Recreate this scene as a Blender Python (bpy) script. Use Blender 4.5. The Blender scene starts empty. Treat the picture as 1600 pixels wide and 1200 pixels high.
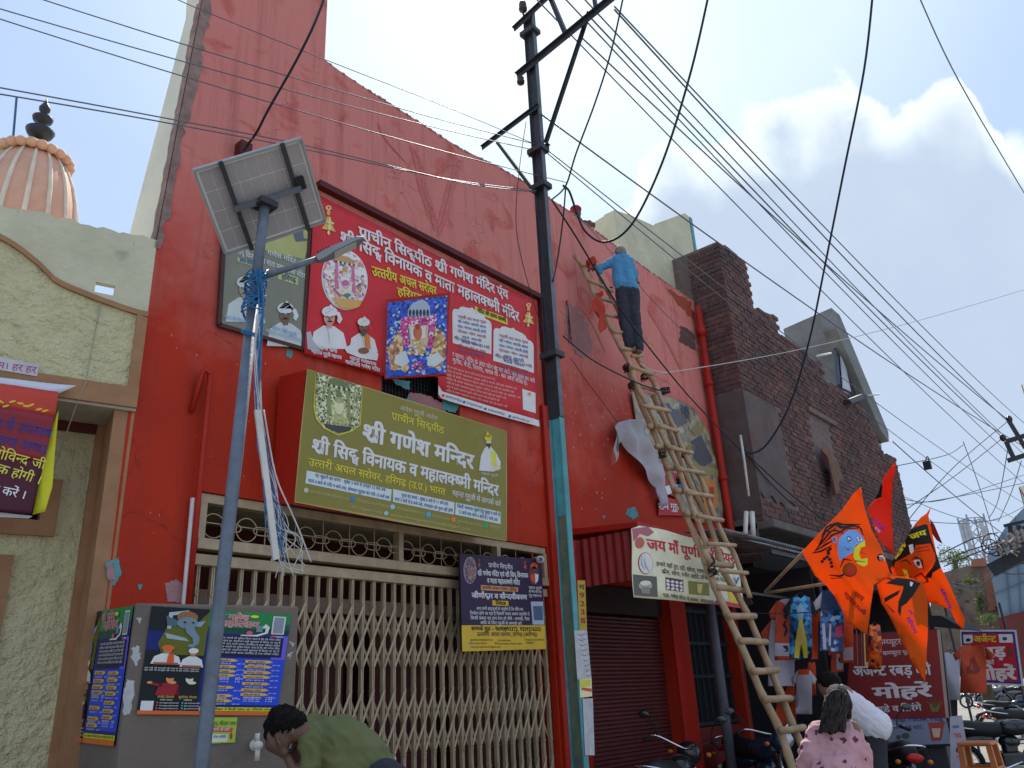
import bpy, bmesh, math, random
import numpy as np
from math import radians as rad, sin, cos, pi, atan2, hypot, asin, floor, tan
from mathutils import Vector, Matrix
random.seed(7)
SC = bpy.context.scene
COL = SC.collection
# ------------------------------------------------------------------ camera
FPX = 1261.256
PITCH, ROLL, HEAD = 0.373578, -0.0531614, 0.6941849
CAM = Vector((0, -5.2, 1.55))
_f = Vector((cos(HEAD)*cos(PITCH), sin(HEAD)*cos(PITCH), sin(PITCH)))
_r0 = Vector((sin(HEAD), -cos(HEAD), 0)); _u0 = _r0.cross(_f)
RT = _r0*cos(ROLL)+_u0*sin(ROLL); UP = _u0*cos(ROLL)-_r0*sin(ROLL); FW = _f
cd = bpy.data.cameras.new('camera'); cam = bpy.data.objects.new('camera', cd); COL.objects.link(cam)
cd.sensor_width = 36; cd.lens = FPX/1600*36; cd.clip_start = .05; cd.clip_end = 2000
cam.matrix_world = Matrix(((RT.x, UP.x, -FW.x, CAM.x), (RT.y, UP.y, -FW.y, CAM.y), (RT.z, UP.z, -FW.z, CAM.z), (0, 0, 0, 1)))
SC.camera = cam
def ray(x, y): return RT*((x-800)/FPX) - UP*((y-600)/FPX) + FW
def onY(x, y, Y=0.): d = ray(x, y); return CAM+d*((Y-CAM.y)/d.y)
def onX(x, y, X): d = ray(x, y); return CAM+d*((X-CAM.x)/d.x)
def onZ(x, y, Z): d = ray(x, y); return CAM+d*((Z-CAM.z)/d.z)
def onD(x, y, D): d = ray(x, y); return CAM+d*(D/hypot(d.x, d.y))      # at horizontal distance D
def onP(x, y, P, N): d = ray(x, y); return CAM+d*((P-CAM).dot(N)/d.dot(N))
# ------------------------------------------------------------------ sky, sun, exposure
SUN_AZ = 0.60          # from +X towards +Y
SUN_EL = rad(55)
SC.view_settings.view_transform = 'Standard'; SC.view_settings.look = 'None'
SC.view_settings.exposure = 0.85; SC.view_settings.gamma = 1
SC.view_settings.use_curve_mapping = False
W = bpy.data.worlds.new('World'); SC.world = W; W.use_nodes = True
nt = W.node_tree; nt.nodes.clear()
def wn(t, **k):
    n = nt.nodes.new(t)
    for a, b in k.items(): setattr(n, a, b)
    return n
def wl(a, b): nt.links.new(a, b)
def wm(op, a, b=None, clamp=False):
    n = wn('ShaderNodeMath', operation=op, use_clamp=clamp)
    for i, v in enumerate((a, b)):
        if v is None: continue
        if isinstance(v, (int, float)): n.inputs[i].default_value = v
        else: wl(v, n.inputs[i])
    return n.outputs[0]
sky = wn('ShaderNodeTexSky', sky_type='NISHITA', sun_disc=False)
sky.sun_elevation = SUN_EL; sky.sun_rotation = pi/2-SUN_AZ
sky.air_density = 1.6; sky.dust_density = 2.2; sky.ozone_density = 3.0; sky.altitude = 100
tc = wn('ShaderNodeTexCoord'); sx = wn('ShaderNodeSeparateXYZ'); wl(tc.outputs['Generated'], sx.inputs[0])
az = wm('ARCTAN2', sx.outputs[1], sx.outputs[0])
el = wm('ARCSINE', sx.outputs[2])
# top edge of the cumulus bank: elevation against azimuth
edge_px = [(900, 420), (930, 350), (985, 300), (1000, 275), (1030, 240), (1060, 215), (1110, 196), (1150, 180), (1180, 165), (1205, 140), (1240, 140), (1262, 112),
           (1300, 103), (1345, 122), (1390, 148), (1430, 125), (1490, 98), (1522, 128), (1530, 165), (1560, 195), (1600, 205)]
fc = wn('ShaderNodeFloatCurve'); cm = fc.mapping; cv = cm.curves[0]
def azn(a): return (a+pi)/(2*pi)
pts = []
for x, y in edge_px:
    d = ray(x, y).normalized(); pts.append((azn(atan2(d.y, d.x)), asin(d.z)/1.5708))
pts.sort()
pts = [(0.0, .22), (.2, .28), (.35, .2), (.42, .30)] + pts + [(pts[-1][0]+.03, .10), (pts[-1][0]+.12, .05), (.85, .16), (1.0, .22)]
cv.points[0].location = pts[0]; cv.points[1].location = pts[-1]
for p in pts[1:-1]: cv.points.new(*p)
cm.update()
wl(wm('DIVIDE', wm('ADD', az, pi), 2*pi), fc.inputs['Value'])
nz = wn('ShaderNodeTexNoise'); nz.inputs['Scale'].default_value = 9; nz.inputs['Detail'].default_value = 9; nz.inputs['Roughness'].default_value = .62
wl(tc.outputs['Generated'], nz.inputs['Vector'])
nb = wn('ShaderNodeTexNoise'); nb.inputs['Scale'].default_value = 3.2; nb.inputs['Detail'].default_value = 6; nb.inputs['Roughness'].default_value = .55
wl(tc.outputs['Generated'], nb.inputs['Vector'])
edge = wm('MULTIPLY', fc.outputs[0], 1.5708)
vz = wn('ShaderNodeTexVoronoi', feature='SMOOTH_F1'); vz.inputs['Scale'].default_value = 15; vz.inputs['Smoothness'].default_value = .35
va_ = wn('ShaderNodeVectorMath', operation='MULTIPLY_ADD'); wl(nz.outputs['Color'], va_.inputs[0]); va_.inputs[1].default_value = (.10, .10, .10); wl(tc.outputs['Generated'], va_.inputs[2]); wl(va_.outputs[0], vz.inputs['Vector'])
dist = wm('ADD', wm('SUBTRACT', edge, el), wm('MULTIPLY', wm('SUBTRACT', nz.outputs[0], .5), .08))
dist = wm('ADD', dist, wm('MULTIPLY', wm('SUBTRACT', .42, vz.outputs['Distance']), .07))
def ramp(v, a, b, c0=0., c1=1.):
    n = wn('ShaderNodeMapRange', clamp=True, interpolation_type='SMOOTHSTEP'); wl(v, n.inputs[0])
    for i, q in zip((1, 2, 3, 4), (a, b, c0, c1)): n.inputs[i].default_value = q
    return n.outputs[0]
mask = ramp(dist, -.003, .012)
lowfade = ramp(dist, .30, .62, 1., .35)      # bank thins into haze towards the skyline
mask = wm('MULTIPLY', mask, lowfade)
shade = wm('ADD', ramp(dist, .01, .085), wm('MULTIPLY', wm('SUBTRACT', nb.outputs[0], .5), .9), clamp=True)
def wmix(f, a, b):
    n = wn('ShaderNodeMix', data_type='RGBA')
    for i, v in ((0, f), (6, a), (7, b)):
        if isinstance(v, (int, float)): n.inputs[i].default_value = v
        elif isinstance(v, tuple): n.inputs[i].default_value = (*v, 1)
        else: wl(v, n.inputs[i])
    return n.outputs[2]
cloudc = wmix(shade, (5.5, 6.1, 6.4), (3.15, 3.8, 4.8))
# thin veil over the blue
veil = ramp(nb.outputs[0], .30, .72, .84, .96)
sunv = wn('ShaderNodeVectorMath', operation='DOT_PRODUCT'); wl(tc.outputs['Generated'], sunv.inputs[0])
sunv.inputs[1].default_value = (cos(SUN_EL)*cos(SUN_AZ), cos(SUN_EL)*sin(SUN_AZ), sin(SUN_EL))
glow = ramp(sunv.outputs['Value'], .84, 1.0)
base = wmix(veil, sky.outputs[0], wmix(glow, (2.95, 3.85, 5.4), (4.6, 5.6, 6.1)))
full = wmix(mask, base, cloudc)
bg = wn('ShaderNodeBackground'); bg.inputs[1].default_value = .10; wl(full, bg.inputs[0])
ow = wn('ShaderNodeOutputWorld'); wl(bg.outputs[0], ow.inputs[0])
sd = bpy.data.lights.new('sun', 'SUN'); sd.energy = 3.6; sd.angle = rad(.6); sd.color = (1, .95, .87)
sun = bpy.data.objects.new('sun', sd); COL.objects.link(sun)
sdir = Vector((cos(SUN_EL)*cos(SUN_AZ), cos(SUN_EL)*sin(SUN_AZ), sin(SUN_EL)))
sun.rotation_euler = sdir.to_track_quat('Z', 'Y').to_euler(); sun.location = (0, 0, 30)

# ------------------------------------------------------------------ materials
MATS = {}
def pm(name, c, c2=None, sc=4., rough=.75, bump=.15, bs=45., metal=0., amt=.5, trans=0., spec=.35, dirt=None, dsc=1.5, dlo=.55, dhi=.7, damt=.8):
    if name in MATS: return MATS[name]
    m = bpy.data.materials.new(name); m.use_nodes = True; MATS[name] = m
    t = m.node_tree; N = t.nodes; L = t.links; b = N['Principled BSDF']
    g = N.new('ShaderNodeNewGeometry')
    def noise(s, d=6, r=.6):
        n = N.new('ShaderNodeTexNoise'); n.inputs['Scale'].default_value = s; n.inputs['Detail'].default_value = d; n.inputs['Roughness'].default_value = r
        L.new(g.outputs['Position'], n.inputs['Vector']); return n.outputs[0]
    def rng(v, a, bb, c0, c1):
        n = N.new('ShaderNodeMapRange'); L.new(v, n.inputs[0])
        for i, q in zip((1, 2, 3, 4), (a, bb, c0, c1)): n.inputs[i].default_value = q
        return n.outputs[0]
    def mix(f, a, bb):
        n = N.new('ShaderNodeMix'); n.data_type = 'RGBA'; L.new(f, n.inputs[0])
        for i, v in ((6, a), (7, bb)):
            if isinstance(v, tuple): n.inputs[i].default_value = (*v[:3], 1)
            else: L.new(v, n.inputs[i])
        return n.outputs[2]
    if not name.startswith(('ink_', 'print')): c = tuple(min(x*1.18, .86) for x in c); c2 = tuple(min(x*1.18, .86) for x in c2) if c2 is not None else None
    if c2 is None: c2 = tuple(x*.72 for x in c)
    v = rng(noise(sc), .5-amt*.4, .5+amt*.4, 0, 1)
    col = mix(v, c2, c)
    if dirt is not None:
        col = mix(rng(noise(dsc, 9, .68), dlo, dhi, 0, damt), col, dirt)
    L.new(col, b.inputs['Base Color'])
    b.inputs['Roughness'].default_value = rough; b.inputs['Metallic'].default_value = metal
    b.inputs['Specular IOR Level'].default_value = spec
    if bump:
        bn = N.new('ShaderNodeBump'); bn.inputs['Strength'].default_value = bump; bn.inputs['Distance'].default_value = .02 if 'roughcast' not in name else .07
        L.new(noise(bs, 4), bn.inputs['Height']); L.new(bn.outputs[0], b.inputs['Normal'])
    if trans:
        tr = N.new('ShaderNodeBsdfTranslucent'); L.new(col, tr.inputs[0]); mx = N.new('ShaderNodeMixShader'); mx.inputs[0].default_value = trans
        L.new(b.outputs[0], mx.inputs[1]); L.new(tr.outputs[0], mx.inputs[2]); L.new(mx.outputs[0], N['Material Output'].inputs[0])
    return m
def flat(name, c, rough=.6, spec=.3, metal=0.): return pm(name, c, tuple(x*.88 for x in c), sc=9, rough=rough, bump=0, spec=spec, metal=metal)
def hexc(h):
    h = h.lstrip('#'); o = []
    for i in (0, 2, 4):
        v = int(h[i:i+2], 16)/255; o.append(v/12.92 if v <= .04045 else ((v+.055)/1.055)**2.4)
    return tuple(min(v*1.9, .84) for v in o)
def ink(h, rough=.5): return flat('ink_'+h, hexc(h), rough)

# ------------------------------------------------------------------ object helpers
def off(p):
    v = Vector((0, 0, 0))
    while p is not None: v += p.location; p = p.parent
    return v
def tag(o, label=None, cat=None, group=None, kind=None):
    if label: o['label'] = label
    if cat: o['category'] = cat
    if group: o['group'] = group
    if kind: o['kind'] = kind
    return o
def thing(name, label, cat, loc=(0, 0, 0), group=None):
    o = bpy.data.objects.new(name, None); COL.objects.link(o); o.location = loc; o.empty_display_size = .1
    return tag(o, label, cat, group)
class MB:
    def __init__(s): s.v = []; s.f = []; s.m = []
    def add(s, vs, fs, mi=0):
        n = len(s.v); s.v += [tuple(v) for v in vs]; s.f += [tuple(i+n for i in f) for f in fs]; s.m += [mi]*len(fs); return s
    def hexa(s, p, mi=0):   # p: 8 points, bottom 0-3 (ccw), top 4-7
        return s.add(p, [(3, 2, 1, 0), (4, 5, 6, 7), (0, 1, 5, 4), (1, 2, 6, 5), (2, 3, 7, 6), (3, 0, 4, 7)], mi)
    def box(s, a, b, mi=0):
        x0, y0, z0 = a; x1, y1, z1 = b
        return s.hexa([(x0, y0, z0), (x1, y0, z0), (x1, y1, z0), (x0, y1, z0), (x0, y0, z1), (x1, y0, z1), (x1, y1, z1), (x0, y1, z1)], mi)
    def obox(s, c, ux, uy, uz, mi=0):  # centre + half vectors
        c = Vector(c); P = []
        for k in (-1, 1):
            for i, j in ((-1, -1), (1, -1), (1, 1), (-1, 1)): P.append(c+Vector(ux)*i+Vector(uy)*j+Vector(uz)*k)
        return s.hexa(P, mi)
    def bar(s, a, b, w, h, up=(0, 0, 1), mi=0):
        a = Vector(a); b = Vector(b); d = (b-a); L = d.length; d.normalize(); u = Vector(up)
        if abs(d.dot(u)) > .98: u = Vector((0, 1, 0))
        x = d.cross(u).normalized(); y = x.cross(d).normalized()
        return s.obox((a+b)/2, x*(w/2), y*(h/2), d*(L/2), mi)
    def tube(s, pts, r, seg=8, caps=True, mi=0, flatv=None):
        pts = [Vector(p) for p in pts]; n = len(pts)
        rs = r if isinstance(r, (list, tuple)) else [r]*n
        base = len(s.v); t0 = (pts[1]-pts[0]).normalized()
        u = t0.cross(Vector((0, 0, 1)));  u = u if u.length > .05 else t0.cross(Vector((0, 1, 0))); u.normalize()
        vs = []
        for i, p in enumerate(pts):
            t = (pts[min(i+1, n-1)]-pts[max(i-1, 0)]).normalized()
            u = (u-t*u.dot(t)).normalized(); w = t.cross(u)
            for k in range(seg):
                a = 2*pi*k/seg; vs.append(p+(u*cos(a)+w*sin(a))*rs[i])
        fs = []
        for i in range(n-1):
            for k in range(seg):
                k2 = (k+1) % seg; fs.append((i*seg+k, i*seg+k2, (i+1)*seg+k2, (i+1)*seg+k))
        if caps: fs += [tuple(range(seg-1, -1, -1)), tuple((n-1)*seg+k for k in range(seg))]
        return s.add(vs, fs, mi)
    def prism(s, poly, ext, mi=0):  # planar polygon extruded by vector
        n = len(poly); e = Vector(ext); P = [Vector(p) for p in poly]
        vs = P+[p+e for p in P]
        fs = [tuple(range(n)), tuple(range(2*n-1, n-1, -1))]+[(i, i+n, (i+1) % n+n, (i+1) % n) for i in range(n)]
        return s.add(vs, fs, mi)
    def lathe(s, c, prof, seg=24, axis=(0, 0, 1), mi=0):  # prof: (r, h)
        ax = Vector(axis).normalized(); u = ax.cross(Vector((1, 0, 0))); u = u if u.length > .1 else ax.cross(Vector((0, 1, 0))); u.normalize(); w = ax.cross(u)
        c = Vector(c); vs = []; fs = []
        for r, h in prof:
            for k in range(seg):
                a = 2*pi*k/seg; vs.append(c+ax*h+(u*cos(a)+w*sin(a))*max(r, .0004))
        for i in range(len(prof)-1):
            for k in range(seg):
                k2 = (k+1) % seg; fs.append((i*seg+k, i*seg+k2, (i+1)*seg+k2, (i+1)*seg+k))
        fs += [tuple(range(seg-1, -1, -1)), tuple((len(prof)-1)*seg+k for k in range(seg))]
        return s.add(vs, fs, mi)
    def torus(s, c, R, r, axis, seg=28, s2=8, mi=0):
        ax = Vector(axis).normalized(); u = ax.cross(Vector((0, 0, 1))); u = u if u.length > .1 else ax.cross(Vector((0, 1, 0))); u.normalize(); w = ax.cross(u)
        c = Vector(c); vs = []; fs = []
        for i in range(seg):
            a = 2*pi*i/seg; d = u*cos(a)+w*sin(a)
            for k in range(s2):
                b = 2*pi*k/s2; vs.append(c+d*(R+r*cos(b))+ax*(r*sin(b)))
        for i in range(seg):
            for k in range(s2):
                fs.append((i*s2+k, ((i+1) % seg)*s2+k, ((i+1) % seg)*s2+(k+1) % s2, i*s2+(k+1) % s2))
        return s.add(vs, fs, mi)
    def ell(s, c, r, seg=14, rings=9, mi=0, M=None):
        c = Vector(c); vs = []; fs = []
        for i in range(1, rings):
            th = pi*i/rings
            for k in range(seg):
                a = 2*pi*k/seg; p = Vector((r[0]*sin(th)*cos(a), r[1]*sin(th)*sin(a), r[2]*cos(th)))
                vs.append(c+(M @ p if M else p))
        t = len(vs); vs += [c+(M @ Vector((0, 0, r[2])) if M else Vector((0, 0, r[2]))), c-(M @ Vector((0, 0, r[2])) if M else Vector((0, 0, r[2])))]
        for i in range(rings-2):
            for k in range(seg):
                k2 = (k+1) % seg; fs.append((i*seg+k, (i+1)*seg+k, (i+1)*seg+k2, i*seg+k2))
        for k in range(seg):
            k2 = (k+1) % seg; fs.append((t, k, k2)); fs.append((t+1, (rings-2)*seg+k2, (rings-2)*seg+k))
        return s.add(vs, fs, mi)
    def build(s, name, mat, parent=None, smooth=False, bevel=0):
        o_ = off(parent) if parent is not None else Vector((0, 0, 0))
        me = bpy.data.meshes.new(name); me.from_pydata([tuple(Vector(v)-o_) for v in s.v], [], s.f)
        mats = mat if isinstance(mat, (list, tuple)) else [mat]
        for m in mats: me.materials.append(m)
        if len(mats) > 1: me.polygons.foreach_set('material_index', s.m)
        if smooth: me.polygons.foreach_set('use_smooth', [True]*len(me.polygons))
        me.update(); me.validate()
        o = bpy.data.objects.new(name, me); COL.objects.link(o)
        if parent is not None: o.parent = parent
        if bevel:
            bv = o.modifiers.new('bevel', 'BEVEL'); bv.width = bevel; bv.segments = 2; bv.limit_method = 'ANGLE'
        return o
def piece(name, me, parent, loc, rot=None, scale=None):
    o = bpy.data.objects.new(name, me); COL.objects.link(o); o.parent = parent
    o.location = Vector(loc)-off(parent)
    if rot is not None: o.rotation_euler = rot
    if scale is not None: o.scale = scale
    return o
def unit_box(name, mat, bev=.0):
    bm = bmesh.new(); bmesh.ops.create_cube(bm, size=1)
    me = bpy.data.meshes.new(name); bm.to_mesh(me); bm.free(); me.materials.append(mat); return me
def struct(o, name=None): o['kind'] = 'structure'; return o
def copy_tree(o, parent=None):
    c = o.copy(); COL.objects.link(c)
    if parent is not None: c.parent = parent
    for ch in list(o.children): copy_tree(ch, c)
    return c
def jit(a): return random.uniform(-a, a)
def sag(a, b, s, n=10):
    a = Vector(a); b = Vector(b); return [a.lerp(b, i/n)-Vector((0, 0, s*4*(i/n)*(1-i/n))) for i in range(n+1)]
def smooth_path(pts, n=6):
    P = [Vector(p) for p in pts]; out = []
    for i in range(len(P)-1):
        p0 = P[max(i-1, 0)]; p1 = P[i]; p2 = P[i+1]; p3 = P[min(i+2, len(P)-1)]
        for k in range(n):
            t = k/n; out.append(.5*((2*p1)+(p2-p0)*t+(2*p0-5*p1+4*p2-p3)*t*t+(3*p1-p0-3*p2+p3)*t**3))
    return out+[P[-1]]

# ------------------------------------------------------------------ Devanagari / Latin lettering
GC = {}
def glyph(ch, bold):
    bold = 0
    k = (ch, bold)
    if k in GC: return GC[k]
    def mk(s):
        c = bpy.data.curves.new('g', 'FONT'); c.body = s; c.size = 1; c.offset = bold; c.resolution_u = 3
        o = bpy.data.objects.new('g', c); me = bpy.data.meshes.new_from_object(o)
        V = [(v.co.x, v.co.y) for v in me.vertices]; F = [tuple(p.vertices) for p in me.polygons]
        bpy.data.meshes.remove(me); bpy.data.objects.remove(o); bpy.data.curves.remove(c); return V, F
    V, F = mk(ch) if ch != ' ' else ([], [])
    B, _ = mk('||||||||'); X, _ = mk(ch+'||||||||')
    b0 = max(v[0] for v in B); adv = max(v[0] for v in X)-b0
    GC[k] = (V, F, adv); return GC[k]
def clipx(V, F, xc, keep_left=True):
    nv = []; nf = []
    for f in F:
        P = [V[i] for i in f]; out = []
        for i in range(len(P)):
            a = P[i]; b = P[(i+1) % len(P)]
            ia = a[0] <= xc; ib = b[0] <= xc
            if ia: out.append(a)
            if ia != ib:
                t = (xc-a[0])/(b[0]-a[0]); out.append((xc, a[1]+t*(b[1]-a[1])))
        if len(out) > 2: n = len(nv); nv += out; nf.append(tuple(range(n, n+len(out))))
    return nv, nf
MARKS = set('ािीुूृेैोौंँःॉ़ॅ्')
def clusters(s):
    out = []; i = 0
    while i < len(s):
        c = s[i]; cons = [c]; i += 1
        while i+1 < len(s) and s[i] == '्' and s[i+1] not in ' ,.।': cons.append(s[i+1]); i += 2
        nukta = False; mk = []
        while i < len(s) and s[i] in MARKS:
            if s[i] == '़': cons[-1] += '़'
            else: mk.append(s[i])
            i += 1
        out.append((cons, mk))
    return out
def layout(s, bold):
    wt = bold; bold = 0
    V = []; F = []; x = 0.
    def put(vf, dx, sc=1., dy=0., mirror=None, sy=None):
        v, f = vf; n = len(V); sy = sc if sy is None else sy
        V.extend(((dx+(p[0] if mirror is None else 2*mirror-p[0])*sc), p[1]*sy+dy) for p in v); F.extend(tuple(n+i for i in q) for q in f)
    def half(ch):
        v, f, a = glyph(ch, bold)
        low = [p[0] for p in v if p[1] < .25]; xr = max(low) if low else a
        xc = xr-.07
        if ch in 'कफ': xc = a*.80
        return clipx(v, f, xc), xc
    for cons, mk in clusters(s):
        if cons[0] == ' ' : x += glyph(' ', bold)[2] or .26; continue
        reph = False
        if len(cons) > 1 and cons[0] == 'र': reph = True; cons = cons[1:]
        if 'ि' in mk: v, f, a = glyph('ि', bold); put((v, f), x); x += a; mk = [m for m in mk if m != 'ि']
        k = 0
        while k < len(cons):
            c = cons[k]; nx = cons[k+1] if k+1 < len(cons) else None
            if nx == 'र':
                if c == 'श': (vf, a) = half(c); put(vf, x); x += a-.02; v, f, a2 = glyph('ा', bold); put((v, f), x); x += a2; xr = x-.06
                else:
                    v, f, a2 = glyph(c[0], bold); put((v, f), x); x += a2; low = [p[0] for p in v if p[1] < .2]; xr = x-a2+(max(low) if low else a2)-.04
                h = .045+wt*.6; n = len(V)
                V.extend([(xr, .27-h), (xr, .27+h), (xr-.27, .02+h), (xr-.27, .02-h)]); F.append((n, n+1, n+2, n+3)); k += 2; continue
            if nx is not None and c == 'द':
                v, f, a2 = glyph('द', bold); put((v, f), x, 1, .16, sy=.74)
                w, g, a3 = glyph(nx, bold); put((w, g), x+a2*.45, .66, -.17); x += max(a2, a2*.45+a3*.6)+.02; k += 2; continue
            if nx is not None and c[0] not in 'टठडढहछदर':
                vf, a = half(c[0]); put(vf, x); x += a; k += 1; continue
            v, f, a = glyph(c[0], bold); put((v, f), x)
            if len(c) > 1: w, g, _ = glyph('़', bold); put((w, g), x+a)
            x += a
            if nx is not None: w, g, _ = glyph('्', bold); put((w, g), x)
            k += 1
        for m in mk:
            v, f, a = glyph(m, bold); put((v, f), x); x += a
        if reph:
            v, f, a = glyph('े', bold)
            if v: cx = sum(p[0] for p in v)/len(v); put((v, f), x, 1, 0, cx)
    return V, F, x

class Surf:
    """a flat or gently rippled printed sheet; drawn in photo pixels unprojected onto its own real plane"""
    def __init__(s, P, N, parent, ripple=None, ud=None, step=.09):
        s.P = Vector(P); s.N = Vector(N).normalized()
        if s.N.dot(CAM-s.P) < 0: s.N = -s.N
        ud = Vector(ud) if ud is not None else Vector((0, 0, 1)).cross(s.N)
        s.U = (ud-s.N*ud.dot(s.N)).normalized(); s.V = s.N.cross(s.U).normalized()   # V up
        s.par = parent; s.rip = ripple; s.step = step; s.acc = {}
    def uv(s, x, y): q = onP(x, y, s.P, s.N)-s.P; return (q.dot(s.U), q.dot(s.V))
    def p3(s, u, v, h=0.):
        if s.rip: h = h+s.rip(u, v)
        return s.P+s.U*u+s.V*v+s.N*h
    def raw(s, V, F, mat, layer, name):
        k = (name, mat.name, layer); a = s.acc.setdefault(k, ([], [], mat))
        n = len(a[0]); a[0].extend(V); a[1].extend(tuple(n+i for i in f) for f in F)
    def poly(s, px, mat, layer=1, name='print_shape', uv=False):
        P = px if uv else [s.uv(x, y) for x, y in px]
        s.raw(P, [tuple(range(len(P)))], mat, layer, name)
    def ell(s, x, y, rx, ry, mat, layer=1, name='print_shape', n=20, rot=0.):
        s.poly([(x+rx*cos(2*pi*i/n)*cos(rot)-ry*sin(2*pi*i/n)*sin(rot), y+rx*cos(2*pi*i/n)*sin(rot)+ry*sin(2*pi*i/n)*cos(rot)) for i in range(n)], mat, layer, name)
    def text(s, st, a, b, h, mat, layer=3, bold=.02, name='lettering', slant=0.):
        """baseline from photo pixel a to b; h = letter height in pixels at a"""
        V, F, w = layout(st, bold)
        if not V: return
        A = Vector(s.uv(*a)); B = Vector(s.uv(*b)); T = Vector(s.uv(a[0], a[1]-h)); d = B-A; L = d.length; d.normalize(); n = Vector((-d.y, d.x))
        hh = abs((T-A).dot(n)); sy = hh/.70; sx = L/w
        offs = [(0, 0)] if bold < .018 else ([(-.5, .3), (.5, -.3)] if bold < .03 else [(-.8, -.5), (.8, -.5), (0, 0), (-.8, .5), (.8, .5)])
        for i, (ox, oy) in enumerate(offs):
            s.raw([(*(A+d*((p[0]+ox*bold)*sx+slant*p[1]*sy)+n*((p[1]+oy*bold)*sy)), i*.00022) for p in V], F, mat, layer, name)
    def strokes(s, px, wpx, mat, layer=3, name='print_shape'):
        P = [Vector(s.uv(x, y)) for x, y in px]
        w0 = (Vector(s.uv(px[0][0]+wpx, px[0][1]))-P[0]).length*.5
        L = []; R = []
        for i, p in enumerate(P):
            t = (P[min(i+1, len(P)-1)]-P[max(i-1, 0)]); t.normalize(); n = Vector((-t.y, t.x)); k = w0*(.35 if i in (0, len(P)-1) else 1)
            L.append(tuple(p+n*k)); R.append(tuple(p-n*k))
        n = len(P); s.raw(L+R, [(i, i+1, n+i+1, n+i) for i in range(n-1)], mat, layer, name)
    def flush(s):
        o_ = off(s.par)
        for (name, mn, layer), (V, F, mat) in s.acc.items():
            bm = bmesh.new(); vs = [bm.verts.new((p[0], p[1], p[2] if len(p) > 2 else 0)) for p in V]
            for f in F:
                try: bm.faces.new([vs[i] for i in f])
                except ValueError: pass
            bmesh.ops.triangulate(bm, faces=bm.faces[:], ngon_method='EAR_CLIP') if any(len(f.verts) > 4 for f in bm.faces) else None
            if s.rip:
                us = [v.co.x for v in bm.verts]; ws = [v.co.y for v in bm.verts]
                for ax, lo, hi in ((0, min(us), max(us)), (1, min(ws), max(ws))):
                    k = math.ceil(lo/s.step)*s.step
                    while k < hi:
                        co = (k, 0, 0) if ax == 0 else (0, k, 0); no = (1, 0, 0) if ax == 0 else (0, 1, 0)
                        bmesh.ops.bisect_plane(bm, geom=bm.verts[:]+bm.edges[:]+bm.faces[:], plane_co=co, plane_no=no, dist=1e-6); k += s.step
            me = bpy.data.meshes.new(name); h = layer*(.0016 if not s.rip else .0045)
            for v in bm.verts: v.co = s.p3(v.co.x, v.co.y, h+v.co.z)-o_
            bmesh.ops.recalc_face_normals(bm, faces=bm.faces[:])
            bm.to_mesh(me); bm.free(); me.materials.append(mat)
            if s.rip: me.polygons.foreach_set('use_smooth', [True]*len(me.polygons))
            o = bpy.data.objects.new(name, me); COL.objects.link(o); o.parent = s.par
            if s.rip and layer == 0:
                sm = o.modifiers.new('solid', 'SOLIDIFY'); sm.thickness = .0012; sm.offset = -1
        s.acc = {}

# ------------------------------------------------------------------ figures
def remesh(prims, vox, smooth=2):
    """prims: ('c',a,b,ra,rb) tapered capsules, ('e',c,(rx,ry,rz),M) ellipsoids -> one continuous mesh"""
    mb = MB()
    for p in prims:
        if p[0] == 'c':
            a = Vector(p[1]); b = Vector(p[2]); ra, rb = p[3], p[4]; d = (b-a); d = d.normalized() if d.length > 1e-5 else Vector((0, 0, 1))
            pts = []; rs = []
            for i in range(5): t = pi/2*(1-i/4); pts.append(a-d*(ra*sin(t))); rs.append(max(ra*cos(t), .001))
            for i in range(5): t = pi/2*i/4; pts.append(b+d*(rb*sin(t))); rs.append(max(rb*cos(t), .001))
            mb.tube(pts, rs, 14)
        else: mb.ell(p[1], p[2], 16, 11, M=p[3] if len(p) > 3 else None)
    me = bpy.data.meshes.new('tmp'); me.from_pydata(mb.v, [], mb.f)
    o = bpy.data.objects.new('tmp', me); COL.objects.link(o)
    r = o.modifiers.new('r', 'REMESH'); r.mode = 'VOXEL'; r.voxel_size = vox
    if smooth: q = o.modifiers.new('s', 'SMOOTH'); q.iterations = smooth; q.factor = .6
    bpy.context.view_layer.update()
    dg = bpy.context.evaluated_depsgraph_get(); me2 = bpy.data.meshes.new_from_object(o.evaluated_get(dg))
    bpy.data.objects.remove(o); me2.polygons.foreach_set('use_smooth', [True]*len(me2.polygons)); return me2
def fig_part(name, prims, mat, parent, vox=.012, smooth=2, fold=0., fs=9., seed=0):
    me = remesh(prims, vox, smooth); me.materials.clear(); me.materials.append(mat)
    if fold:
        from mathutils import noise as mn
        nv = [v.normal.copy() for v in me.vertices]
        for v, n in zip(me.vertices, nv):
            q = v.co*fs+Vector((seed, 0, 0)); r1 = mn.noise(Vector((q.x, q.y, q.z*.45))); r2 = mn.noise(Vector((q.x*1.7+q.z*1.1, q.y*1.7, q.z*1.6+5))); v.co += n*((.55*r1+.75*(.30-abs(r2)*1.6))*fold)
    o_ = off(parent) if parent is not None else Vector((0, 0, 0))
    if o_.length: me.transform(Matrix.Translation(-o_))
    o = bpy.data.objects.new(name, me); COL.objects.link(o); o.parent = parent
    return o
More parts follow.
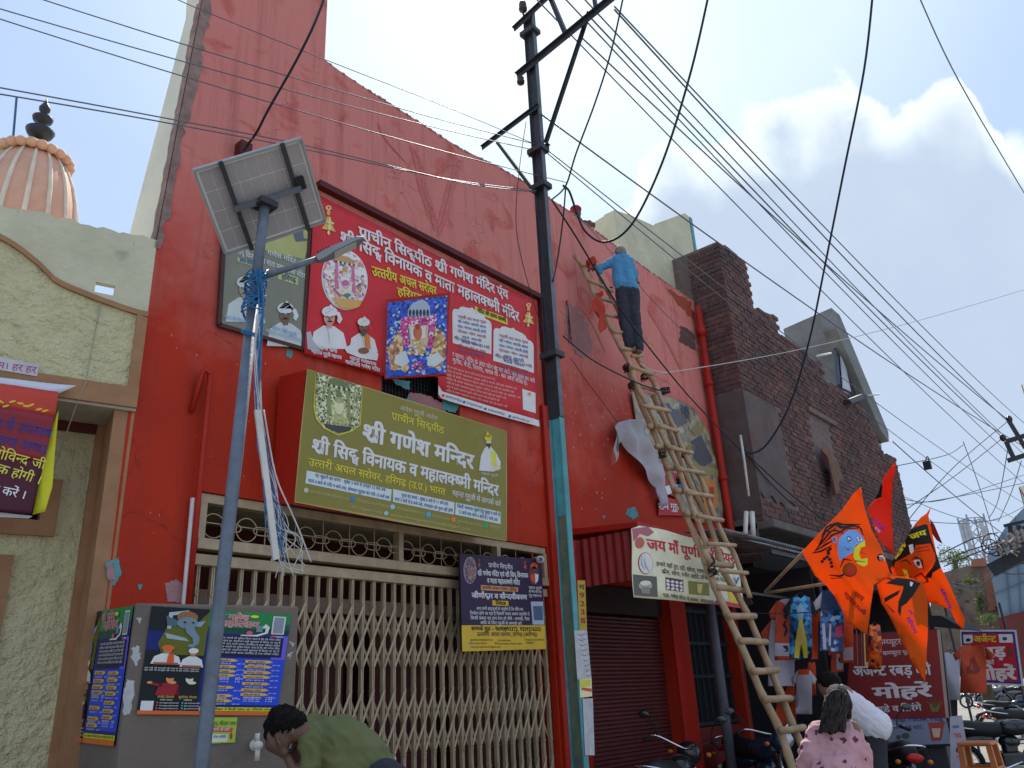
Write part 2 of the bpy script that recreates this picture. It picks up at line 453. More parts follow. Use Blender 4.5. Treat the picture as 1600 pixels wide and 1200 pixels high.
# ------------------------------------------------------------------ surface materials
red = pm('red_wall_paint', (.46, .031, .009), (.36, .024, .008), sc=1.3, rough=.62, bump=.30, bs=14, spec=.18, dirt=(.30, .10, .09), dsc=1.1, dlo=.60, dhi=.80, damt=.35)
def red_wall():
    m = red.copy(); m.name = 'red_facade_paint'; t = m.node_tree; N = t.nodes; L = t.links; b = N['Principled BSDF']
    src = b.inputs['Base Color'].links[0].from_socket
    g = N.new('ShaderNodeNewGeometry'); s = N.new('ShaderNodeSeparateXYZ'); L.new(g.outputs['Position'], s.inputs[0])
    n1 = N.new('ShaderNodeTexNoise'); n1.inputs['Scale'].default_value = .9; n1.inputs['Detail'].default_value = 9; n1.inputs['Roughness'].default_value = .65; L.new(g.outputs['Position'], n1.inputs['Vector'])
    # sun glare painted pale pink on upper wall, ragged lower limit, fresh red below
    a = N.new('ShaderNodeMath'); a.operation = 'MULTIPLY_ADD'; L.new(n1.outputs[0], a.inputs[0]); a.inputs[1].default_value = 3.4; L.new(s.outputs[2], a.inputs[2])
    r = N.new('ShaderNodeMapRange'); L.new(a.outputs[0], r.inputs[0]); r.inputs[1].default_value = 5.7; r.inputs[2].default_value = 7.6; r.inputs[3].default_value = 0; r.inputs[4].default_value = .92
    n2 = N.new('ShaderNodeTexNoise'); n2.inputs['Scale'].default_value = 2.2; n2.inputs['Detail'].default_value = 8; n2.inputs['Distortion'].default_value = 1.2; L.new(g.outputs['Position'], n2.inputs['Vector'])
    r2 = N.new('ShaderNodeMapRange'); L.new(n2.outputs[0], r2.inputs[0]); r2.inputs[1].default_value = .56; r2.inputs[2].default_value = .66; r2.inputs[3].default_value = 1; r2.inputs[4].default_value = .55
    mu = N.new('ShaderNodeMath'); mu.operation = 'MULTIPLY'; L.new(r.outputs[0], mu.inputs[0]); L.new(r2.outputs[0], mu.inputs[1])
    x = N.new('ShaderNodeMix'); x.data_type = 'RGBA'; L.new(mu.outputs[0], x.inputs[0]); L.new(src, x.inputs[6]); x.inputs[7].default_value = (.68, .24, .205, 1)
    mp = N.new('ShaderNodeMapping'); mp.inputs['Scale'].default_value = (7, 7, .35); L.new(g.outputs['Position'], mp.inputs['Vector'])
    n3 = N.new('ShaderNodeTexNoise'); n3.inputs['Scale'].default_value = 1.0; n3.inputs['Detail'].default_value = 8; n3.inputs['Roughness'].default_value = .7; L.new(mp.outputs[0], n3.inputs['Vector'])
    r3 = N.new('ShaderNodeMapRange'); L.new(n3.outputs[0], r3.inputs[0]); r3.inputs[1].default_value = .50; r3.inputs[2].default_value = .72; r3.inputs[3].default_value = 0; r3.inputs[4].default_value = .42
    y = N.new('ShaderNodeMix'); y.data_type = 'RGBA'; L.new(r3.outputs[0], y.inputs[0]); L.new(x.outputs[2], y.inputs[6]); y.inputs[7].default_value = (.17, .030, .026, 1)
    nd = N.new('ShaderNodeTexNoise'); nd.inputs['Scale'].default_value = 3; nd.inputs['Detail'].default_value = 4; L.new(g.outputs['Position'], nd.inputs['Vector'])
    va = N.new('ShaderNodeVectorMath'); va.operation = 'MULTIPLY_ADD'; L.new(nd.outputs['Color'], va.inputs[0]); va.inputs[1].default_value = (.7, .7, .7); L.new(g.outputs['Position'], va.inputs[2])
    vo = N.new('ShaderNodeTexVoronoi'); vo.feature = 'DISTANCE_TO_EDGE'; vo.inputs['Scale'].default_value = .75; L.new(va.outputs[0], vo.inputs['Vector'])
    r4 = N.new('ShaderNodeMapRange'); L.new(vo.outputs['Distance'], r4.inputs[0]); r4.inputs[1].default_value = .0025; r4.inputs[2].default_value = .007; r4.inputs[3].default_value = .38; r4.inputs[4].default_value = 0
    m4 = N.new('ShaderNodeMath'); m4.operation = 'MULTIPLY'; L.new(r4.outputs[0], m4.inputs[0]); r5 = N.new('ShaderNodeMapRange'); L.new(n1.outputs[0], r5.inputs[0]); r5.inputs[1].default_value = .5; r5.inputs[2].default_value = .56; L.new(r5.outputs[0], m4.inputs[1])
    z = N.new('ShaderNodeMix'); z.data_type = 'RGBA'; L.new(m4.outputs[0], z.inputs[0]); L.new(y.outputs[2], z.inputs[6]); z.inputs[7].default_value = (.07, .02, .02, 1)
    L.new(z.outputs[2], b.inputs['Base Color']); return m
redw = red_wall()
redfresh = pm('fresh_red_paint', (.40, .020, .009), (.31, .016, .008), sc=3, rough=.5, bump=.15, bs=20, spec=.25)
reddark = pm('maroon_paint', (.10, .010, .010), (.06, .008, .008), sc=3, rough=.6)
creamw = pm('cream_roughcast', (.60, .56, .34), (.48, .44, .26), sc=6, rough=.9, bump=1.0, bs=13, dirt=(.30, .27, .17), dsc=3, dlo=.56, dhi=.78, damt=.6)
creams = pm('cream_smooth_plaster', (.58, .56, .40), (.46, .44, .31), sc=2.5, rough=.85, bump=.8, bs=12, dirt=(.26, .24, .19), dsc=4, dlo=.60, dhi=.72, damt=.6)
brown = pm('brown_trim_paint', (.36, .19, .095), (.27, .135, .065), sc=5, rough=.7, bump=.25, bs=30)
cement = pm('cement_plaster', (.20, .165, .135), (.13, .105, .085), sc=2.2, rough=.9, bump=.35, bs=18, dirt=(.07, .055, .045), dsc=2.2, dlo=.5, dhi=.75, damt=.7)
peel = pm('peeled_old_plaster', (.33, .23, .20), (.16, .10, .09), sc=9, rough=.95, bump=.9, bs=30)
pinkpl = pm('pink_undercoat', (.42, .22, .22), (.34, .18, .19), sc=8, rough=.9, bump=.4)
teal = pm('teal_paint', (.085, .33, .35), (.06, .22, .25), sc=6, rough=.55, bump=.2)
gatem = pm('cream_gate_paint', (.44, .345, .225), (.31, .235, .145), sc=9, rough=.5, bump=.12, spec=.5, dirt=(.16, .10, .06), dsc=8, dlo=.60, dhi=.74, damt=.7)
steel = pm('galvanised_steel', (.15, .18, .225), (.10, .12, .155), sc=14, rough=.5, bump=.08, metal=.3, dirt=(.12, .12, .12), dsc=9, dlo=.55, dhi=.75)
dsteel = pm('dark_weathered_steel', (.045, .05, .058), (.028, .03, .036), sc=9, rough=.5, bump=.15, metal=.2, dirt=(.09, .055, .04), dsc=6, dlo=.58, dhi=.75, damt=.6)
black = pm('black_plastic', (.012, .013, .015), rough=.5, bump=0)
blackcable = pm('black_cable', (.014, .018, .026), rough=.55, bump=0)
greywire = pm('grey_wire', (.13, .15, .19), rough=.5, bump=0)
whitewire = pm('white_wire', (.55, .55, .55), rough=.5, bump=0)
bluewire = pm('blue_wire', (.02, .16, .38), rough=.45, bump=0)
alu = pm('aluminium', (.62, .64, .66), rough=.35, metal=.8, bump=0)
chrome = pm('chrome', (.7, .7, .72), rough=.15, metal=1, bump=0)
rubber = pm('rubber', (.018, .018, .018), rough=.85, bump=.1)
glass = pm('dark_glass', (.02, .025, .03), rough=.08, bump=0, spec=.8)
pvc = pm('white_pvc', (.62, .60, .56), rough=.5, bump=.05)
bamboo = pm('bamboo', (.46, .335, .20), (.27, .18, .10), sc=7, rough=.55, bump=.2, bs=60, spec=.4, dirt=(.10, .06, .03), dsc=14, dlo=.58, dhi=.72)
rope = pm('dark_rope', (.045, .035, .03), rough=.95, bump=.5)
asphalt = pm('dusty_asphalt', (.20, .185, .165), (.14, .13, .115), sc=3, rough=.95, bump=.3, bs=60, dirt=(.30, .27, .23), dsc=.6, dlo=.45, dhi=.7)
skin = pm('brown_skin', (.22, .115, .075), (.18, .09, .058), sc=12, rough=.5, bump=.05, spec=.4)
hairb = pm('black_hair', (.010, .009, .009), (.005, .004, .004), sc=60, rough=.7, bump=.5, bs=120, spec=.12)
hairg = pm('grey_hair', (.34, .32, .30), (.10, .09, .09), sc=40, rough=.7, bump=.5, bs=120)
white = pm('white_cloth', (.62, .63, .68), (.55, .56, .62), sc=5, rough=.85, bump=.2, bs=25)

# ------------------------------------------------------------------ ground
g = MB(); g.add([(-300, -300, 0), (600, -300, 0), (600, 300, 0), (-300, 300, 0)], [(0, 1, 2, 3)])
struct(g.build('ground', asphalt))
g = MB(); g.box((1.2, -1.35, .003), (7.0, -.02, .14)); g.box((2.6, -1.0, .14), (6.9, -.02, .42))
struct(g.build('temple_step', cement, bevel=.012))

# ------------------------------------------------------------------ red building
RB = thing('temple_building', 'tall red painted temple building with high stepped parapet behind the sign boards', 'building', (6.5, 0, 0))
roofpx = [(510, 95), (530, 110), (575, 140), (620, 168), (670, 200), (720, 232), (775, 258), (830, 290), (890, 330), (950, 375), (1010, 420), (1083, 470)]
RP = [onY(x, y) for x, y in roofpx]
LE = [onY(x, y) for x, y in ((317, -260), (317, 0), (282, 180), (248, 362), (225, 490), (205, 610), (165, 945))]
XL = lambda z: float(np.interp(z, [p.z for p in reversed(LE)], [p.x for p in reversed(LE)]))
XR = 10.95
opens = [(2.80, 6.68, .42, 3.02), (4.42, 5.42, 4.12, 4.70), (7.16, 8.98, 0, 2.72), (9.36, 10.74, 0, 2.62)]
xs = sorted(set([3.66]+[round(p.x, 3) for p in RP]+[o[0] for o in opens]+[o[1] for o in opens]+[XR]))
xs = [x for x in xs if x > 2.5]
def ztop(x): return float(np.interp(x, [p.x for p in RP], [p.z for p in RP]))
mb = MB(); TH = .26
# left leaning edge column set
zz = sorted(set([0, 2.2, 3.5, 4.6, 5.1, 6.2, 7.2, 9.4]))
for z0, z1 in zip(zz[:-1], zz[1:]):
    a, b = XL(z0), XL(z1)
    mb.hexa([(a, 0, z0), (2.8, 0, z0), (2.8, TH, z0), (a, TH, z0), (b, 0, z1), (2.8, 0, z1), (2.8, TH, z1), (b, TH, z1)])
mb.box((2.8, 0, 7.2), (3.66, TH, 9.4))
for x0, x1 in zip(xs[:-1], xs[1:]):
    if x1 <= 2.8: continue
    x0 = max(x0, 2.8); xm = (x0+x1)/2; segs = [(0, None)]
    cuts = sorted((o[2], o[3]) for o in opens if o[0]-1e-4 <= xm <= o[1]+1e-4)
    z = 0; out = []
    for c0, c1 in cuts:
        if c0 > z: out.append((z, c0))
        z = c1
    for a, b in out: mb.box((x0, 0, a), (x1, TH, b))
    t0, t1 = (7.2, 7.2) if x1 <= 3.67 else (ztop(x0), ztop(x1))
    mb.hexa([(x0, 0, z), (x1, 0, z), (x1, TH, z), (x0, TH, z), (x0, 0, t0), (x1, 0, t1), (x1, TH, t1), (x0, TH, t0)])
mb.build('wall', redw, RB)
mb = MB(); mb.box((2.65, TH+.9, 0), (5.6, 8, 3.9)); mb.box((5.601, TH+.9, 0), (10.9, 9, 6.5)); mb.box((2.65, TH, 3.06), (10.9, TH+.9, 4.05)); mb.box((5.601, TH+.01, 5.0), (10.9, TH+.9, 6.5)); mb.build('inner_mass', creams, RB)
# leaning side return, cream, with a ragged peeled edge
mb = MB(); prof = [(4.3, .52), (5.1, .50), (7.2, .25), (9.4, .14)]
for (z0, d0), (z1, d1) in zip(prof[:-1], prof[1:]):
    a, b = XL(z0)-.0, XL(z1)-.0
    mb.hexa([(a-.012, .03, z0), (a+.3, .03+TH, z0), (a+.3, TH+d0, z0), (a-.012, d0, z0), (b-.012, .03, z1), (b+.3, .03+TH, z1), (b+.3, TH+d1, z1), (b-.012, d1, z1)])
mb.build('side_return', pm('cream_side_wash', (.66, .62, .50), (.55, .52, .44), sc=2, rough=.85, bump=.3), RB)
mb = MB(); z = 4.75; n = 0
rr = random.Random(3)
Lw = []; Rw = []
while z < 9.3:
    Lw.append((XL(z)-.008, -.012, z)); Rw.append((XL(z)+.015+rr.random()*.055+(.03 if z > 6 else 0), -.006, z)); z += .045+rr.random()*.03
n = len(Lw); mb.add(Lw+Rw, [(i, n+i, n+i+1, i+1) for i in range(n-1)]); 
mb.add([(p[0]-.006, p[1], p[2]) for p in Lw]+[(p[0]-.008, .06+.03*rr.random(), p[2]) for p in Lw], [(i, i+1, n+i+1, n+i) for i in range(n-1)])
mb.build('peeled_edge', peel, RB)
# coping drips and chips along the roof line
mb = MB()
for i in range(150):
    x = rr.uniform(3.7, 10.9); z = ztop(x); w = rr.uniform(.02, .07); h = rr.uniform(.008, .022)
    mb.hexa([(x, -.006, z-h), (x+w, -.006, z-h), (x+w, TH, z-h), (x, TH, z-h), (x+.01, .01, z+h), (x+w-.01, .0, z+h), (x+w-.01, TH-.02, z+h), (x+.01, TH-.03, z+h)])
mb.build('coping_rubble', peel, RB)
# chips of paint showing turquoise and pink undercoat
def blob(px, mat, name='paint_chip', Y=-.004, par=None, seed=0, jag=.25):
    r = random.Random(seed); P = []
    for i, (x, y) in enumerate(px):
        x2, y2 = px[(i+1) % len(px)]
        nk = 9 if jag > .1 else 2
        for k in range(nk):
            t = k/nk; P.append((x+(x2-x)*t+r.uniform(-1, 1)*jag*4.5, y+(y2-y)*t+r.uniform(-1, 1)*jag*4.5))
    Q = [onY(x, y, Y) for x, y in P]; mb = MB(); mb.prism([(q.x, q.y, q.z) for q in Q], (0, .003, 0)); return mb.build(name, mat, par or RB)
blob([(165, 880), (185, 872), (190, 895), (178, 915), (166, 900)], teal, seed=1); blob([(166, 885), (178, 880), (180, 905), (168, 905)], pinkpl, seed=2, Y=-.008)
blob([(216, 912), (223, 914), (220, 922), (216, 920)], teal, seed=3, jag=.1)
blob([(258, 912), (275, 905), (288, 915), (288, 942), (262, 940), (260, 925)], pinkpl, seed=4)
blob([(640, 612), (668, 618), (693, 630), (700, 650), (680, 660), (655, 650), (636, 628)], pinkpl, seed=5)
blob([(612, 590), (640, 596), (640, 610), (618, 600)], teal, seed=6); blob([(690, 618), (720, 630), (712, 645), (692, 640)], teal, seed=7, Y=-.008)
blob([(636, 620), (652, 628), (648, 642), (634, 634)], teal, seed=8, Y=-.009)
blob([(448, 545), (458, 548), (455, 560), (447, 556)], teal, seed=9, jag=.1)
blob([(980, 795), (992, 792), (998, 806), (990, 812), (978, 804)], teal, seed=10); blob([(940, 806), (946, 805), (945, 811)], teal, seed=11, jag=.1)
blob([(884, 470), (900, 478), (920, 510), (926, 545), (915, 560), (896, 545), (884, 520)], pm('grey_old_cement', (.40, .19, .19), (.28, .15, .15), rough=.9, bump=.5), seed=12, jag=.8)
blob([(1063, 508), (1084, 520), (1088, 548), (1062, 534)], pm('dark_cement_patch', (.12, .06, .06), rough=.9, bump=.5), seed=13, jag=.3)
blob([(1040, 448), (1080, 472), (1084, 500), (1062, 480)], pm('ochre_stain', (.34, .07, .03), (.26, .05, .03), rough=.9, bump=.4), seed=14, jag=.5)
rc = random.Random(77); chip = pm('pale_chip', (.50, .34, .34), (.42, .22, .22), rough=.9, bump=.3)
for k in range(90):
    x = rc.uniform(895, 1075); y = rc.uniform(520, 700) if rc.random() < .7 else rc.uniform(420, 800); w_ = rc.uniform(.6, 2.2); h_ = rc.uniform(.8, 4)
    if x > 975+ (y-600)*.3 and y > 610: x -= 100
    blob([(x, y), (x+w_, y+1), (x+w_*.6, y+h_), (x-.5, y+h_*.7)], chip, seed=k, jag=.06)
for k in range(40):
    x = rc.uniform(190, 480); y = rc.uniform(380, 860); h_ = rc.uniform(1, 4); blob([(x, y), (x+rc.uniform(.7, 1.6), y+.6), (x+.8, y+h_), (x-.3, y+h_)], chip, seed=k+200, jag=.06)
# the brighter fresh strokes brushed on the pale pink wall
fresh = pm('fresh_red_brush_marks', (.44, .07, .052), (.56, .17, .15), sc=5, rough=.45, bump=.2, amt=.9)
def brush(px, w, seed=0, mat=fresh):
    r = random.Random(seed); P = smooth_path([onY(x, y, -.004) for x, y in px], 7); mb = MB()
    for j in range(5):
        o1 = r.uniform(-.6, .6)*w; ww = w*r.uniform(.08, .38); A = []; B = []; i0 = r.randint(0, len(P)//4); i1 = len(P)-r.randint(0, len(P)//4)
        for p in P[i0:i1]:
            k = ww*r.uniform(.3, 1.2); A.append((p.x+o1-k, -.003-.0009*j, p.z+r.uniform(-.01, .01))); B.append((p.x+o1+k, -.003-.0009*j, p.z+r.uniform(-.01, .01)))
        n = len(A)
        if n > 1: mb.add(A+B, [(i, n+i, n+i+1, i+1) for i in range(n-1)])
    mb.build('brush_marks', mat, RB)
brush([(645, 228), (655, 255), (660, 290), (672, 330), (678, 362)], .10, 1); brush([(720, 248), (712, 270), (702, 300), (692, 340), (680, 370)], .07, 2)
brush([(680, 275), (700, 258), (722, 250)], .05, 3); brush([(590, 190), (600, 215), (640, 260)], .04, 4)
brush([(905, 480), (925, 505), (950, 560)], .05, 5); brush([(1010, 480), (1040, 530), (1070, 590)], .10, 6)
# dark frame lip above the red banner
mb = MB(); a = onY(493, 290); b = onY(845, 464)
mb.box((a.x, -.075, a.z-.03), (b.x+.03, -.001, a.z+.03)); mb.build('banner_lip', reddark, RB)
# raised pilaster strip right of the gate, drain pipes
mb = MB(); mb.box((6.70, -.05, .1), (7.10, -.001, 4.6)); mb.build('pilaster', redfresh, RB, bevel=.01)
mb = MB(); mb.tube([(10.86, -.10, .1), (10.86, -.10, 7.25)], .055, 12); mb.tube([(10.86, -.10, 6.75), (10.86, -.10, 6.88)], .072, 12)
for z in (4.4, 5.9): mb.tube([(10.86, -.10, z), (10.86, -.10, z+.07)], .068, 12)
mb.build('drain_pipe', redfresh, RB, True)
mb = MB(); p0 = onY(328, 585, -.06); mb.tube([(p0.x, -.06, p0.z), (p0.x, -.06, 2.1)], .02, 10); mb.tube([(p0.x-.09, -.02, p0.z-.3), (p0.x-.05, -.06, p0.z+.02), (p0.x, -.06, p0.z)], .018, 10)
mb.build('drain_pipe', redfresh, RB, True)
mb = MB(); mb.tube([(6.98, -.11, .1), (6.98, -.11, 3.1)], .045, 10); mb.tube([(6.98, -.11, 2.2), (6.98, -.11, 2.3)], .06, 10); mb.build('drain_pipe', redfresh, RB, True)
# grille in the small vent behind the banner
mb = MB(); x = 4.42
while x < 5.42: mb.box((x, .04, 4.12), (x+.006, .05, 4.70)); x += .04
z = 4.12
while z < 4.70: mb.box((4.42, .052, z), (5.42, .06, z+.006)); z += .04
mb.build('vent_grille', dsteel, RB)
mb = MB(); mb.box((4.40, TH+.02, 4.1), (5.44, TH+.05, 4.95)); mb.build('vent_backing', black, RB)
# back of the gate hall
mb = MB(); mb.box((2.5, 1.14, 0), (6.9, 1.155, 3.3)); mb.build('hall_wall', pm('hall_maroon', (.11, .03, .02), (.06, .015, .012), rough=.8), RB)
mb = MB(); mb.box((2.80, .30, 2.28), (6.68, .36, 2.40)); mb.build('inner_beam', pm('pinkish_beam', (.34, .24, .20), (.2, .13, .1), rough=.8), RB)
mb = MB()
for x0, x1 in ((2.9, 3.5), (3.75, 4.4), (4.7, 5.4), (5.65, 6.3)): mb.box((x0, .42, .42), (x1, .45, 2.25))
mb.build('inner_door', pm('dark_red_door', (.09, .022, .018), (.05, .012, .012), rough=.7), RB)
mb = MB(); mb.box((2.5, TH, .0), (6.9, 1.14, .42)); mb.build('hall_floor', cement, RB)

# pale rooftop parapet with zigzag top
PP = thing('rooftop_parapet', 'pale cream zigzag parapet wall rising above the right end of the red roof', 'parapet', (9.6, .3, 7.4))
def q(x, y, Y=.30): p = onY(x, y, Y); return (p.x, p.y, p.z)
top = [q(960, 328), (q(985, 336)), q(1020, 352), q(1023, 350), q(1070, 333), q(1076, 338)]
zb = 7.0; poly = top+[(top[-1][0]+.02, .30, zb), (top[0][0], .30, zb)]
MB().prism(poly, (0, .2, 0)).build('front_wall', creams, PP)
s0 = onX(925, 362, top[0][0]); MB().prism([(top[0][0]-.004, .302, top[0][2]), (top[0][0]-.004, 3.2, top[0][2]-.35), (top[0][0]-.004, 3.2, zb), (top[0][0]-.004, .302, zb)], (.2, 0, 0)).build('side_wall', creams, PP)
t5 = top[-1]; MB().box((t5[0]+.021, .29, zb), (t5[0]+.11, .52, t5[2])).build('teal_edge', teal, PP)
# red painted gap below the parapet to the roof corner

# ------------------------------------------------------------------ collapsible gate
zt = [onY(325, 795).z, onY(320, 866).z]
G = thing('collapsible_gate', 'cream collapsible metal lattice gate under the olive sign board, closed', 'gate', (4.7, .1, .42))
GZ0, GZT = .43, 2.52
x0, x1 = 2.81, 6.67
z1_, z2_, z3_, z4_ = [onY(560, v, .07).z for v in (946, 1042, 1080, 1188)]; GP = z1_-z3_; GR = [z for z in (z1_, z2_, (z1_+z2_)/2, z3_, z4_, (z3_+z4_)/2, z1_-2*GP, z2_-2*GP, z1_-3*GP, z2_-3*GP) if z > .5]
bars = []; nb_ = 35
for i in range(nb_):
    x = x0+.05+(x1-x0-.1)*i/(nb_-1)
    mb = MB(); mb.box((x-.012, .05, GZ0), (x-.002, .085, GZT)); mb.box((x+.003, .05, GZ0), (x+.013, .085, GZT))
    for zr in GR: mb.tube([(x, .040, zr), (x, .094, zr)], .009, 6)
    mb.build('gate_bar', gatem, G)
dx = (x1-x0-.1)/(nb_-1)
lh = (z1_-z2_)/2; me1 = MB().bar((-dx, 0, -lh), (dx, 0, lh), .020, .004, up=(0, 1, 0)).build('t', gatem).data; me2 = MB().bar((-dx, 0, lh), (dx, 0, -lh), .020, .004, up=(0, 1, 0)).build('t', gatem).data
for o in [o for o in COL.objects if o.name.startswith('t') and o.data in (me1, me2)]: bpy.data.objects.remove(o)
me1.name = me2.name = 'lattice_strip'
cnt = 0
for row in range(4):
    zc = (z1_+z2_)/2-row*GP
    if zc-lh < .44: break
    for i in range(1, nb_-1):
        x = x0+.05+dx*i
        piece('lattice_strip', me1, G, (x, .044, zc-.0)); piece('lattice_strip', me2, G, (x, .092, zc)); cnt += 2
mb = MB(); mb.box((x0, .03, GZT), (x1, .11, GZT+.075)); mb.build('top_channel', gatem, G, bevel=.004)
mb = MB(); mb.box((x0, .0, 2.625), (x1, .10, 2.70)); mb.build('transom_beam', gatem, G, bevel=.004)
mb = MB(); mb.box((x0, .02, 2.95), (x1, .10, 3.015)); mb.build('lintel_beam', gatem, G, bevel=.004)
for x in (x0, 4.64, 5.9, x1-.05): MB().box((x+.002, .012, 2.701), (x+.052, .088, 2.949)).build('transom_post', gatem, G)
mb = MB(); mb.box((x0+.053, .045, 2.815), (x1-.06, .051, 2.821)); 
x = x0+.28
while x < x1-.1: mb.box((x, .040, 2.702), (x+.006, .044, 2.948)); x += .26
mb.build('transom_wire', gatem, G)
x = x0+.13
while x < x1-.12:
    mb = MB(); mb.torus((x, .046, 2.80), .085, .0045, (0, 1, 0), 22, 6); mb.build('ring_ornament', gatem, G, True)
    xc = x+.13; P = [(xc+.05*cos(a)*1+(.03 if cos(a) > 0 else -.03), .036, 2.80+.03*sin(a)) for a in [2*pi*k/16 for k in range(17)]]
    mb = MB(); mb.tube(P, .0045, 6, False); mb.build('link_ornament', gatem, G, True); x += .26
mb = MB(); lx = x0+.05+dx*15.5; mb.bar((lx-.03, .02, 1.18), (lx-.03, .02, .98), .02, .03); mb.box((lx-.04, .0, 1.16), (lx+.03, .03, 1.19)); mb.build('gate_handle', alu, G)
# pipes and conduit at the left end of the gate
mb = MB(); mb.tube([(2.74, -.04, 1.2), (2.72, -.04, 2.95)], .016, 8); o = mb.build('grey_conduit', pvc, RB, True)

# ------------------------------------------------------------------ roller shutter, pillar, door
SH = thing('roller_shutter', 'closed maroon roller shutter behind the teal street pole', 'shutter', (8.1, .1, 0))
slat = MB(); slat.add([(-.91, 0, -.020), (.91, 0, -.020), (.91, -.014, -.008), (-.91, -.014, -.008), (.91, -.014, .006), (-.91, -.014, .006), (.91, 0, .020), (-.91, 0, .020)],
    [(0, 1, 2, 3), (3, 2, 4, 5), (5, 4, 6, 7)])
shm = pm('maroon_shutter_paint', (.10, .018, .018), (.07, .012, .012), sc=3, rough=.45, bump=.1, spec=.5)
me = slat.build('t', shm).data; bpy.data.objects.remove([o for o in COL.objects if o.data == me][0]); me.name = 'slat'
z = .06
while z < 2.40: piece('slat', me, SH, (8.07, .14, z)); z += .042
MB().box((7.16, .08, 2.41), (8.98, .25, 2.71)).build('shutter_box', pm('dark_box', (.035, .018, .018), rough=.7), SH)
MB().box((8.985, -.04, 0), (9.355, -.001, 2.7)).build('pillar_face', redfresh, RB)
DR = thing('iron_grille_door', 'dark iron grille door with red lower panel beside the red pillar', 'door', (10.05, .1, 0))
zp = onY(1100, 1138).z
MB().box((9.37, .1, .05), (10.73, .14, zp)).build('lower_panel', pm('dull_red_panel', (.17, .022, .018), rough=.6), DR, bevel=.01)
MB().box((9.37, .16, zp), (10.73, .2, 2.6)).build('back_sheet', pm('navy_door_sheet', (.014, .018, .026), rough=.5), DR)
for i in range(9): MB().box((9.42+i*.15, .12, zp), (9.435+i*.15, .14, 2.55)).build('grille_bar', dsteel, DR)
for z in (zp+.02, 1.7, 2.1, 2.5): MB().box((9.38, .10, z), (10.72, .119, z+.04)).build('grille_rail', dsteel, DR)

# ------------------------------------------------------------------ awning with skirt
AW = thing('shop_awning', 'red corrugated tin awning skirt over the maroon shutter', 'awning', (8.1, -.45, 2.6))
w0 = onY(890, 918); XA = 7.08; ya = -.86; za, zc_ = 2.62, 3.12
mb = MB(); n = 46
for i in range(n):
    y0 = ya*(i/n); y1 = ya*((i+1)/n); d0 = .012*sin(i*1.15); d1 = .012*sin((i+1)*1.15)
    mb.add([(XA+d0, y0, za), (XA+d1, y1, za), (XA+d1, y1, zc_), (XA+d0, y0, zc_)], [(0, 1, 2, 3)])
o = mb.build('side_skirt', pm('red_tin_paint', (.30, .020, .014), (.22, .016, .013), sc=4, rough=.45, bump=.1), AW, True)
mb = MB(); mb.hexa([(XA-.05, -.9, zc_), (8.75, -.9, zc_), (8.75, -.001, zc_+.06), (XA-.05, -.001, zc_+.06), (XA-.05, -.9, zc_+.06), (8.75, -.9, zc_+.06), (8.75, -.001, zc_+.13), (XA-.05, -.001, zc_+.13)])
mb.build('canopy_slab', redfresh, AW, bevel=.008)
def corrugated(name, xa, xb, ylo, yhi, zlo, zhi, mat, par, pitch=.07, amp=.012):
    mb = MB(); n = int((xb-xa)/pitch*6); vs = []
    for i in range(n+1):
        x = xa+(xb-xa)*i/n; h = amp*sin(2*pi*(x-xa)/pitch); vs += [(x, ylo, zlo+h), (x, yhi, zhi+h)]
    mb.add(vs, [(2*i, 2*i+2, 2*i+3, 2*i+1) for i in range(n)]); o = mb.build(name, mat, par, True)
    s = o.modifiers.new('s', 'SOLIDIFY'); s.thickness = .003; return o
tin = pm('weathered_tin', (.30, .31, .33), (.14, .13, .13), sc=4, rough=.5, bump=.1, metal=.3, dirt=(.10, .06, .04), dsc=3, dlo=.5, dhi=.7)
corrugated('tin_sheet', 8.6, 10.95, -1.08, .0, 3.26, 3.36, tin, AW)
mb = MB(); mb.box((7.10, -.86, 2.60), (7.14, -.82, 2.63)); mb.bar((XA, -.86, 2.62), (10.6, -.86, 2.62), .03, .03); mb.build('awning_rail', dsteel, AW)
# ------------------------------------------------------------------ left building (turned 15 degrees)
LA = -.2615684
dL = Vector((-cos(LA), -sin(LA), 0)); nL = Vector((sin(LA), -cos(LA), 0))     # dL runs left, nL faces the street
OL = Vector((2.27, -.01, 0))
LB = thing('cream_building', 'cream roughcast building with brown painted borders left of the red wall', 'building', (0, .6, 0))
def Lp(x, y, d=0.): p = onP(x, y, OL+nL*d, nL); return p
def Lm(u, z, d=0.): return OL+dL*u+Vector((0, 0, z))+nL*d       # u metres to the left
def Lu(x, y, d=0.): p = Lp(x, y, d)-OL; return (p.dot(dL), p.z)
def slab(poly, d0, d1):   # poly in (u,z), between offsets d0<d1
    return [Lm(u, z, d1) for u, z in poly], nL*(d0-d1)
# parapet / balcony band: pieces around the small hole
topu = [Lu(0, 318), Lu(60, 333), Lu(120, 345), Lu(180, 360), Lu(243, 374)]
botz = Lu(205, 612)[1]
UL = 7.0
zcrv = [Lu(x, y) for x, y in ((0, 372), (30, 390), (62, 416), (85, 440), (105, 450), (150, 468), (200, 486), (222, 492))]
hx0, hz0 = Lu(178, 462); hx1, hz1 = Lu(150, 440)
rr = random.Random(11)
def ztl(u):
    U = [p[0] for p in reversed(topu)]; Z = [p[1] for p in reversed(topu)]; return float(np.interp(u, U, Z))
def zcv(u):
    U = [p[0] for p in reversed(zcrv)]; Z = [p[1] for p in reversed(zcrv)]; return float(np.interp(u, U, Z))
mb = MB(); us = [0.0]
while us[-1] < UL: us.append(us[-1]+.05)
us = sorted(us+[hx0, hx1])
jt = {u: ztl(u)+rr.uniform(-.02, .015) for u in us}
low = MB()
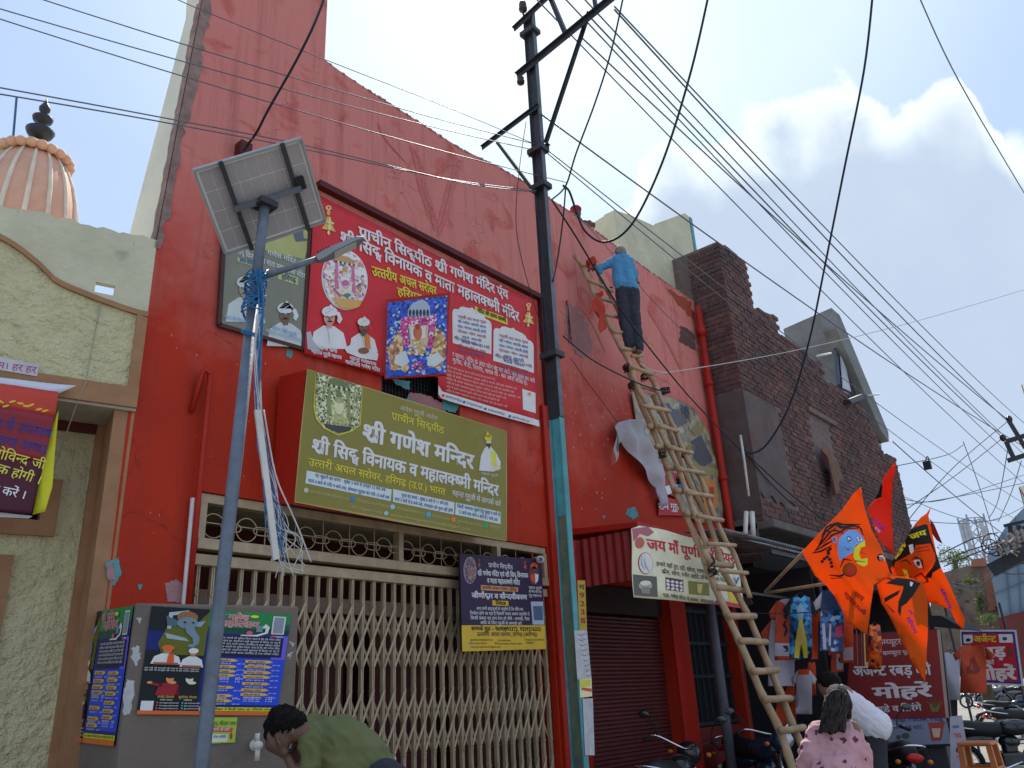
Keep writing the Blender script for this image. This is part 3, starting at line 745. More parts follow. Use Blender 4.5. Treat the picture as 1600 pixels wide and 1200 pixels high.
for a, b in zip(us[:-1], us[1:]):
    m = (a+b)/2; za_, zb_ = jt[a], jt[b]; ca, cb = zcv(a), zcv(b)
    segs = [((ca, cb), (za_, zb_))]
    if hx0 < m < hx1: segs = [((ca, cb), (hz0, hz0)), ((hz1, hz1), (za_, zb_))]
    for (p0, p1), (q0, q1) in segs:
        if q0-p0 < .005: continue
        mb.hexa([Lm(a, p0, 0), Lm(b, p1, 0), Lm(b, p1, -.05), Lm(a, p0, -.05), Lm(a, q0, 0), Lm(b, q1, 0), Lm(b, q1, -.05), Lm(a, q0, -.05)])
    low.hexa([Lm(a, botz, .012), Lm(b, botz, .012), Lm(b, botz, -.16), Lm(a, botz, -.16), Lm(a, ca, .012), Lm(b, cb, .012), Lm(b, cb, -.16), Lm(a, ca, -.16)])
mb.build('parapet', creams, LB); low.build('balcony_band', creamw, LB)
# brown stripes
mb = MB()
for a, b in zip(us[:-1], us[1:]):
    if b > 6.0: break
    ca, cb = zcv(a), zcv(b); w = .02
    mb.hexa([Lm(a, ca-w, .035), Lm(b, cb-w, .035), Lm(b, cb-w, .0121), Lm(a, ca-w, .0121), Lm(a, ca+w, .03), Lm(b, cb+w, .03), Lm(b, cb+w, .001), Lm(a, ca+w, .001)])
mb.build('curved_border', brown, LB)
mb = MB(); mb.prism(*slab([(0.002, botz+.02), (0.07, botz+.02), (.07, zcv(.07)-.02), (.002, zcv(0)-.03)], .0125, .036)); mb.build('side_border', brown, LB)
mb = MB(); mb.prism(*slab([(0.0, botz-.12), (UL, botz-.12), (UL, botz+.02), (0, botz+.02)], -.16, .04)); mb.build('bottom_border', brown, LB)
mb = MB(); mb.prism(*slab([(0.0, botz-.14), (UL, botz-.14), (UL, botz-.121), (0, botz-.121)], -.45, .02)); mb.build('soffit', pm('pale_soffit', (.42, .38, .30), rough=.9, bump=.3), LB)
# lower wall, recessed, with two window openings
RD = -.42
w1 = [Lu(-160, 745, RD), Lu(92, 832, RD)]; w2 = [Lu(-200, 872, RD), Lu(14, 980, RD)]
wa = (Lu(92, 790, RD)[0], UL-2.0, Lu(60, 838, RD)[1], Lu(60, 748, RD)[1])      # u0,u1,z0,z1 (outer edge of brown frame)
wb = (Lu(16, 900, RD)[0], UL-2.0, .9, Lu(10, 868, RD)[1])
mb = MB(); UU = sorted([-.35, wa[0], wb[0], wa[1], UL]); zt_ = botz-.14
for a, b in zip(UU[:-1], UU[1:]):
    m = (a+b)/2; z = 0; cuts = sorted([(w[2], w[3]) for w in (wa, wb) if w[0] < m < w[1]])
    for c0, c1 in cuts+[(zt_, None)]:
        if c0 > z: mb.prism(*slab([(a, z), (b, z), (b, c0), (a, c0)], RD-.25, RD))
        z = c1
mb.build('wall', creamw, LB)
mb = MB(); mb.prism(*slab([(-.35, .3), (UL, .3), (UL, zt_), (-.35, zt_)], RD-.40, RD-.30)); mb.build('window_backing', black, LB)
for wnd, lab in ((wa, 0), (wb, 1)):
    fr = MB(); t = .10; u0, u1, z0, z1 = wnd
    for pl in ([(u0, z0), (u0+t, z0), (u0+t, z1), (u0, z1)], [(u0+t, z0), (u1, z0), (u1, z0+t), (u0+t, z0+t)], [(u0+t, z1-t), (u1, z1-t), (u1, z1), (u0+t, z1)]):
        fr.prism(*slab(pl, RD-.2, RD+.03))
    f = fr.build('window_frame', brown, LB)
    b_ = MB(); k = u0+t+.08
    while k < u0+2.4: b_.prism(*slab([(k, z0+t), (k+.015, z0+t), (k+.015, z1-t), (k, z1-t)], RD-.16, RD-.145)); k += .11
    b_.build('window_bar', dsteel, f)
# brown corner pilaster against the red wall
mb = MB(); mb.prism(*slab([(-.0, 0), (.17, 0), (.17, zt_), (-.0, zt_)], RD-.0, RD+.06)); mb.prism(*slab([(-.20, 0), (-.002, 0), (-.002, zt_), (-.20, zt_)], RD-.0, RD+.30)); mb.prism(*slab([(.001, 0), (.125, 0), (.125, zt_), (.001, zt_)], RD+.061, -.005)); mb.build('corner_pilaster', brown, LB)
mb = MB(); mb.prism(*slab([(0.0, 0), (UL, 0), (UL, 3.5), (0, 3.5)], -6, RD-.41)); mb.build('inner_mass', creams, LB)
mb = MB(); mb.prism(*slab([(.02, botz-.20), (UL, botz-.20), (UL, botz-.141), (.02, botz-.141)], RD+.001, RD+.05)); mb.build('dark_band', reddark, LB)
# hanging string from the hole
a = Lp(159, 464, .02); b = Lp(133, 600, .05); c = Lp(122, 625, .03); d = Lp(80, 745, -.35)
tag(MB().tube([a, b], .004, 5).tube([b, c, d], .004, 5).build('string', pm('jute', (.35, .32, .26), rough=.9)), 'thin pale string hanging from the hole in the cream parapet', 'string')
# painted strip with words
s1 = thing('name_strip', 'small white strip with magenta handwriting on the brown balcony edge', 'sign', Lm(2.2, botz+.1, .05))
S = Surf(Lm(0, 0, .045), nL, s1); wp = pm('whitewash_strip', (.55, .53, .56), rough=.8); mg = flat('magenta_paint', (.35, .04, .16))
S.poly([(-60, 546), (62, 570), (58, 588), (-60, 568)], wp, 0, 'board'); S.text('जय राम। हर हर', (-46, 569), (56, 583), 11, mg, 1, .015); S.flush()

# rippled festival banner
B1 = thing('festival_banner', 'rippled red and purple cloth banner with blue and yellow Hindi lines on cream wall', 'banner', Lm(2.6, 3.2, .3))
def rp1(u, v): return .022*sin(u*7+v*2.2)+.016*sin(v*9-u*4)
S = Surf(Lm(0, 0, .16), nL, B1, rp1, step=.07)
orr = flat('print_orange_red', hexc('9c3428'), .45); mar = flat('print_maroon', hexc('3c1020'), .45); mid = flat('print_wine', hexc('702028'), .45)
S.poly([(-90, 590), (92, 612), (86, 650), (-90, 625)], orr, 0, 'banner_cloth'); S.poly([(-90, 625), (86, 650), (70, 720), (-90, 700)], mid, 0, 'banner_cloth'); S.poly([(-90, 700), (70, 720), (48, 806), (-90, 790)], mar, 0, 'banner_cloth')
bl = ink('223070'); yl = ink('b8a840'); wh = ink('e6e2da'); gold = ink('c8932a')
S.text('स्थापना के उपलक्ष', (-52, 664), (80, 684), 17, bl, 1, .02); S.text('का कथा आषाढ़', (-30, 691), (73, 708), 16, bl, 1, .02)
S.text('श्री गोविन्द जी', (-42, 708), (69, 733), 16, yl, 1, .02); S.text('तक होगी ।', (-18, 735), (62, 758), 16, yl, 1, .02); S.text('प्राप्त करें ।', (-42, 765), (38, 782), 15, wh, 1, .02)
for k in range(14): S.ell(-60+k*10+jit(2), 622+k*1.6+jit(6), 6, 1.8, gold, 1, n=8, rot=jit(.6))
S.flush()
S = Surf(Lm(0, 0, .10), nL, B1, rp1, step=.09); S.poly([(-90, 582), (120, 602), (92, 614), (-90, 596)], white, 0, 'cloth_hem'); S.flush()
S = Surf(Lm(0, 0, .12), nL, B1, rp1, step=.09); S.poly([(92, 640), (88, 690), (82, 760), (70, 800), (50, 806), (64, 740), (84, 660)], flat('print_lime', hexc('a8a520')), 0, 'cloth_edge'); S.poly([(-90, 792), (50, 808), (44, 812), (-90, 806)], white, 0, 'cloth_hem'); S.flush()

# ------------------------------------------------------------------ temple dome behind
DM = thing('temple_dome', 'peach ribbed temple dome with stacked black finial behind the cream parapet', 'dome', (0, 0, 0))
dc = onD(38, 330, 12.0); base = Vector((dc.x, dc.y, dc.z-1.2))
R0 = 68/FPX*13.2
peach = pm('peach_dome_paint', (.58, .36, .26), (.48, .28, .20), sc=3, rough=.8, bump=.2); crm = pm('cream_rib_paint', (.66, .60, .50), rough=.8)
zt1 = onD(40, 232, 12.0).z; H_ = zt1-base.z
prof = [(1.0, 0), (1.0, .2), (.97, .42), (.90, .58), (.80, .72), (.66, .84), (.50, .93), (.34, 1.0)]
prof = [(r*R0*1.02, h*H_) for r, h in prof]
MB().lathe(base, prof, 48).build('shell', peach, DM, True)
for k in range(16):
    a = 2*pi*k/16+.12
    P = [base+Vector((cos(a)*(r+.008), sin(a)*(r+.008), h)) for r, h in prof]
    MB().tube(P, [.036*max(.35, r/prof[0][0]) for r, h in prof], 8).build('rib', crm, DM, True)
ring = MB()
rt_ = prof[-2][0]*1.25
for k in range(22):
    a = 2*pi*k/22; ring.ell(base+Vector((cos(a)*rt_, sin(a)*rt_, H_*.93)), (.085, .085, .07), 10, 7)
ring.build('petal_ring', peach, DM, True)
MB().lathe(base+Vector((0, 0, H_*.96)), [(rt_*.95, 0), (rt_*.75, .08), (.18, .18), (.09, .26)], 24).build('cap', peach, DM, True)
zf = onD(47, 205, 12.0).z; zt2 = onD(56, 157, 12.0).z; fh = zt2-zf; fb = Vector((base.x, base.y, 0)); 
fin = MB(); 
fin.lathe(fb+Vector((0, 0, zf-.12)), [(.06, 0), (.17, .10), (.20, .17), (.10, .25), (.04, .27), (.04, .30), (.13, .36), (.145, .41), (.05, .47), (.03, .49), (.075, .55), (.08, .60), (.03, .70), (.0, .80)], 18)
fin.build('finial', pm('black_finial', (.03, .035, .045), rough=.4), DM, True)
p = onD(27, 215, 12.2); tag(MB().tube([p-Vector((0, 0, .6)), onD(26, 152, 12.2)], .018, 6).build('flag_rod', pm('blue_rod', (.05, .12, .28), rough=.5)), 'thin blue rod standing beside the peach dome', 'rod')

# ------------------------------------------------------------------ concrete tank with posters
P0 = onY(212, 942, -1.10); tR = -dL; tD = -nL           # along street / away from street
TK = thing('concrete_tank', 'grey cement water tank block pasted with posters, below the red wall', 'water tank', (P0.x, P0.y, 0))
e1 = onP(467, 959, P0, nL); Wt = (e1-P0).dot(tR)
e2 = onP(108, 964, P0, tR); Dt = (e2-P0).dot(tD)
c = [P0, P0+tR*Wt, P0+tR*Wt+tD*Dt, P0+tD*Dt]
mb = MB(); mb.hexa([Vector((p.x, p.y, 0)) for p in c]+[Vector((p.x, p.y, P0.z)) for p in c]); mb.build('block', cement, TK, bevel=.012)
pap = pm('torn_paper', (.5, .5, .5), (.36, .36, .38), sc=20, rough=.9)
S = Surf(P0, nL, TK)
rr = random.Random(5)
def torn(S, px, seed, mat=pap, layer=1):
    r = random.Random(seed); P = []
    for i, (x, y) in enumerate(px):
        x2, y2 = px[(i+1) % len(px)]
        for k in range(5): t = k/5; P.append((x+(x2-x)*t+r.uniform(-2, 2), y+(y2-y)*t+r.uniform(-2, 2)))
    S.poly(P, mat, layer+seed*.01, 'torn_paper')
torn(S, [(206, 1012), (216, 1010), (220, 1025), (214, 1042), (205, 1030)], 1); torn(S, [(197, 1062), (210, 1064), (207, 1100), (204, 1115), (192, 1116), (192, 1085)], 2)
torn(S, [(213, 965), (220, 966), (218, 976)], 3); torn(S, [(452, 1003), (463, 1005), (456, 1012)], 4); torn(S, [(450, 1020), (458, 1018), (452, 1032)], 5)
S.flush()
tap = MB(); tp = onP(395, 1164, P0, nL)
tap.tube([tp, tp+nL*.10], .020, 10); tap.tube([tp+nL*.08, tp+nL*.08-Vector((0, 0, .07))], .013, 8); tap.tube([tp+nL*.03, tp+nL*.045], .028, 10); tap.bar(tp+nL*.06+Vector((0, 0, .02)), tp+nL*.06+Vector((0, 0, .055)), .012, .03)
tag(tap.build('water_tap', pvc, None, True), 'white plastic tap sticking out of the cement tank below the poster', 'tap')

def festival_poster(name, label, P, N, ox, oy, M, seed):
    """M maps poster coords (0..1, 0..1 down) to photo pixels"""
    T = thing(name, label, 'poster', P); S = Surf(P, N, T); r = random.Random(seed)
    def R_(x0, y0, x1, y1, m, l=1, n='print_shape'): S.poly([M(x0, y0), M(x1, y0), M(x1, y1), M(x0, y1)], m, l, n)
    def E_(x, y, rx, ry, m, l=2, n=18): S.poly([M(x+rx*cos(2*pi*k/n), y+ry*sin(2*pi*k/n)) for k in range(n)], m, l)
    def Pg(pts, m, l=2): S.poly([M(*p) for p in pts], m, l)
    def T_(s, x0, y0, x1, h, m, l=4, b=.02): a = M(x0, y0); c_ = M(x1, y0); hh = M(x0, y0-h); S.text(s, a, c_, hypot(a[0]-hh[0], a[1]-hh[1]), m, l, b)
    dg = ink('10161a'); gr = ink('1c6a3a'); ol = ink('4f5218'); nv = ink('141c5c'); bb = ink('1c3aa8'); og = ink('c4541e'); ye = ink('c8b828'); ww = ink('cfd2d6'); gd = ink('c09038'); pk = ink('c8485a'); sk_ = ink('9a6850'); gy = ink('5c707a')
    S.poly([M(0, 0), M(1, 0), M(1, 1), M(0, 1)], nv, 0, 'poster_sheet')
    R_(0, 0, .42, .22, dg); Pg([(.14, .16), (.30, .20), (.42, .02), (.42, .44), (.12, .44), (.08, .34)], ol, 2); R_(0, .40, .42, .97, dg, 1); R_(.42, 0, 1, .16, gr); R_(.42, .16, 1, .22, ink('123c34')); R_(.48, .24, .97, .43, ink('0c1130'), 2); R_(.45, .45, 1, .90, bb, 1); Pg([(.86, .14), (1, .10), (1, .45), (.9, .45)], ink('5a4ab0'), 1)
    # elephant head sculpture in a frame
    Pg([(.13, .05), (.27, .02), (.27, .05), (.16, .075), (.16, .20), (.13, .20)], ink('8a98a0'), 3); E_(.265, .085, .075, .055, ink('7a5230'), 4); E_(.27, .14, .075, .055, gy, 5); Pg([(.20, .12), (.11, .08), (.13, .17), (.20, .18)], ink('42545e'), 4); Pg([(.33, .13), (.40, .11), (.37, .17), (.33, .17)], ink('6c828c'), 4)
    Pg([(.25, .15), (.31, .15), (.34, .22), (.37, .27), (.37, .33), (.33, .37), (.29, .36), (.30, .34), (.33, .33), (.32, .28), (.27, .23)], gy, 6); Pg([(.12, .24), (.27, .28), (.30, .31), (.14, .29)], ink('7c8c94'), 3); E_(.25, .135, .010, .008, dg, 7); E_(.31, .135, .008, .008, dg, 7)
    # two seated men, one saffron turban one white
    def man(x, y, w, tur, sash):
        Pg([(x-w, y+.13), (x-w*.8, y+.06), (x-w*.3, y+.03), (x+w*.3, y+.03), (x+w*.8, y+.06), (x+w, y+.13)], ww, 5); E_(x, y, w*.30, .030, sk_, 6); E_(x, y-.022, w*.42, .026, tur, 7)
        if sash: Pg([(x+w*.1, y+.03), (x+w*.45, y+.03), (x+w*.5, y+.12), (x+w*.05, y+.12)], sash, 7)
        R_(x-w*.8, y+.115, x+w*.8, y+.135, ink('8a4a3a'), 6)
    man(.155, .40, .11, ink('c4541e'), ink('d0481a')); man(.34, .42, .085, ww, None)
    for k in range(2): T_('इस वर्ष भी सम्पूर्ण श्री नगर में श्री गणेश महोत्सव', .01, .575+k*.02, .40, .012, ww)
    # two lower performers
    for x, cl, fc_ in ((.20, ink('7a1a22'), ink('b07850')), (.34, ink('121418'), ink('c8b098'))):
        Pg([(x-.09, .82), (x-.07, .72), (x, .69), (x+.07, .72), (x+.08, .82)], cl, 5); E_(x, .665, .028, .038, fc_, 6); E_(x, .64, .032, .022, dg, 7); E_(x+.02, .70, .03, .015, fc_, 7)
    E_(.06, .705, .02, .012, ink('b07850'), 6); Pg([(.06, .70), (.16, .72), (.15, .745), (.06, .72)], ink('7a1a22'), 5)
    T_('राजेंद्र किशोर', .13, .845, .25, .022, gd); T_('सुनीता मिश्रा', .28, .845, .41, .022, gd); T_('भजन गायक', .15, .87, .24, .014, ww); T_('गायिका', .32, .87, .38, .014, ww)
    R_(.02, .875, .11, .985, ink('b4b8bc'), 3)          # white code card left blank
    for k in range(4):
        E_(.135, .89+k*.026, .006, .008, pk, 4, 8); T_('shreeganeshmandir', .15, .896+k*.026, .29, .012, ww); E_(.315, .89+k*.026, .006, .008, ink('3a9ac0'), 4, 8)
        if k < 3: T_('ganeshmandir', .33, .896+k*.026, .44, .012, ww)
    T_('www.ganeshmandiraligarh', .135, .99, .44, .010, ww)
    # title lettering, pink with white edge
    for dx_, dy_, m, l, b in ((.0, .0, ww, 4, .055), (.0, .0, pk, 5, .018)):
        T_('श्री गणेश', .46+dx_, .085+dy_, .70, .055, m, l, b); T_('महोत्सव', .50, .15, .78, .06, m, l, b)
    E_(.74, .045, .03, .014, ye, 6); Pg([(.78, .17), (.83, .11), (.86, .14), (.85, .20), (.78, .235), (.66, .235), (.66, .225), (.77, .22), (.83, .19), (.83, .15)], ww, 4); E_(.72, .205, .022, .020, pk, 5); R_(.765, .13, .81, .19, gy, 5)
    R_(.875, .03, .965, .205, ww, 3, 'blank_card'); R_(.885, .04, .955, .195, ink('6f757c'), 4, 'blank_card'); R_(.885, .215, .905, .235, ink('b02a2a'), 4); T_('लाइव', .91, .235, .96, .014, ww)
    for k in range(6): T_(['समस्त भक्तों को सूचित किया जाता है कि श्री गणेश मंदिर', 'महोत्सव का आयोजन बड़ी धूमधाम से किया जा रहा है', 'जिसमें आप सभी सादर आमंत्रित हैं तथा परिवार सहित'][k % 3], .50, .268+k*.028, .95, .017, ww, 4, .015)
    ys = [(.52, .475), (.52, .535), (.52, .58), (.52, .62), (.52, .735), (.52, .815), (.52, .865), (.77, .48), (.77, .53), (.77, .585), (.77, .63), (.77, .695), (.77, .755), (.77, .80)]
    wd = ['प्रातः कालीन', 'गणेश पूजन', 'शोभा यात्रा', 'भजन संध्या', 'महा आरती', 'छप्पन भोग', 'विसर्जन']
    for i, (x, y) in enumerate(ys):
        Pg([(x-.05, y-.015), (x+.12, y-.015), (x+.15, y), (x+.12, y+.012), (x-.05, y+.012)], gd, 3); T_(wd[i % 7], x-.03, y+.008, x+.09, .014, ink('5a2a10'), 4)
        T_('मन्दिर प्रांगण में', x-.03, y+.036, x+.10, .012, ww); T_('सायं 7 बजे', x+.145, y+.036, x+.20, .011, ww)
    for y in (.645, .665, .685, .84): T_('श्री गणेश वन्दना एवं', .49, y, .62, .011, ww); T_('8 बजे', .665, y, .70, .011, ww)
    for y in (.83, .85, .87): T_('भव्य झांकी दर्शन', .74, y, .86, .011, ww); T_('6 बजे', .90, y, .95, .011, ww)
    R_(.44, .925, 1, .96, ye, 3); T_('नोट : कार्यक्रम में किसी प्रकार का परिवर्तन संभव है', .46, .953, .98, .02, ink('202010'), 4)
    R_(0, .965, .44, 1.0, og, 5); R_(.44, .962, 1, 1.0, og, 3); S.flush()
def Mquad(tl, tr, br, bl):
    def M(x, y):
        return (tl[0]*(1-x)*(1-y)+tr[0]*x*(1-y)+br[0]*x*y+bl[0]*(1-x)*y, tl[1]*(1-x)*(1-y)+tr[1]*x*(1-y)+br[1]*x*y+bl[1]*(1-x)*y)
    return M
festival_poster('festival_poster', 'wide blue and green festival poster facing the street on the cement tank', P0+nL*.006, nL, 0, 0, Mquad((237, 947), (455, 960), (432, 1118), (213, 1116)), 1)
festival_poster('festival_poster', 'narrow looking blue and green festival poster on the left side face of the cement tank', P0-tR*.006, -tR, 0, 0, Mquad((125, 960), (209, 946), (179, 1166), (91, 1156)), 2)
T = thing('small_notice', 'small yellow green notice sheet pasted under the wide festival poster', 'poster', onP(350, 1140, P0+nL*.006, nL)); S = Surf(P0+nL*.006, nL, T)
S.poly([(326, 1121), (371, 1121), (367, 1160), (329, 1162)], ink('8a9c3a'), 0, 'notice_sheet'); S.poly([(326, 1136), (364, 1137), (363, 1144), (326, 1143)], ink('a8403a'), 1); S.poly([(330, 1147), (356, 1147), (355, 1159), (330, 1160)], ink('c0cc9c'), 1)
S.text('शुद्ध शीतल जल', (331, 1133), (368, 1133), 6, ink('3a5a1a'), 2); S.text('पानी की टंकी', (333, 1142), (358, 1142), 4.5, ink('e0d8c0'), 2); S.text('सेवा समिति', (333, 1153), (353, 1153), 4, ink('2a5a7a'), 2); S.ell(361, 1150, 2.2, 5, ink('8a3a20'), 1); S.flush()
# ------------------------------------------------------------------ sign boards on the red wall
FN = Vector((0, -1, 0))
def bell(S, x, y, s, m1, m2):
    S.poly([(x-2*s, y-9*s), (x+2*s, y-9*s), (x+4*s, y-3*s), (x+6*s, y+4*s), (x+9*s, y+10*s), (x-9*s, y+6*s), (x-5*s, y+1*s), (x-4*s, y-4*s)], m1, 2); S.poly([(x, y-8*s), (x+2*s, y-8*s), (x+3*s, y+8*s), (x-1*s, y+7*s)], m2, 3)
    S.ell(x, y-14*s, 2.5*s, 3.5*s, m1, 2, n=8); S.ell(x, y-20*s, 3.6*s, 3*s, m2, 2, n=10); S.ell(x, y-20*s, 1.8*s, 1.5*s, ink('a23034'), 3, n=8); S.ell(x, y+11*s, 1.6*s, 3*s, m2, 2, n=8); S.poly([(x-6*s, y-4*s+0), (x+6*s, y-1*s), (x+6*s, y+1*s), (x-6*s, y-2*s)], m2, 4)
def portrait(S, x, y, s, skinm, cloth, tur, sash=None, beard=None, hook=True):
    d = ink('1a1512')
    S.poly([(x-26*s, y+44*s), (x-22*s, y+20*s), (x-8*s, y+11*s), (x+8*s, y+12*s), (x+22*s, y+22*s), (x+28*s, y+46*s)], cloth, 2); S.poly([(x-5*s, y+6*s), (x+5*s, y+6*s), (x+4*s, y+15*s), (x-3*s, y+15*s)], skinm, 3)
    S.ell(x, y, 8*s, 11*s, skinm, 4); S.ell(x, y-9*s, 11.5*s, 8*s, tur, 5); S.poly([(x-9*s, y-9*s), (x+2*s, y-20*s), (x+6*s, y-15*s), (x+11*s, y-8*s)], tur, 5)
    if hook: S.poly([(x+7*s, y-10*s), (x+15*s, y-8*s), (x+19*s, y+2*s), (x+15*s, y+9*s), (x+11*s, y+5*s), (x+12*s, y-1*s)], tur, 5)
    S.strokes([(x-8*s, y-5*s), (x, y-10*s), (x+7*s, y-14*s)], 1.1*s, ink('9a9a98'), 6); S.strokes([(x-6*s, y-11*s), (x+2*s, y-15*s)], 1.0*s, ink('9a9a98'), 6); S.strokes([(x+10*s, y-4*s), (x+14*s, y+5*s)], 1.0*s, ink('9a9a98'), 6)
    S.poly([(x-5.5*s, y-2.2*s), (x-1.5*s, y-1.8*s), (x-1.5*s, y-.8*s), (x-5.5*s, y-1*s)], d, 6); S.poly([(x+1.5*s, y-1.8*s), (x+5.5*s, y-2.2*s), (x+5.5*s, y-1*s), (x+1.5*s, y-.8*s)], d, 6)
    S.poly([(x-.8*s, y-1*s), (x+.8*s, y-1*s), (x+1.8*s, y+3*s), (x-1.8*s, y+3*s)], ink('7a4a38'), 5); S.poly([(x-5*s, y+6*s), (x, y+4*s), (x+5*s, y+6*s), (x+3*s, y+6.6*s), (x-3*s, y+6.6*s)], d if beard is None else beard, 6)
    if beard: S.poly([(x-7*s, y+2*s), (x-3*s, y+6*s), (x+3*s, y+6*s), (x+7*s, y+2*s), (x+5*s, y+13*s), (x, y+17*s), (x-5*s, y+13*s)], beard, 5)
    if sash: S.poly([(x+2*s, y+13*s), (x+12*s, y+14*s), (x+14*s, y+40*s), (x+4*s, y+38*s)], sash, 3)
    S.strokes([(x-3*s, y+14*s), (x, y+24*s), (x+1*s, y+40*s)], .8*s, ink('8a8a88'), 3)
def speckle_mat(name, cols, sc):
    m = bpy.data.materials.new(name); m.use_nodes = True; t = m.node_tree; N = t.nodes; L = t.links; b = N['Principled BSDF']; b.inputs['Roughness'].default_value = .35
    g = N.new('ShaderNodeNewGeometry'); v = N.new('ShaderNodeTexVoronoi'); v.inputs['Scale'].default_value = sc; L.new(g.outputs['Position'], v.inputs['Vector'])
    r = N.new('ShaderNodeValToRGB'); s = N.new('ShaderNodeSeparateColor'); L.new(v.outputs['Color'], s.inputs[0]); L.new(s.outputs[0], r.inputs[0]); r.color_ramp.interpolation = 'CONSTANT'
    e = r.color_ramp.elements; e[0].position = 0; e[0].color = (*hexc(cols[0][1]), 1); e[1].position = cols[1][0]; e[1].color = (*hexc(cols[1][1]), 1)
    for p, c in cols[2:]: x = e.new(p); x.color = (*hexc(c), 1)
    L.new(r.outputs[0], b.inputs['Base Color']); return m
wh = ink('dcdcd8'); yl = ink('c8a838'); brd = ink('a32429')
def shrine(S, x, y, w, h, pal, l=3, seed=0, slope=.2):
    """generic garlanded shrine picture: canopy, crowned seated figure, drapes, flowers, lamps"""
    r = random.Random(seed); Q = lambda a, b: (x+a*w, y+b*h+a*w*slope); c1, c2, c3, c4, dk_ = [ink(p) for p in pal]
    def E(a, b, ra, rb, m, lv, n=12): S.poly([Q(a+ra*cos(2*pi*k/n), b+rb*sin(2*pi*k/n)) for k in range(n)], m, lv)
    S.poly([Q(-.62, -.62), Q(-.5, -.86), Q(-.2, -.98), Q(.2, -.98), Q(.5, -.86), Q(.62, -.62), Q(.45, -.66), Q(0, -.72), Q(-.45, -.66)], c2, l)
    for k in range(9): E(-.52+k*.13, -.64, .05, .07, c1 if k % 2 else dk_, l+.2, 8)
    S.poly([Q(-.55, -.55), Q(-.42, -.62), Q(-.38, .5), Q(-.62, .75)], c3, l+.1); S.poly([Q(.55, -.55), Q(.42, -.62), Q(.38, .5), Q(.62, .75)], c3, l+.1)
    S.poly([Q(-.34, .72), Q(-.40, .30), Q(-.26, -.02), Q(.26, -.02), Q(.40, .30), Q(.34, .72)], c1, l+.3); S.poly([Q(-.52, .70), Q(-.2, .45), Q(.2, .45), Q(.52, .70), Q(.3, .84), Q(-.3, .84)], c4, l+.4)
    E(0, -.16, .17, .17, c4, l+.5); S.poly([Q(-.17, -.24), Q(-.10, -.46), Q(0, -.56), Q(.10, -.46), Q(.17, -.24)], c2, l+.6); E(-.07, -.18, .025, .02, dk_, l+.7, 6); E(.07, -.18, .025, .02, dk_, l+.7, 6)
    for s_ in (-1, 1): S.strokes([Q(s_*.24, .04), Q(s_*.42, .18), Q(s_*.30, .36)], w*.09, c4, l+.5)
    for k in range(26): t = pi*k/25; E(-.30*cos(t), -.02+.52*sin(t), .035, .03, c3 if k % 3 else c1, l+.8, 6)
    for k in range(30): E(r.uniform(-.85, .85), r.uniform(.62, .95), r.uniform(.03, .06), r.uniform(.02, .045), ink(r.choice(pal[:4])), l+.9, 6)
    for k in range(26): E(r.choice((-1, 1))*r.uniform(.60, .95), r.uniform(-.9, .6), r.uniform(.02, .05), r.uniform(.02, .05), ink(r.choice(pal)), l+.15, 6)
# red temple banner
T = thing('temple_banner', 'large red printed banner with white Hindi headline, bells and two men in white turbans', 'banner', onY(650, 560, -.05))
def rp(u, v): return .006*sin(u*5+v*3)
S = Surf(Vector((0, -.05, 0)), FN, T, rp, step=.25)
S.poly([(492, 300), (590, 352), (690, 402), (838, 470), (842, 667), (684, 622), (684, 590), (660, 585), (600, 588), (585, 582), (476, 552)], brd, 0, 'banner_sheet')
S.text('प्राचीन सिद्धपीठ श्री गणेश मंदिर एंव', (560, 370), (794, 468), 17, wh, 2, .035); S.text('श्री सिद्ध विनायक व माता महालक्ष्मी मंदिर', (531, 378), (811, 503), 19, wh, 2, .035)
S.text('उत्तरीय अचल सरोवर', (581, 430), (682, 462), 15, yl, 2, .03); S.text('हरिगढ़', (620, 461), (658, 472), 12, yl, 2, .03)
bell(S, 513, 350, 1.25, ink('b08a48'), ink('d8b878')); bell(S, 825, 497, 1.0, ink('b08a48'), ink('d8b878'))
S.ell(538, 437, 36.5, 48, ink('d8d4cc'), 1, n=36, rot=-.12); S.ell(538, 437, 34.5, 46, speckle_mat('print_flower_shrine', [(0, 'c8c4c0'), (.30, 'a89890'), (.48, 'd8d0d0'), (.66, 'b06a60'), (.76, '9a7a50'), (.86, '5a5a58'), (.93, 'a05078')], 34), 2, n=36, rot=-.12)
S.poly([(516, 466), (566, 470), (560, 480), (548, 484), (530, 482)], ink('a8854a'), 3); shrine(S, 538, 434, 27, 34, ('ccc6c0', '9a7a50', 'a85a78', 'b8a898', '4a3a3a'), 3, 5, .2); S.ell(538, 443, 6, 5, ink('a0507a'), 4, n=8); S.ell(541, 462, 6, 3, ink('3a6a60'), 4, n=8)
portrait(S, 512, 498, 1.05, ink('a88078'), wh, wh); portrait(S, 566, 512, .85, ink('70503c'), wh, ink('ccb8a8'), ink('c46a28'), ink('4a4440'), False)
S.poly([(536, 545), (548, 538), (572, 545), (590, 553), (588, 564), (560, 560), (540, 552)], wh, 3); S.ell(566, 549, 9, 5, ink('6a4a38'), 4, n=10)
S.poly([(478, 520), (484, 518), (490, 535), (500, 548), (492, 551), (480, 545)], ink('8c8c96'), 2)
S.text('महन्त योगी', (495, 546), (524, 553), 6, wh, 4, .03); S.text('महाराज गुरूजी महाराज', (485, 552), (531, 563), 6, wh, 4, .03); S.text('महन्त गणेशनाथ', (544, 563), (586, 573), 6, wh, 4, .03); S.text('गादीपति गणेश मंदिर', (537, 569), (592, 582), 6, wh, 4, .03)
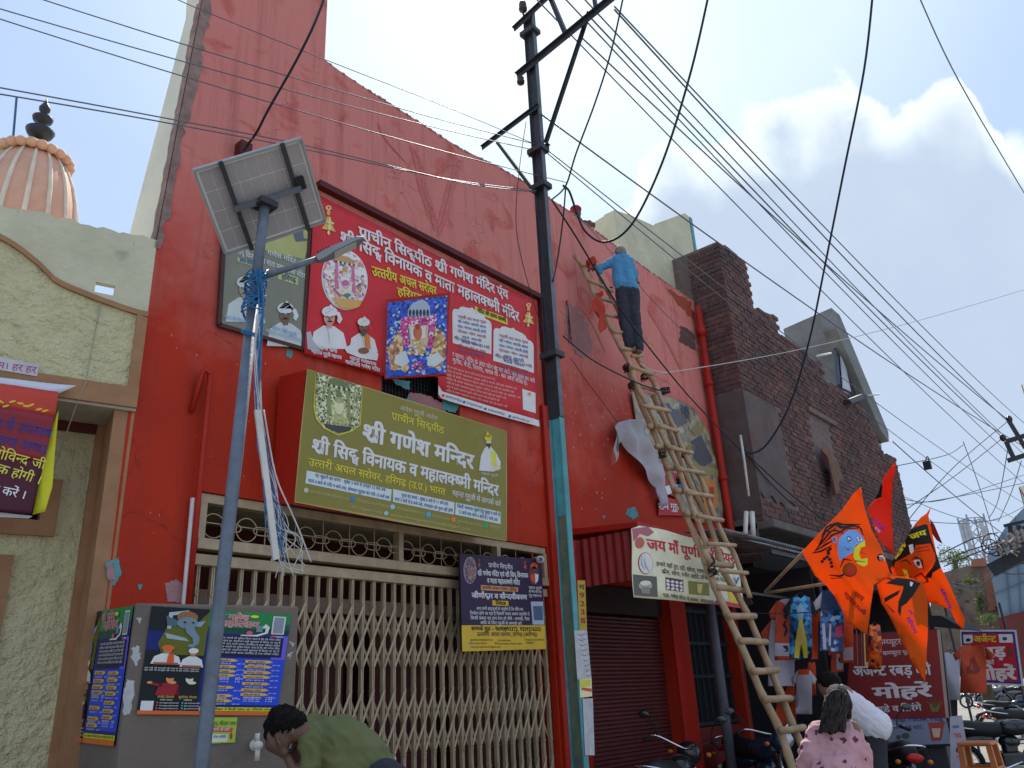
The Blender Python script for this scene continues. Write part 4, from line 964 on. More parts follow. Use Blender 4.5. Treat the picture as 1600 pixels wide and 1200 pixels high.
for cx, cy, w, h in ((737, 516, 30, 40), (802, 546, 32, 38)):
    k = .44
    up = [(-1, -.50), (-.97, -.62), (-.88, -.70), (-.74, -.72), (-.66, -.76), (-.60, -.86), (-.46, -.93), (-.24, -.94), (-.08, -.97), (0, -1.04), (.08, -.97), (.24, -.94), (.46, -.93), (.60, -.86), (.66, -.76), (.74, -.72), (.88, -.70), (.97, -.62), (1, -.50)]
    P = [(cx+a*w, cy+b*h*.86+a*w*.36) for a, b in up]+[(cx+w, cy+h*.72+w*.30), (cx-w, cy+h*.72-w*.30)]
    S.poly(P, ink('c8ccd0'), 1, 'print_panel')
    L8 = ['चतुर्थी व्रत कथा पूजा', 'श्री गणेश आरती समय', 'प्रातः मंगला आरती होगी', 'दोपहर भोग आरती', 'सायं आरती', 'रात्रि शयन', 'मंदिर बंद होने का समय', 'सभी भक्तों से निवेदन है']
    for i, t in enumerate(L8):
        yy = cy-h*.42+i*7.6; ww_ = w*(.5 if i in (4, 5) else .72); S.text(t, (cx-ww_, yy-ww_*.24+2), (cx+ww_, yy+ww_*.24+2), 4.2, ink('3a4a80') if i % 3 else ink('8a4a4a'), 2, .02)
    for i in range(1): S.text('मंदिर खुलने का समय 1 2 3 4 बजे', (cx-w*.9, cy+h*.62-w*.36), (cx+w*.9, cy+h*.62+w*.18), 5, ink('5a3a40'), 2, .02)
S.poly([(741, 479), (792, 497), (793, 508), (742, 490)], ink('b0a83c'), 1); S.text('मंदिर की समय सारणी', (745, 488), (790, 504), 6.5, ink('3a3010'), 2, .03)
S.text('र सूचना : मंदिर के अंदर फोन बंद कर लायें, जूता बाहर कर आयें', (706, 557), (835, 599), 7, wh, 2, .02); S.text('गुटखा, बीड़ी, सिगरेट, शराब पी - कर आना वर्जित है।', (706, 566), (823, 603), 7, wh, 2, .02)
for i in range(7): S.text('मंदिर में सभी भक्तजन कृपया शान्ति बनाये रखें एवं सहयोग करें', (696, 575+i*6.2), ([773, 806, 802, 812, 790, 780, 792][i], 575+i*6.2+([773, 806, 802, 812, 790, 780, 792][i]-696)*.26), 3.4, ink('c89a94'), 2, .01)
S.poly([(684, 602), (690, 612), (841, 657), (842, 667), (700, 627), (688, 622), (684, 616)], wh, 1)
for a, t in ((695, 'ganeshmandir@mail'), (728, 'shreeganeshmandir'), (762, 'ganeshmandirofficial'), (800, 'ganeshmandir.com')): y = 612+(a-690)*.305; S.text(t, (a, y+7), (a+26, y+15), 4, ink('3a4a70'), 2, .015); S.ell(a-4, y+5, 2.2, 2.2, ink('a83030') if a % 2 else ink('2a4a9a'), 2, n=8)
S.poly([(815, 608), (836, 614), (836, 646), (816, 640)], ink('c4c8ce'), 1, 'blank_card'); S.ell(826, 616, 2.5, 2.5, ink('b07838'), 2, n=10)
S.flush()
mb = MB(); a = onY(842, 467, -.03); b = onY(846, 667, -.03); mb.box((a.x+.0, -.07, b.z), (a.x+.05, -.002, a.z)); a = onY(478, 552, -.03); mb.build('frame_strip', reddark, T)
# grey-olive portrait poster
T = thing('portrait_poster', 'grey olive framed poster with two turbaned men, half hidden behind the solar panel', 'poster', onY(410, 520, -.03))
S = Surf(Vector((0, -.035, 0)), FN, T)
olv = ink('66665a'); S.poly([(352, 330), (487, 290), (487, 352), (472, 545), (342, 508)], olv, 0, 'poster_sheet')
S.poly([(395, 372), (440, 352), (487, 345), (484, 380), (475, 405), (430, 395), (396, 384)], ink('8a8c58'), 1); S.poly([(452, 350), (487, 340), (484, 376), (462, 378)], ink('4c525c'), 2); S.poly([(472, 345), (480, 345), (480, 374), (474, 372)], ink('8c8a50'), 3)
pw = ink('a8b0b4')
S.text('प्राचीन श्री गणेश मंदिर', (372, 384), (462, 412), 8, pw, 3, .02); S.text('सिद्ध विनायक व माता महालक्ष्मी मंदिर', (368, 396), (476, 436), 9, pw, 3, .02)
S.poly([(370, 402), (398, 410), (398, 417), (371, 409)], ink('8e9468'), 2); S.poly([(434, 424), (466, 434), (465, 446), (434, 436)], ink('8e9468'), 2); S.text('हरिगढ़', (440, 436), (462, 442), 8, ink('2a4a5a'), 3, .03); S.text('अचल सरोवर', (374, 409), (396, 415), 6, ink('2a5a7a'), 3, .03)
portrait(S, 382, 452, 1.15, ink('7c7468'), ink('9ca2a2'), ink('9ca2a2'), hook=False); portrait(S, 445, 492, 1.1, ink('5c4c40'), ink('9ca2a2'), ink('a4aaaa'))
S.text('महन्त श्री गणेशनाथ', (350, 498), (385, 506), 6, ink('6a90a8'), 7, .02); S.text('महन्त योगी गुरूजी', (424, 514), (462, 527), 6, ink('6a90a8'), 7, .02); S.text('गादीपति गणेश मंदिर सेवक', (414, 520), (470, 535), 6, ink('8aa0b0'), 7, .02); S.flush()
def edge_bars(T, px, Y, w, mat, nm='frame_edge'):
    for (a, b) in zip(px[:-1], px[1:]): A = onY(*a, Y); B = onY(*b, Y); MB().bar(A, B, w, w, up=(0, 1, 0)).build(nm, mat, T)
edge_bars(T, [(352, 330), (342, 508), (472, 545), (487, 292)], -.03, .03, pm('rusty_maroon_frame', (.08, .035, .03), rough=.7))
# swung-out picture panel
T = thing('picture_panel', 'tilted framed picture of a garlanded silver canopied shrine on blue, hanging over the red banner', 'picture', onY(650, 600, -.15))
pa = onY(603, 468, -.10); pb = onY(600, 594, -.10); za_ = pa.z; pc = onZ(703, 457, za_); PNn = (pc-pa).cross(Vector((0, 0, 1)))
S = Surf(pa, PNn, T); uvp = [(603, 468), (703, 457), (697, 580), (697, 586), (600, 592)]
blu = speckle_mat('print_blue_sequins', [(0, '20409a'), (.35, '14245c'), (.55, '2c52b0'), (.75, '8a9cc8'), (.86, '1c3080')], 42); flo = speckle_mat('print_garland', [(0, 'a02c6c'), (.35, '701c50'), (.6, 'c8a8b8'), (.8, 'b04a80')], 60); gol = speckle_mat('print_gold_ornament', [(0, '9a7a50'), (.3, '6a4c30'), (.55, 'c0a070'), (.8, '8a6038')], 30)
P = [S.uv(x, y) for x, y in uvp]; 
bk = MB(); V3 = [S.p3(u, v, -.022) for u, v in P]; bk.prism(V3, S.N*.021); bk.build('panel_board', redfresh, T)
S.poly([(606, 473), (699, 462), (697, 583), (603, 590)], blu, 1)
S.poly([(638, 484), (645, 474), (652, 471), (660, 468), (668, 473), (672, 480), (672, 495), (637, 497)], ink('8a98a4'), 3)
for k in range(6): S.ell(641+k*5.5, 489, 2.2, 5.5, ink('2c3440'), 4, n=8)
S.poly([(627, 499), (636, 494), (680, 492), (683, 500), (676, 545), (668, 545), (672, 508), (637, 510), (640, 545), (631, 540), (624, 520)], flo, 3)
S.poly([(638, 507), (670, 505), (668, 540), (655, 556), (642, 542)], ink('b89868'), 2); S.ell(653, 520, 7, 12, ink('a85a38'), 5, n=14); S.ell(653, 511, 3.6, 4.5, ink('8a3c28'), 6, n=10); S.poly([(641, 510), (648, 512), (650, 532), (643, 530)], ink('d8d4b8'), 5); S.poly([(658, 511), (666, 509), (665, 528), (657, 531)], ink('d8d4b8'), 5)
for i in range(34): a = random.uniform(0, 2*pi); q_ = random.random()**.5; S.ell(653+15*q_*cos(a), 546+14*q_*sin(a), 2.6, 2.2, ink(random.choice(['cfc4a8', 'b89c6c', 'd8d4c8', 'a8804a'])), 6+i % 3, n=7)
for i in range(22): a = random.uniform(0, 2*pi); q_ = random.random()**.5; S.ell(653+8*q_*cos(a), 574+8*q_*sin(a), 2.2, 2, ink(random.choice(['a82860', 'c04a80', 'd8c8c8', 'a83a2a'])), 8+i % 3, n=7)
S.poly([(606, 545), (616, 530), (622, 515), (628, 530), (634, 560), (640, 575), (632, 584), (610, 578)], gol, 3); S.poly([(678, 512), (690, 516), (697, 528), (696, 560), (688, 576), (672, 578), (668, 560), (676, 545)], gol, 3)
S.poly([(618, 556), (634, 548), (640, 566), (630, 574), (616, 568)], ink('a8b4c8'), 4); S.poly([(668, 560), (684, 550), (694, 562), (682, 572), (668, 572)], ink('a8b4c8'), 4); S.ell(623, 583, 9, 5, ink('1c48a0'), 5, n=10); S.ell(676, 579, 7, 5, ink('1c48a0'), 5, n=10); S.flush()
# olive light box sign
XLs = onY(460, 784, -.34); XRs = onY(791, 845, -.34)
tl = onX(480, 578, XLs.x); tr = onX(791, 674, XRs.x)
T = thing('olive_sign_box', 'olive light box sign reading Shri Ganesh Mandir in big white Hindi letters above the gate', 'sign', ((XLs.x+XRs.x)/2, -.2, XLs.z))
bl_ = Vector((XLs.x, -.34, (XLs.z+XRs.z)/2)); br_ = Vector((XRs.x, -.34, bl_.z)); ty = max(-.62, (tl.y+tr.y)/2); tz = (tl.z+tr.z)/2
TL = Vector((bl_.x, ty, tz)); TR = Vector((br_.x, ty, tz)); SN = (br_-bl_).cross(TL-bl_)
bk = Vector((0, 1, 0)); B = [bl_, br_, Vector((br_.x, -.055, bl_.z+.06)), Vector((bl_.x, -.055, bl_.z+.06)), TL, TR, Vector((br_.x, -.055, tz+.05)), Vector((bl_.x, -.055, tz+.05))]
B[0] = B[0]+Vector((0, .01, 0)); B[1] = B[1]+Vector((0, .01, 0)); B[4] = B[4]+Vector((0, .01, 0)); B[5] = B[5]+Vector((0, .01, 0))
MB().hexa(B).build('sign_case', redfresh, T); 
MB().hexa([B[0]-Vector((.0, 0, .006)), B[1]-Vector((.0, 0, .006)), B[2]-Vector((0, 0, .006)), B[3]-Vector((0, 0, .006)), B[0]-Vector((0, 0, .001)), B[1]-Vector((0, 0, .001)), B[2]-Vector((0, 0, .001)), B[3]-Vector((0, 0, .001))]).build('sign_underside', reddark, T)
S = Surf(bl_, SN, T)
og = pm('olive_sign_print', hexc('655e26'), hexc('5e5824'), sc=3, rough=.35, bump=.02, dirt=hexc('4a4624'), dsc=3, dlo=.6, dhi=.8, damt=.5)
fr_ = ink('8a7c48')
pl = [S.uv(480, 578), S.uv(791, 674), S.uv(791, 845), S.uv(460, 784)]; s_ = S
S.poly([(480, 577), (791, 674), (791, 845), (460, 784)], og, 0, 'sign_face')
for a, b in (((480, 577), (791, 674)), ((791, 674), (791, 845)), ((791, 845), (460, 784)), ((460, 784), (480, 577))): S.strokes([a, ((a[0]+b[0])/2, (a[1]+b[1])/2), b], 2.2, fr_, 1, 'sign_rim')
w2 = ink('c8c4be'); y2 = ink('b0a636')
S.poly([(495, 583), (565, 603), (561, 664), (548, 673), (528, 678), (505, 668), (494, 654), (491, 636)], speckle_mat('print_shrine_greenish', [(0, '8c9068'), (.3, '4a5038'), (.5, 'b8bc98'), (.72, '707448'), (.88, '2a3024')], 70), 2); S.strokes([(493, 585), (490, 636), (494, 655), (506, 669), (528, 680), (550, 673), (562, 664), (566, 604)], 1.6, y2, 3)
shrine(S, 529, 630, 30, 38, ('aeb088', '5c6444', '6f7548', '8f9264', '262c20'), 3, 2, .22); S.poly([(505, 662), (550, 668), (545, 674), (528, 677), (508, 668)], ink('383c38'), 3)
S.text('आदेश गुरूजी आदेश', (624, 640), (683, 657), 7, ink('a8a488'), 2, .015); S.text('प्राचीन सिद्धपीठ', (611, 655), (693, 678), 12, y2, 2, .02)
S.text('श्री गणेश मन्दिर', (565, 686), (739, 733), 27, w2, 2, .045); S.text('श्री सिद्ध विनायक व महालक्ष्मी मन्दिर', (486, 705), (778, 775), 22, w2, 2, .045)
S.text('उत्तरी अचल सरोवर, हरिगढ़ (उ.प्र.) भारत', (481, 727), (695, 774), 13, y2, 2, .025); S.text('महन्त गुरूजी से सम्पर्क करें', (706, 774), (782, 792), 9, w2, 2, .02)
pb_ = ink('a8b0b8'); nb2 = ink('1c4a78')
S.poly([(479, 735), (612, 765), (610, 783), (477, 755)], pb_, 1); S.poly([(614, 764), (710, 785), (709, 804), (614, 784)], pb_, 1); S.poly([(712, 785), (782, 800), (782, 819), (711, 804)], pb_, 1)
S.text('पट खुलने का समय - सुबह 5 बजे से दोपहर 12 बजे तक', (492, 745), (602, 768), 5.5, nb2, 2, .025); S.text('सायं 4 बजे से रात्रि 9 बजे तक, सोमवार गुरुवार को रात्रि 10 बजे तक', (481, 753), (608, 780), 5.5, nb2, 2, .025)
S.text('पूजा का समय - सुबह 6 बजे से 11 बजे तक', (627, 776), (700, 790), 5.5, nb2, 2, .025); S.text('सायं 5 बजे से 8 बजे तक, मंगलवार को पूजा नहीं होगी', (616, 782), (707, 801), 5.5, nb2, 2, .025)
S.text('किसी समस्या पूछने हेतु सुबह 9 बजे से', (714, 793), (781, 807), 5.5, nb2, 2, .025); S.text('12 बजे तक सायं 6 बजे से 7 बजे तक', (716, 802), (777, 815), 5.5, nb2, 2, .025)
for (x, y, c_, t, x2) in ((478, 766, '9a9a88', 'ganeshmandir@mail.com', 546), (551, 780, '2a6aa8', 'ShreeGaneshMandir', 608), (613, 792, '7aa0a8', 'shreeganeshmandir', 664), (669, 804, '3a8ab8', 'ganeshmandir', 703), (708, 812, 'b06a38', 'ganeshmandirlive', 755), (759, 821, '2a8a4a', '9690893372', 781)):
    S.ell(x, y, 4, 4, ink(c_), 2, n=14); S.text(t, (x+6, y+3), (x2, y+3+(x2-x)*.19), 5, ink('9a9468'), 2, .01)
S.text('c 0571-2 ganesh.mandir', (545, 793), (597, 803), 5, ink('9a9468'), 2, .01); S.ell(603, 802, 3.4, 3.4, ink('7aa0a8'), 2, n=12); S.text('www.shreeganeshmandiraligarh.com', (609, 806), (735, 829), 5, ink('9a9468'), 2, .01)
S.poly([(748, 735), (751, 712), (757, 700), (764, 695), (775, 708), (782, 722), (781, 733), (770, 737), (758, 736)], w2, 2); S.poly([(766, 702), (774, 708), (775, 728), (767, 728)], ink('c0b83c'), 3); S.ell(763, 691, 4, 6, ink('b8a890'), 3, n=12); S.ell(762, 684, 6, 5, y2, 4, n=12); S.poly([(757, 683), (761, 674), (767, 684)], y2, 4); S.poly([(759, 693), (767, 693), (764, 702)], ink('3a362c'), 4); S.ell(776, 731, 6, 4, ink('b0ac90'), 3, n=10); S.text('महन्त गुरूजी', (752, 741), (778, 745), 3.4, w2, 2, .01); S.flush()
# purple notice board at the gate
T = thing('purple_notice_board', 'dark purple notice board with yellow foot and phone numbers hung on the gate', 'notice board', onY(785, 1015, -.12))
S = Surf(Vector((0, -.13, 0)), FN, T); A = [(718, 865), (846, 874), (853, 1014), (722, 1018)]
V3 = [S.p3(*S.uv(x, y), -.018) for x, y in A]; MB().prism(V3, (0, -.017, 0)).build('board', black, T)
pr_ = ink('2b2038'); yy = ink('b0902c'); S.poly(A[:2]+[(851, 977), (721, 977)], pr_, 1, 'board_print'); S.poly([(721, 977), (851, 977), (853, 1014), (722, 1018)], yy, 1, 'board_print')
w3 = ink('b4b0b8'); S.text('प्राचीन सिद्धपीठ', (763, 886), (801, 890), 7, w3, 2, .02); S.text('श्री गणेश मंदिर एवं श्री सिद्ध विनायक', (746, 899), (825, 903), 8, w3, 2, .03); S.text('व माता महालक्ष्मी मंदिर', (761, 911), (812, 914), 8, w3, 2, .03)
S.poly([(751, 914), (809, 918), (809, 925), (751, 922)], ink('b07850'), 2); S.text('उत्तरीय अचल सरोवर, हरिगढ़', (753, 920), (807, 924), 5, ink('3a2010'), 3, .02)
S.text('जीर्णोद्धार व सौन्दर्यीकरण', (737, 934), (823, 937), 8.5, w3, 2, .035); S.poly([(769, 938), (794, 939), (794, 947), (769, 946)], yy, 2); S.text('निवेदक', (774, 945), (790, 945.5), 5.5, ink('201808'), 3, .03)
for i, (a, b) in enumerate(((744, 817), (734, 827), (735, 827), (750, 815))): S.text(['आप सभी श्रद्धालुओं से अनुरोध है कि मंदिर का', 'निर्माण होने जा रहा है जिसमें भक्त अपना सहयोग दे', 'किसी प्रकार का दान देना हो जैसे - सामग्री, पैसा', 'आदि के लिए गुरूजी से सम्पर्क करें'][i], (a, 953+i*7.4), (b, 954.5+i*7.4), 5, w3, 2, .02)
shrine(S, 734, 892, 8, 16, ('70605a', '5a4a60', '804a5a', '8a7060', '181420'), 4, 6, 0); S.ell(734, 891, 10, 21, ink('8a84a0'), 2, n=24); S.ell(734, 891, 9, 20, speckle_mat('print_shrine_violet', [(0, '3a3044'), (.4, '6a5a50'), (.6, '241c30'), (.8, '80706a')], 60), 3, n=24)
S.ell(834, 896, 8, 18, ink('5a2c30'), 2, n=20); S.ell(834, 884, 6, 5, ink('b04a38'), 3, n=12); S.ell(834, 890, 4, 5, ink('5a3a30'), 3, n=12); S.poly([(828, 898), (834, 896), (835, 912), (830, 908)], ink('b84030'), 3); S.poly([(835, 896), (841, 898), (840, 908), (836, 912)], w3, 3)
bell(S, 748, 882, .35, ink('6a3c30'), ink('8a5a40')); bell(S, 820, 885, .35, ink('8a3a30'), ink('a05a40'))
for i, t in enumerate(('महन्त गुरूजी', 'श्री गणेश मंदिर सेवा', 'गुरु महाराज')): S.text(t, (826, 920+i*6), (846, 921+i*6), 4, w3, 2, .02)
S.poly([(829, 940), (848, 940), (850, 976), (832, 976)], ink('8c98a8'), 2, 'blank_card'); S.poly([(832, 947), (847, 947), (848, 969), (834, 969)], ink('42506a'), 3, 'blank_card')
dk = ink('1c1a20'); S.text('सम्पर्क सूत्र – 9690893372, 9259376323', (736, 985), (845, 986), 6.5, dk, 2, .03); S.text('उत्तरीय अचल सरोवर, हरिगढ़ (अलीगढ़)', (745, 994), (839, 994), 6.5, dk, 2, .025)
for x, y, x2, t in ((735, 1001, 770, 'ganeshmandir@gmail.com'), (735, 1006.5, 760, 'Shri Ganesh Mandir'), (735, 1012, 782, 'http://ganeshmandiraligarh.com'), (777, 1002, 798, 'Shri Ganesh Mandir'), (777, 1007, 816, 'Shree Ganesh Mandir Aligarh'), (820, 1001, 850, 'Pramukh Shri Ganesh Mandir'), (822, 1006, 834, '9690893372')):
    S.text(t, (x, y), (x2, y), 3.2, dk, 2, .01)
S.poly([(773, 1003.5), (776, 1003.5), (776, 1006.5), (773, 1006.5)], ink('b02020'), 2); S.poly([(732, 1003), (734.5, 1003), (734.5, 1006.5), (732, 1006.5)], ink('3a7ab0'), 2); S.flush()
# small bullet camera beside the board
c0 = onY(845, 874, -.22); T = tag(MB().tube([c0, c0+Vector((.10, .12, .02))], .035, 12).tube([c0-Vector((.0, .004, 0)), c0+Vector((.01, .01, 0))], .025, 12).bar(c0+Vector((.1, .12, .02)), c0+Vector((.16, .21, .06)), .02, .02).build('security_camera', pvc, None, True), 'small white bullet camera above the purple notice board', 'camera')
MB().tube([c0-Vector((.004, .006, 0)), c0-Vector((.002, .003, 0))], .02, 12).build('lens', glass, T)
# dairy shop sign
T = thing('shop_sign', 'pale yellow flex shop sign reading Jai Maa Purnagiri in red, hung from the awning', 'sign', onY(1075, 945, -.93))
def rp2(u, v): return .012*sin(u*6+1)+.008*sin(v*9)
S = Surf(Vector((0, -.93, 0)), FN, T, rp2, step=.12)
S.poly([(987, 826), (1000, 821), (1040, 829), (1100, 845), (1140, 856), (1150, 870), (1158, 905), (1165, 951), (1113, 944), (991, 933)], pm('dairy_flex_print', hexc('a8a68c'), hexc('989682'), sc=3, rough=.4, bump=.05), 0, 'sign_face')
rd = ink('9c2430'); S.text('जय माँ पूर्णागिरी डेयरी', (1011, 858), (1152, 881), 17, rd, 1, .035); k3 = ink('2c2a2c')
S.text('हमारे यहाँ दूध, दही, खोया, मावा, पनीर, घी, मक्खन', (1025, 884), (1140, 902), 6.5, k3, 1, .02); S.text('क्रीम, खोया, पनीर आदि उचित रेट पर मिलते हैं', (1033, 896), (1143, 911), 6.5, k3, 1, .02); S.text('पता- गणेश मन्दिर के बराबर, अचलताल, हरिगढ़', (1035, 933), (1128, 946), 6.5, k3, 1, .02)
S.ell(1009, 880, 10.5, 17, rd, 1, n=24, rot=-.15); S.ell(1009, 880, 9.5, 16, ink('b4b6b0'), 2, n=24, rot=-.15); S.strokes([(1006, 872), (1009, 885), (1014, 892)], 1.5, ink('7c8688'), 3); S.strokes([(1002, 868), (1003, 882), (1008, 890)], 1.2, ink('7c8688'), 3)
S.poly([(991, 897), (1026, 901), (1027, 933), (992, 930)], ink('4a4a44'), 1); S.ell(1009, 915, 10, 7, ink('8c8a7c'), 2, n=16); S.ell(1009, 911, 8, 4, ink('b8b6a4'), 3, n=14); S.poly([(1001, 915), (1017, 916), (1015, 928), (1003, 927)], ink('6c6a60'), 2)
S.poly([(1039, 902), (1069, 906), (1069, 925), (1039, 922)], ink('54303c'), 1)
for i in range(12): S.ell(1042+(i % 4)*7.5, 908+(i//4)*5.5+(i % 4), 3.4, 2.4, ink('c8c8cc'), 2, n=6, rot=jit(.6))
S.poly([(1077, 907), (1107, 911), (1108, 931), (1078, 928)], ink('6a6c30'), 1); S.poly([(1090, 912), (1098, 913), (1096, 927), (1091, 926)], ink('b0a068'), 2)
S.poly([(988, 826), (1012, 823), (1020, 832), (1012, 838), (1000, 834), (990, 846)], ink('8a4a58'), 1); S.ell(999, 848, 7, 9, ink('9a4a40'), 2, n=9); S.poly([(1112, 943), (1165, 951), (1164, 945), (1122, 938)], rd, 2); S.poly([(1136, 915), (1156, 918), (1162, 944), (1140, 941)], ink('b09a30'), 1); S.ell(1150, 908, 5, 9, ink('b0b4c0'), 2, n=10); S.poly([(1147, 903), (1149, 903), (1150, 909), (1153, 902), (1155, 902), (1151, 914)], ink('2a3a80'), 3); S.flush()
# torn poster remains behind the ladders
T = thing('torn_poster', 'torn sun-bleached poster remains with a white flap hanging, pasted behind the ladders', 'poster', onY(1060, 800, -.04))
def rp3(u, v): return .010*sin(u*9)+.008*sin(v*11+u*3)
S = Surf(Vector((0, -.04, 0)), FN, T, rp3, step=.1)
g1 = speckle_mat('print_bleached_figures', [(0, '77725f'), (.3, '6a6450'), (.5, '5c5a54'), (.7, '7c6c4c'), (.85, '827e70')], 14)
S.poly([(985, 612), (1040, 618), (1083, 636), (1108, 680), (1122, 730), (1129, 745), (1130, 812), (1095, 818), (1072, 806), (1050, 770), (1020, 720), (995, 660)], g1, 0, 'poster_sheet')
S.poly([(1030, 636), (1060, 640), (1075, 660), (1050, 672), (1034, 660)], ink('4c4c50'), 1); S.poly([(1078, 690), (1096, 680), (1112, 720), (1100, 730), (1084, 716)], ink('44444a'), 1); S.poly([(1100, 745), (1118, 752), (1120, 790), (1108, 808), (1098, 780)], ink('9a6a38'), 1); S.poly([(1108, 760), (1114, 762), (1112, 795), (1106, 792)], ink('8a3a28'), 2); S.ell(1090, 672, 9, 8, ink('6e6648'), 1, n=12); S.ell(1078, 700, 7, 6, ink('70643c'), 1, n=12)
S.poly([(1083, 724), (1120, 734), (1129, 746), (1100, 742), (1085, 733)], ink('767050'), 2)
S.text('गुरूजी', (1022, 640), (1052, 650), 14, ink('3a4c78'), 2, .03); S.text('जी.', (1062, 645), (1080, 660), 14, ink('3a4450'), 2, .03); S.poly([(1035, 735), (1062, 740), (1072, 770), (1056, 778), (1036, 770)], ink('8a2c38'), 1); S.poly([(1030, 776), (1062, 782), (1074, 806), (1030, 805)], ink('98242c'), 1); S.text('राम गुरूजी', (1030, 796), (1066, 797), 10, wh, 2, .03); S.poly([(1037, 760), (1060, 756), (1064, 764), (1040, 774)], wh, 2); S.poly([(1058, 752), (1066, 752), (1066, 766), (1060, 768)], ink('2a4a8a'), 3); S.flush()
def rp4(u, v): return .035*sin(u*14+v*5)+.02*sin(v*17)+.03
S = Surf(Vector((0, -.09, 0)), FN, T, rp4, step=.05); fw = pm('flex_back_white', (.42, .40, .43), (.34, .32, .36), sc=8, rough=.55, bump=.2)
S.poly([(966, 660), (985, 655), (1000, 657), (1003, 680), (1012, 700), (1030, 718), (1045, 735), (1036, 745), (1036, 790), (1030, 792), (1024, 762), (1000, 735), (980, 705), (970, 690), (962, 700), (958, 722), (953, 728), (955, 700), (958, 672)], fw, 0, 'hanging_flap'); S.poly([(954, 700), (957, 722), (953, 728), (952, 714)], ink('8a4028'), 1); S.poly([(960, 672), (966, 700), (958, 708)], ink('3c4038'), 1); S.flush()
# ------------------------------------------------------------------ steel street pole
YP = -1.0
PL = thing('street_pole', 'tall dark steel electricity pole with teal painted foot standing in front of the red facade', 'pole', (onY(905, 1190, YP).x, YP, 0))
pa_ = onY(906, 1190, YP); pb_ = onY(826, 20, YP); pd = (pb_-pa_).normalized()
def PA(z): t = (z-pa_.z)/(pb_.z-pa_.z); return pa_.lerp(pb_, t)
def rail(z0, z1, mat, name, w=.064, dpt=.115, t=.011):
    mb = MB(); A = PA(z0); B = PA(z1)
    for sy in (-1, 1):
        o = Vector((0, sy*dpt/2, 0)); mb.bar(A+o, B+o, w, t, up=(0, 1, 0))
    mb.bar(A, B, .012, dpt-t*2, up=(0, 1, 0)); return mb.build(name, mat, PL)
zT = [PA(0).z, onY(890, 925, YP).z, onY(884, 660, YP).z, pb_.z]
rail(0, zT[2], teal, 'painted_foot'); rail(zT[2]+.002, zT[3], dsteel, 'shaft')
A = PA(zT[2]+.01); B = PA(zT[3]-.01); MB().bar(A+Vector((0, -.0655, 0)), B+Vector((0, -.0655, 0)), .058, .004, up=(0, 1, 0)).build('flange_face', pm('grey_flange_paint', (.115, .135, .165), (.07, .08, .10), sc=10, rough=.45, bump=.1, dirt=(.06, .05, .05), dsc=7, dlo=.55, dhi=.75), PL)
mb = MB(); A = PA(.9); B = PA(zT[2]-.9); mb.bar(A+Vector((-.011, 0, 0)), B+Vector((-.011, 0, 0)), .008, .09, up=(0, 1, 0)); mb.build('worn_web', pm('brown_worn_teal', (.16, .15, .08), (.06, .10, .08), sc=8, rough=.8), PL)
def on_flange(x, y): return onY(x, y, YP-.066)
def patch(px, mat, name, h=.004):
    Q = [on_flange(x, y) for x, y in px]; MB().prism([(q.x, q.y-.002, q.z) for q in Q], (0, -.002, 0)).build(name, mat, PL)
S = Surf(Vector((0, YP-.068, 0)), FN, PL); ypl = pm('yellow_number_plate', (.42, .30, .03), (.34, .24, .03), sc=9, rough=.6)
S.poly([(902, 907), (914, 907), (917, 985), (905, 985)], ypl, 1, 'number_plate')
for i, t in enumerate(('ग', '9', '2', '3', 'इ')): S.text(t, (905+i*.5, 921+i*13), (913+i*.5, 921+i*13), 8, ink('7a2018') if i else ink('3a3010'), 2, .03)
S.poly([(897, 985), (917, 985), (924, 1060), (902, 1062)], pap, 1, 'pasted_bill'); S.poly([(905, 1062), (924, 1060), (925, 1088), (906, 1090)], ink('b0b08c'), 1, 'pasted_bill'); S.poly([(905, 1063), (922, 1062), (922, 1072), (906, 1073)], ink('a8a030'), 2); S.poly([(908, 1074), (924, 1076), (924, 1081), (908, 1078)], ink('a04030'), 2); S.poly([(910, 1092), (926, 1091), (929, 1180), (914, 1180)], pap, 1, 'pasted_bill')
for i in range(9): S.strokes([(900+i*2.1, 990+i*8), (906+i*1.4, 993+i*8), (916+i, 990+i*8)], .8, ink('5a5a60'), 2)
S.flush()
mb = MB()
for z in (onY(846, 240, YP).z, onY(852, 298, YP).z, onY(872, 560, YP).z, onY(820, 45, YP).z): A = PA(z); mb.box((A.x-.07, A.y-.10, A.z-.03), (A.x+.07, A.y+.10, A.z+.03))
mb.build('clamp', dsteel, PL, bevel=.005)
def arm(a, b, w=.055, xo=-.05, nm='cross_arm'):
    A = onX(*a, PA(onY(*a, YP).z).x+xo); B = onX(*b, PA(onY(*b, YP).z).x+xo)
    d = (B-A).normalized(); n = d.cross(Vector((1, 0, 0))).normalized()
    mb = MB(); mb.bar(A, B, w, .007, up=(1, 0, 0)); mb.bar(A+n*w/2, B+n*w/2, .007, w, up=(1, 0, 0)); mb.build(nm, dsteel, PL); return A, B
xo = lambda p: None
arm((803, 47), (900, -45), .06); arm((808, 120), (1010, -45), .075); arm((753, 232), (842, 165), .05, -.04); arm((776, 222), (836, 302), .032, -.06, 'brace'); arm((826, 243), (858, 228), .05, .05)
arm((854, 223), (922, 18), .045, .03, 'brace'); arm((848, -30), (886, 60), .05, -.02, 'brace'); arm((925, -20), (931, 18), .04, -.03, 'brace')
A = onY(817, 12, YP); MB().lathe(A-Vector((0, 0, .10)), [(.012, 0), (.012, .05), (.045, .06), (.05, .09), (.03, .11), (.045, .13), (.04, .17), (.02, .20)], 14).build('insulator', pm('brown_ceramic', (.06, .035, .03), rough=.2, bump=0), PL, True)
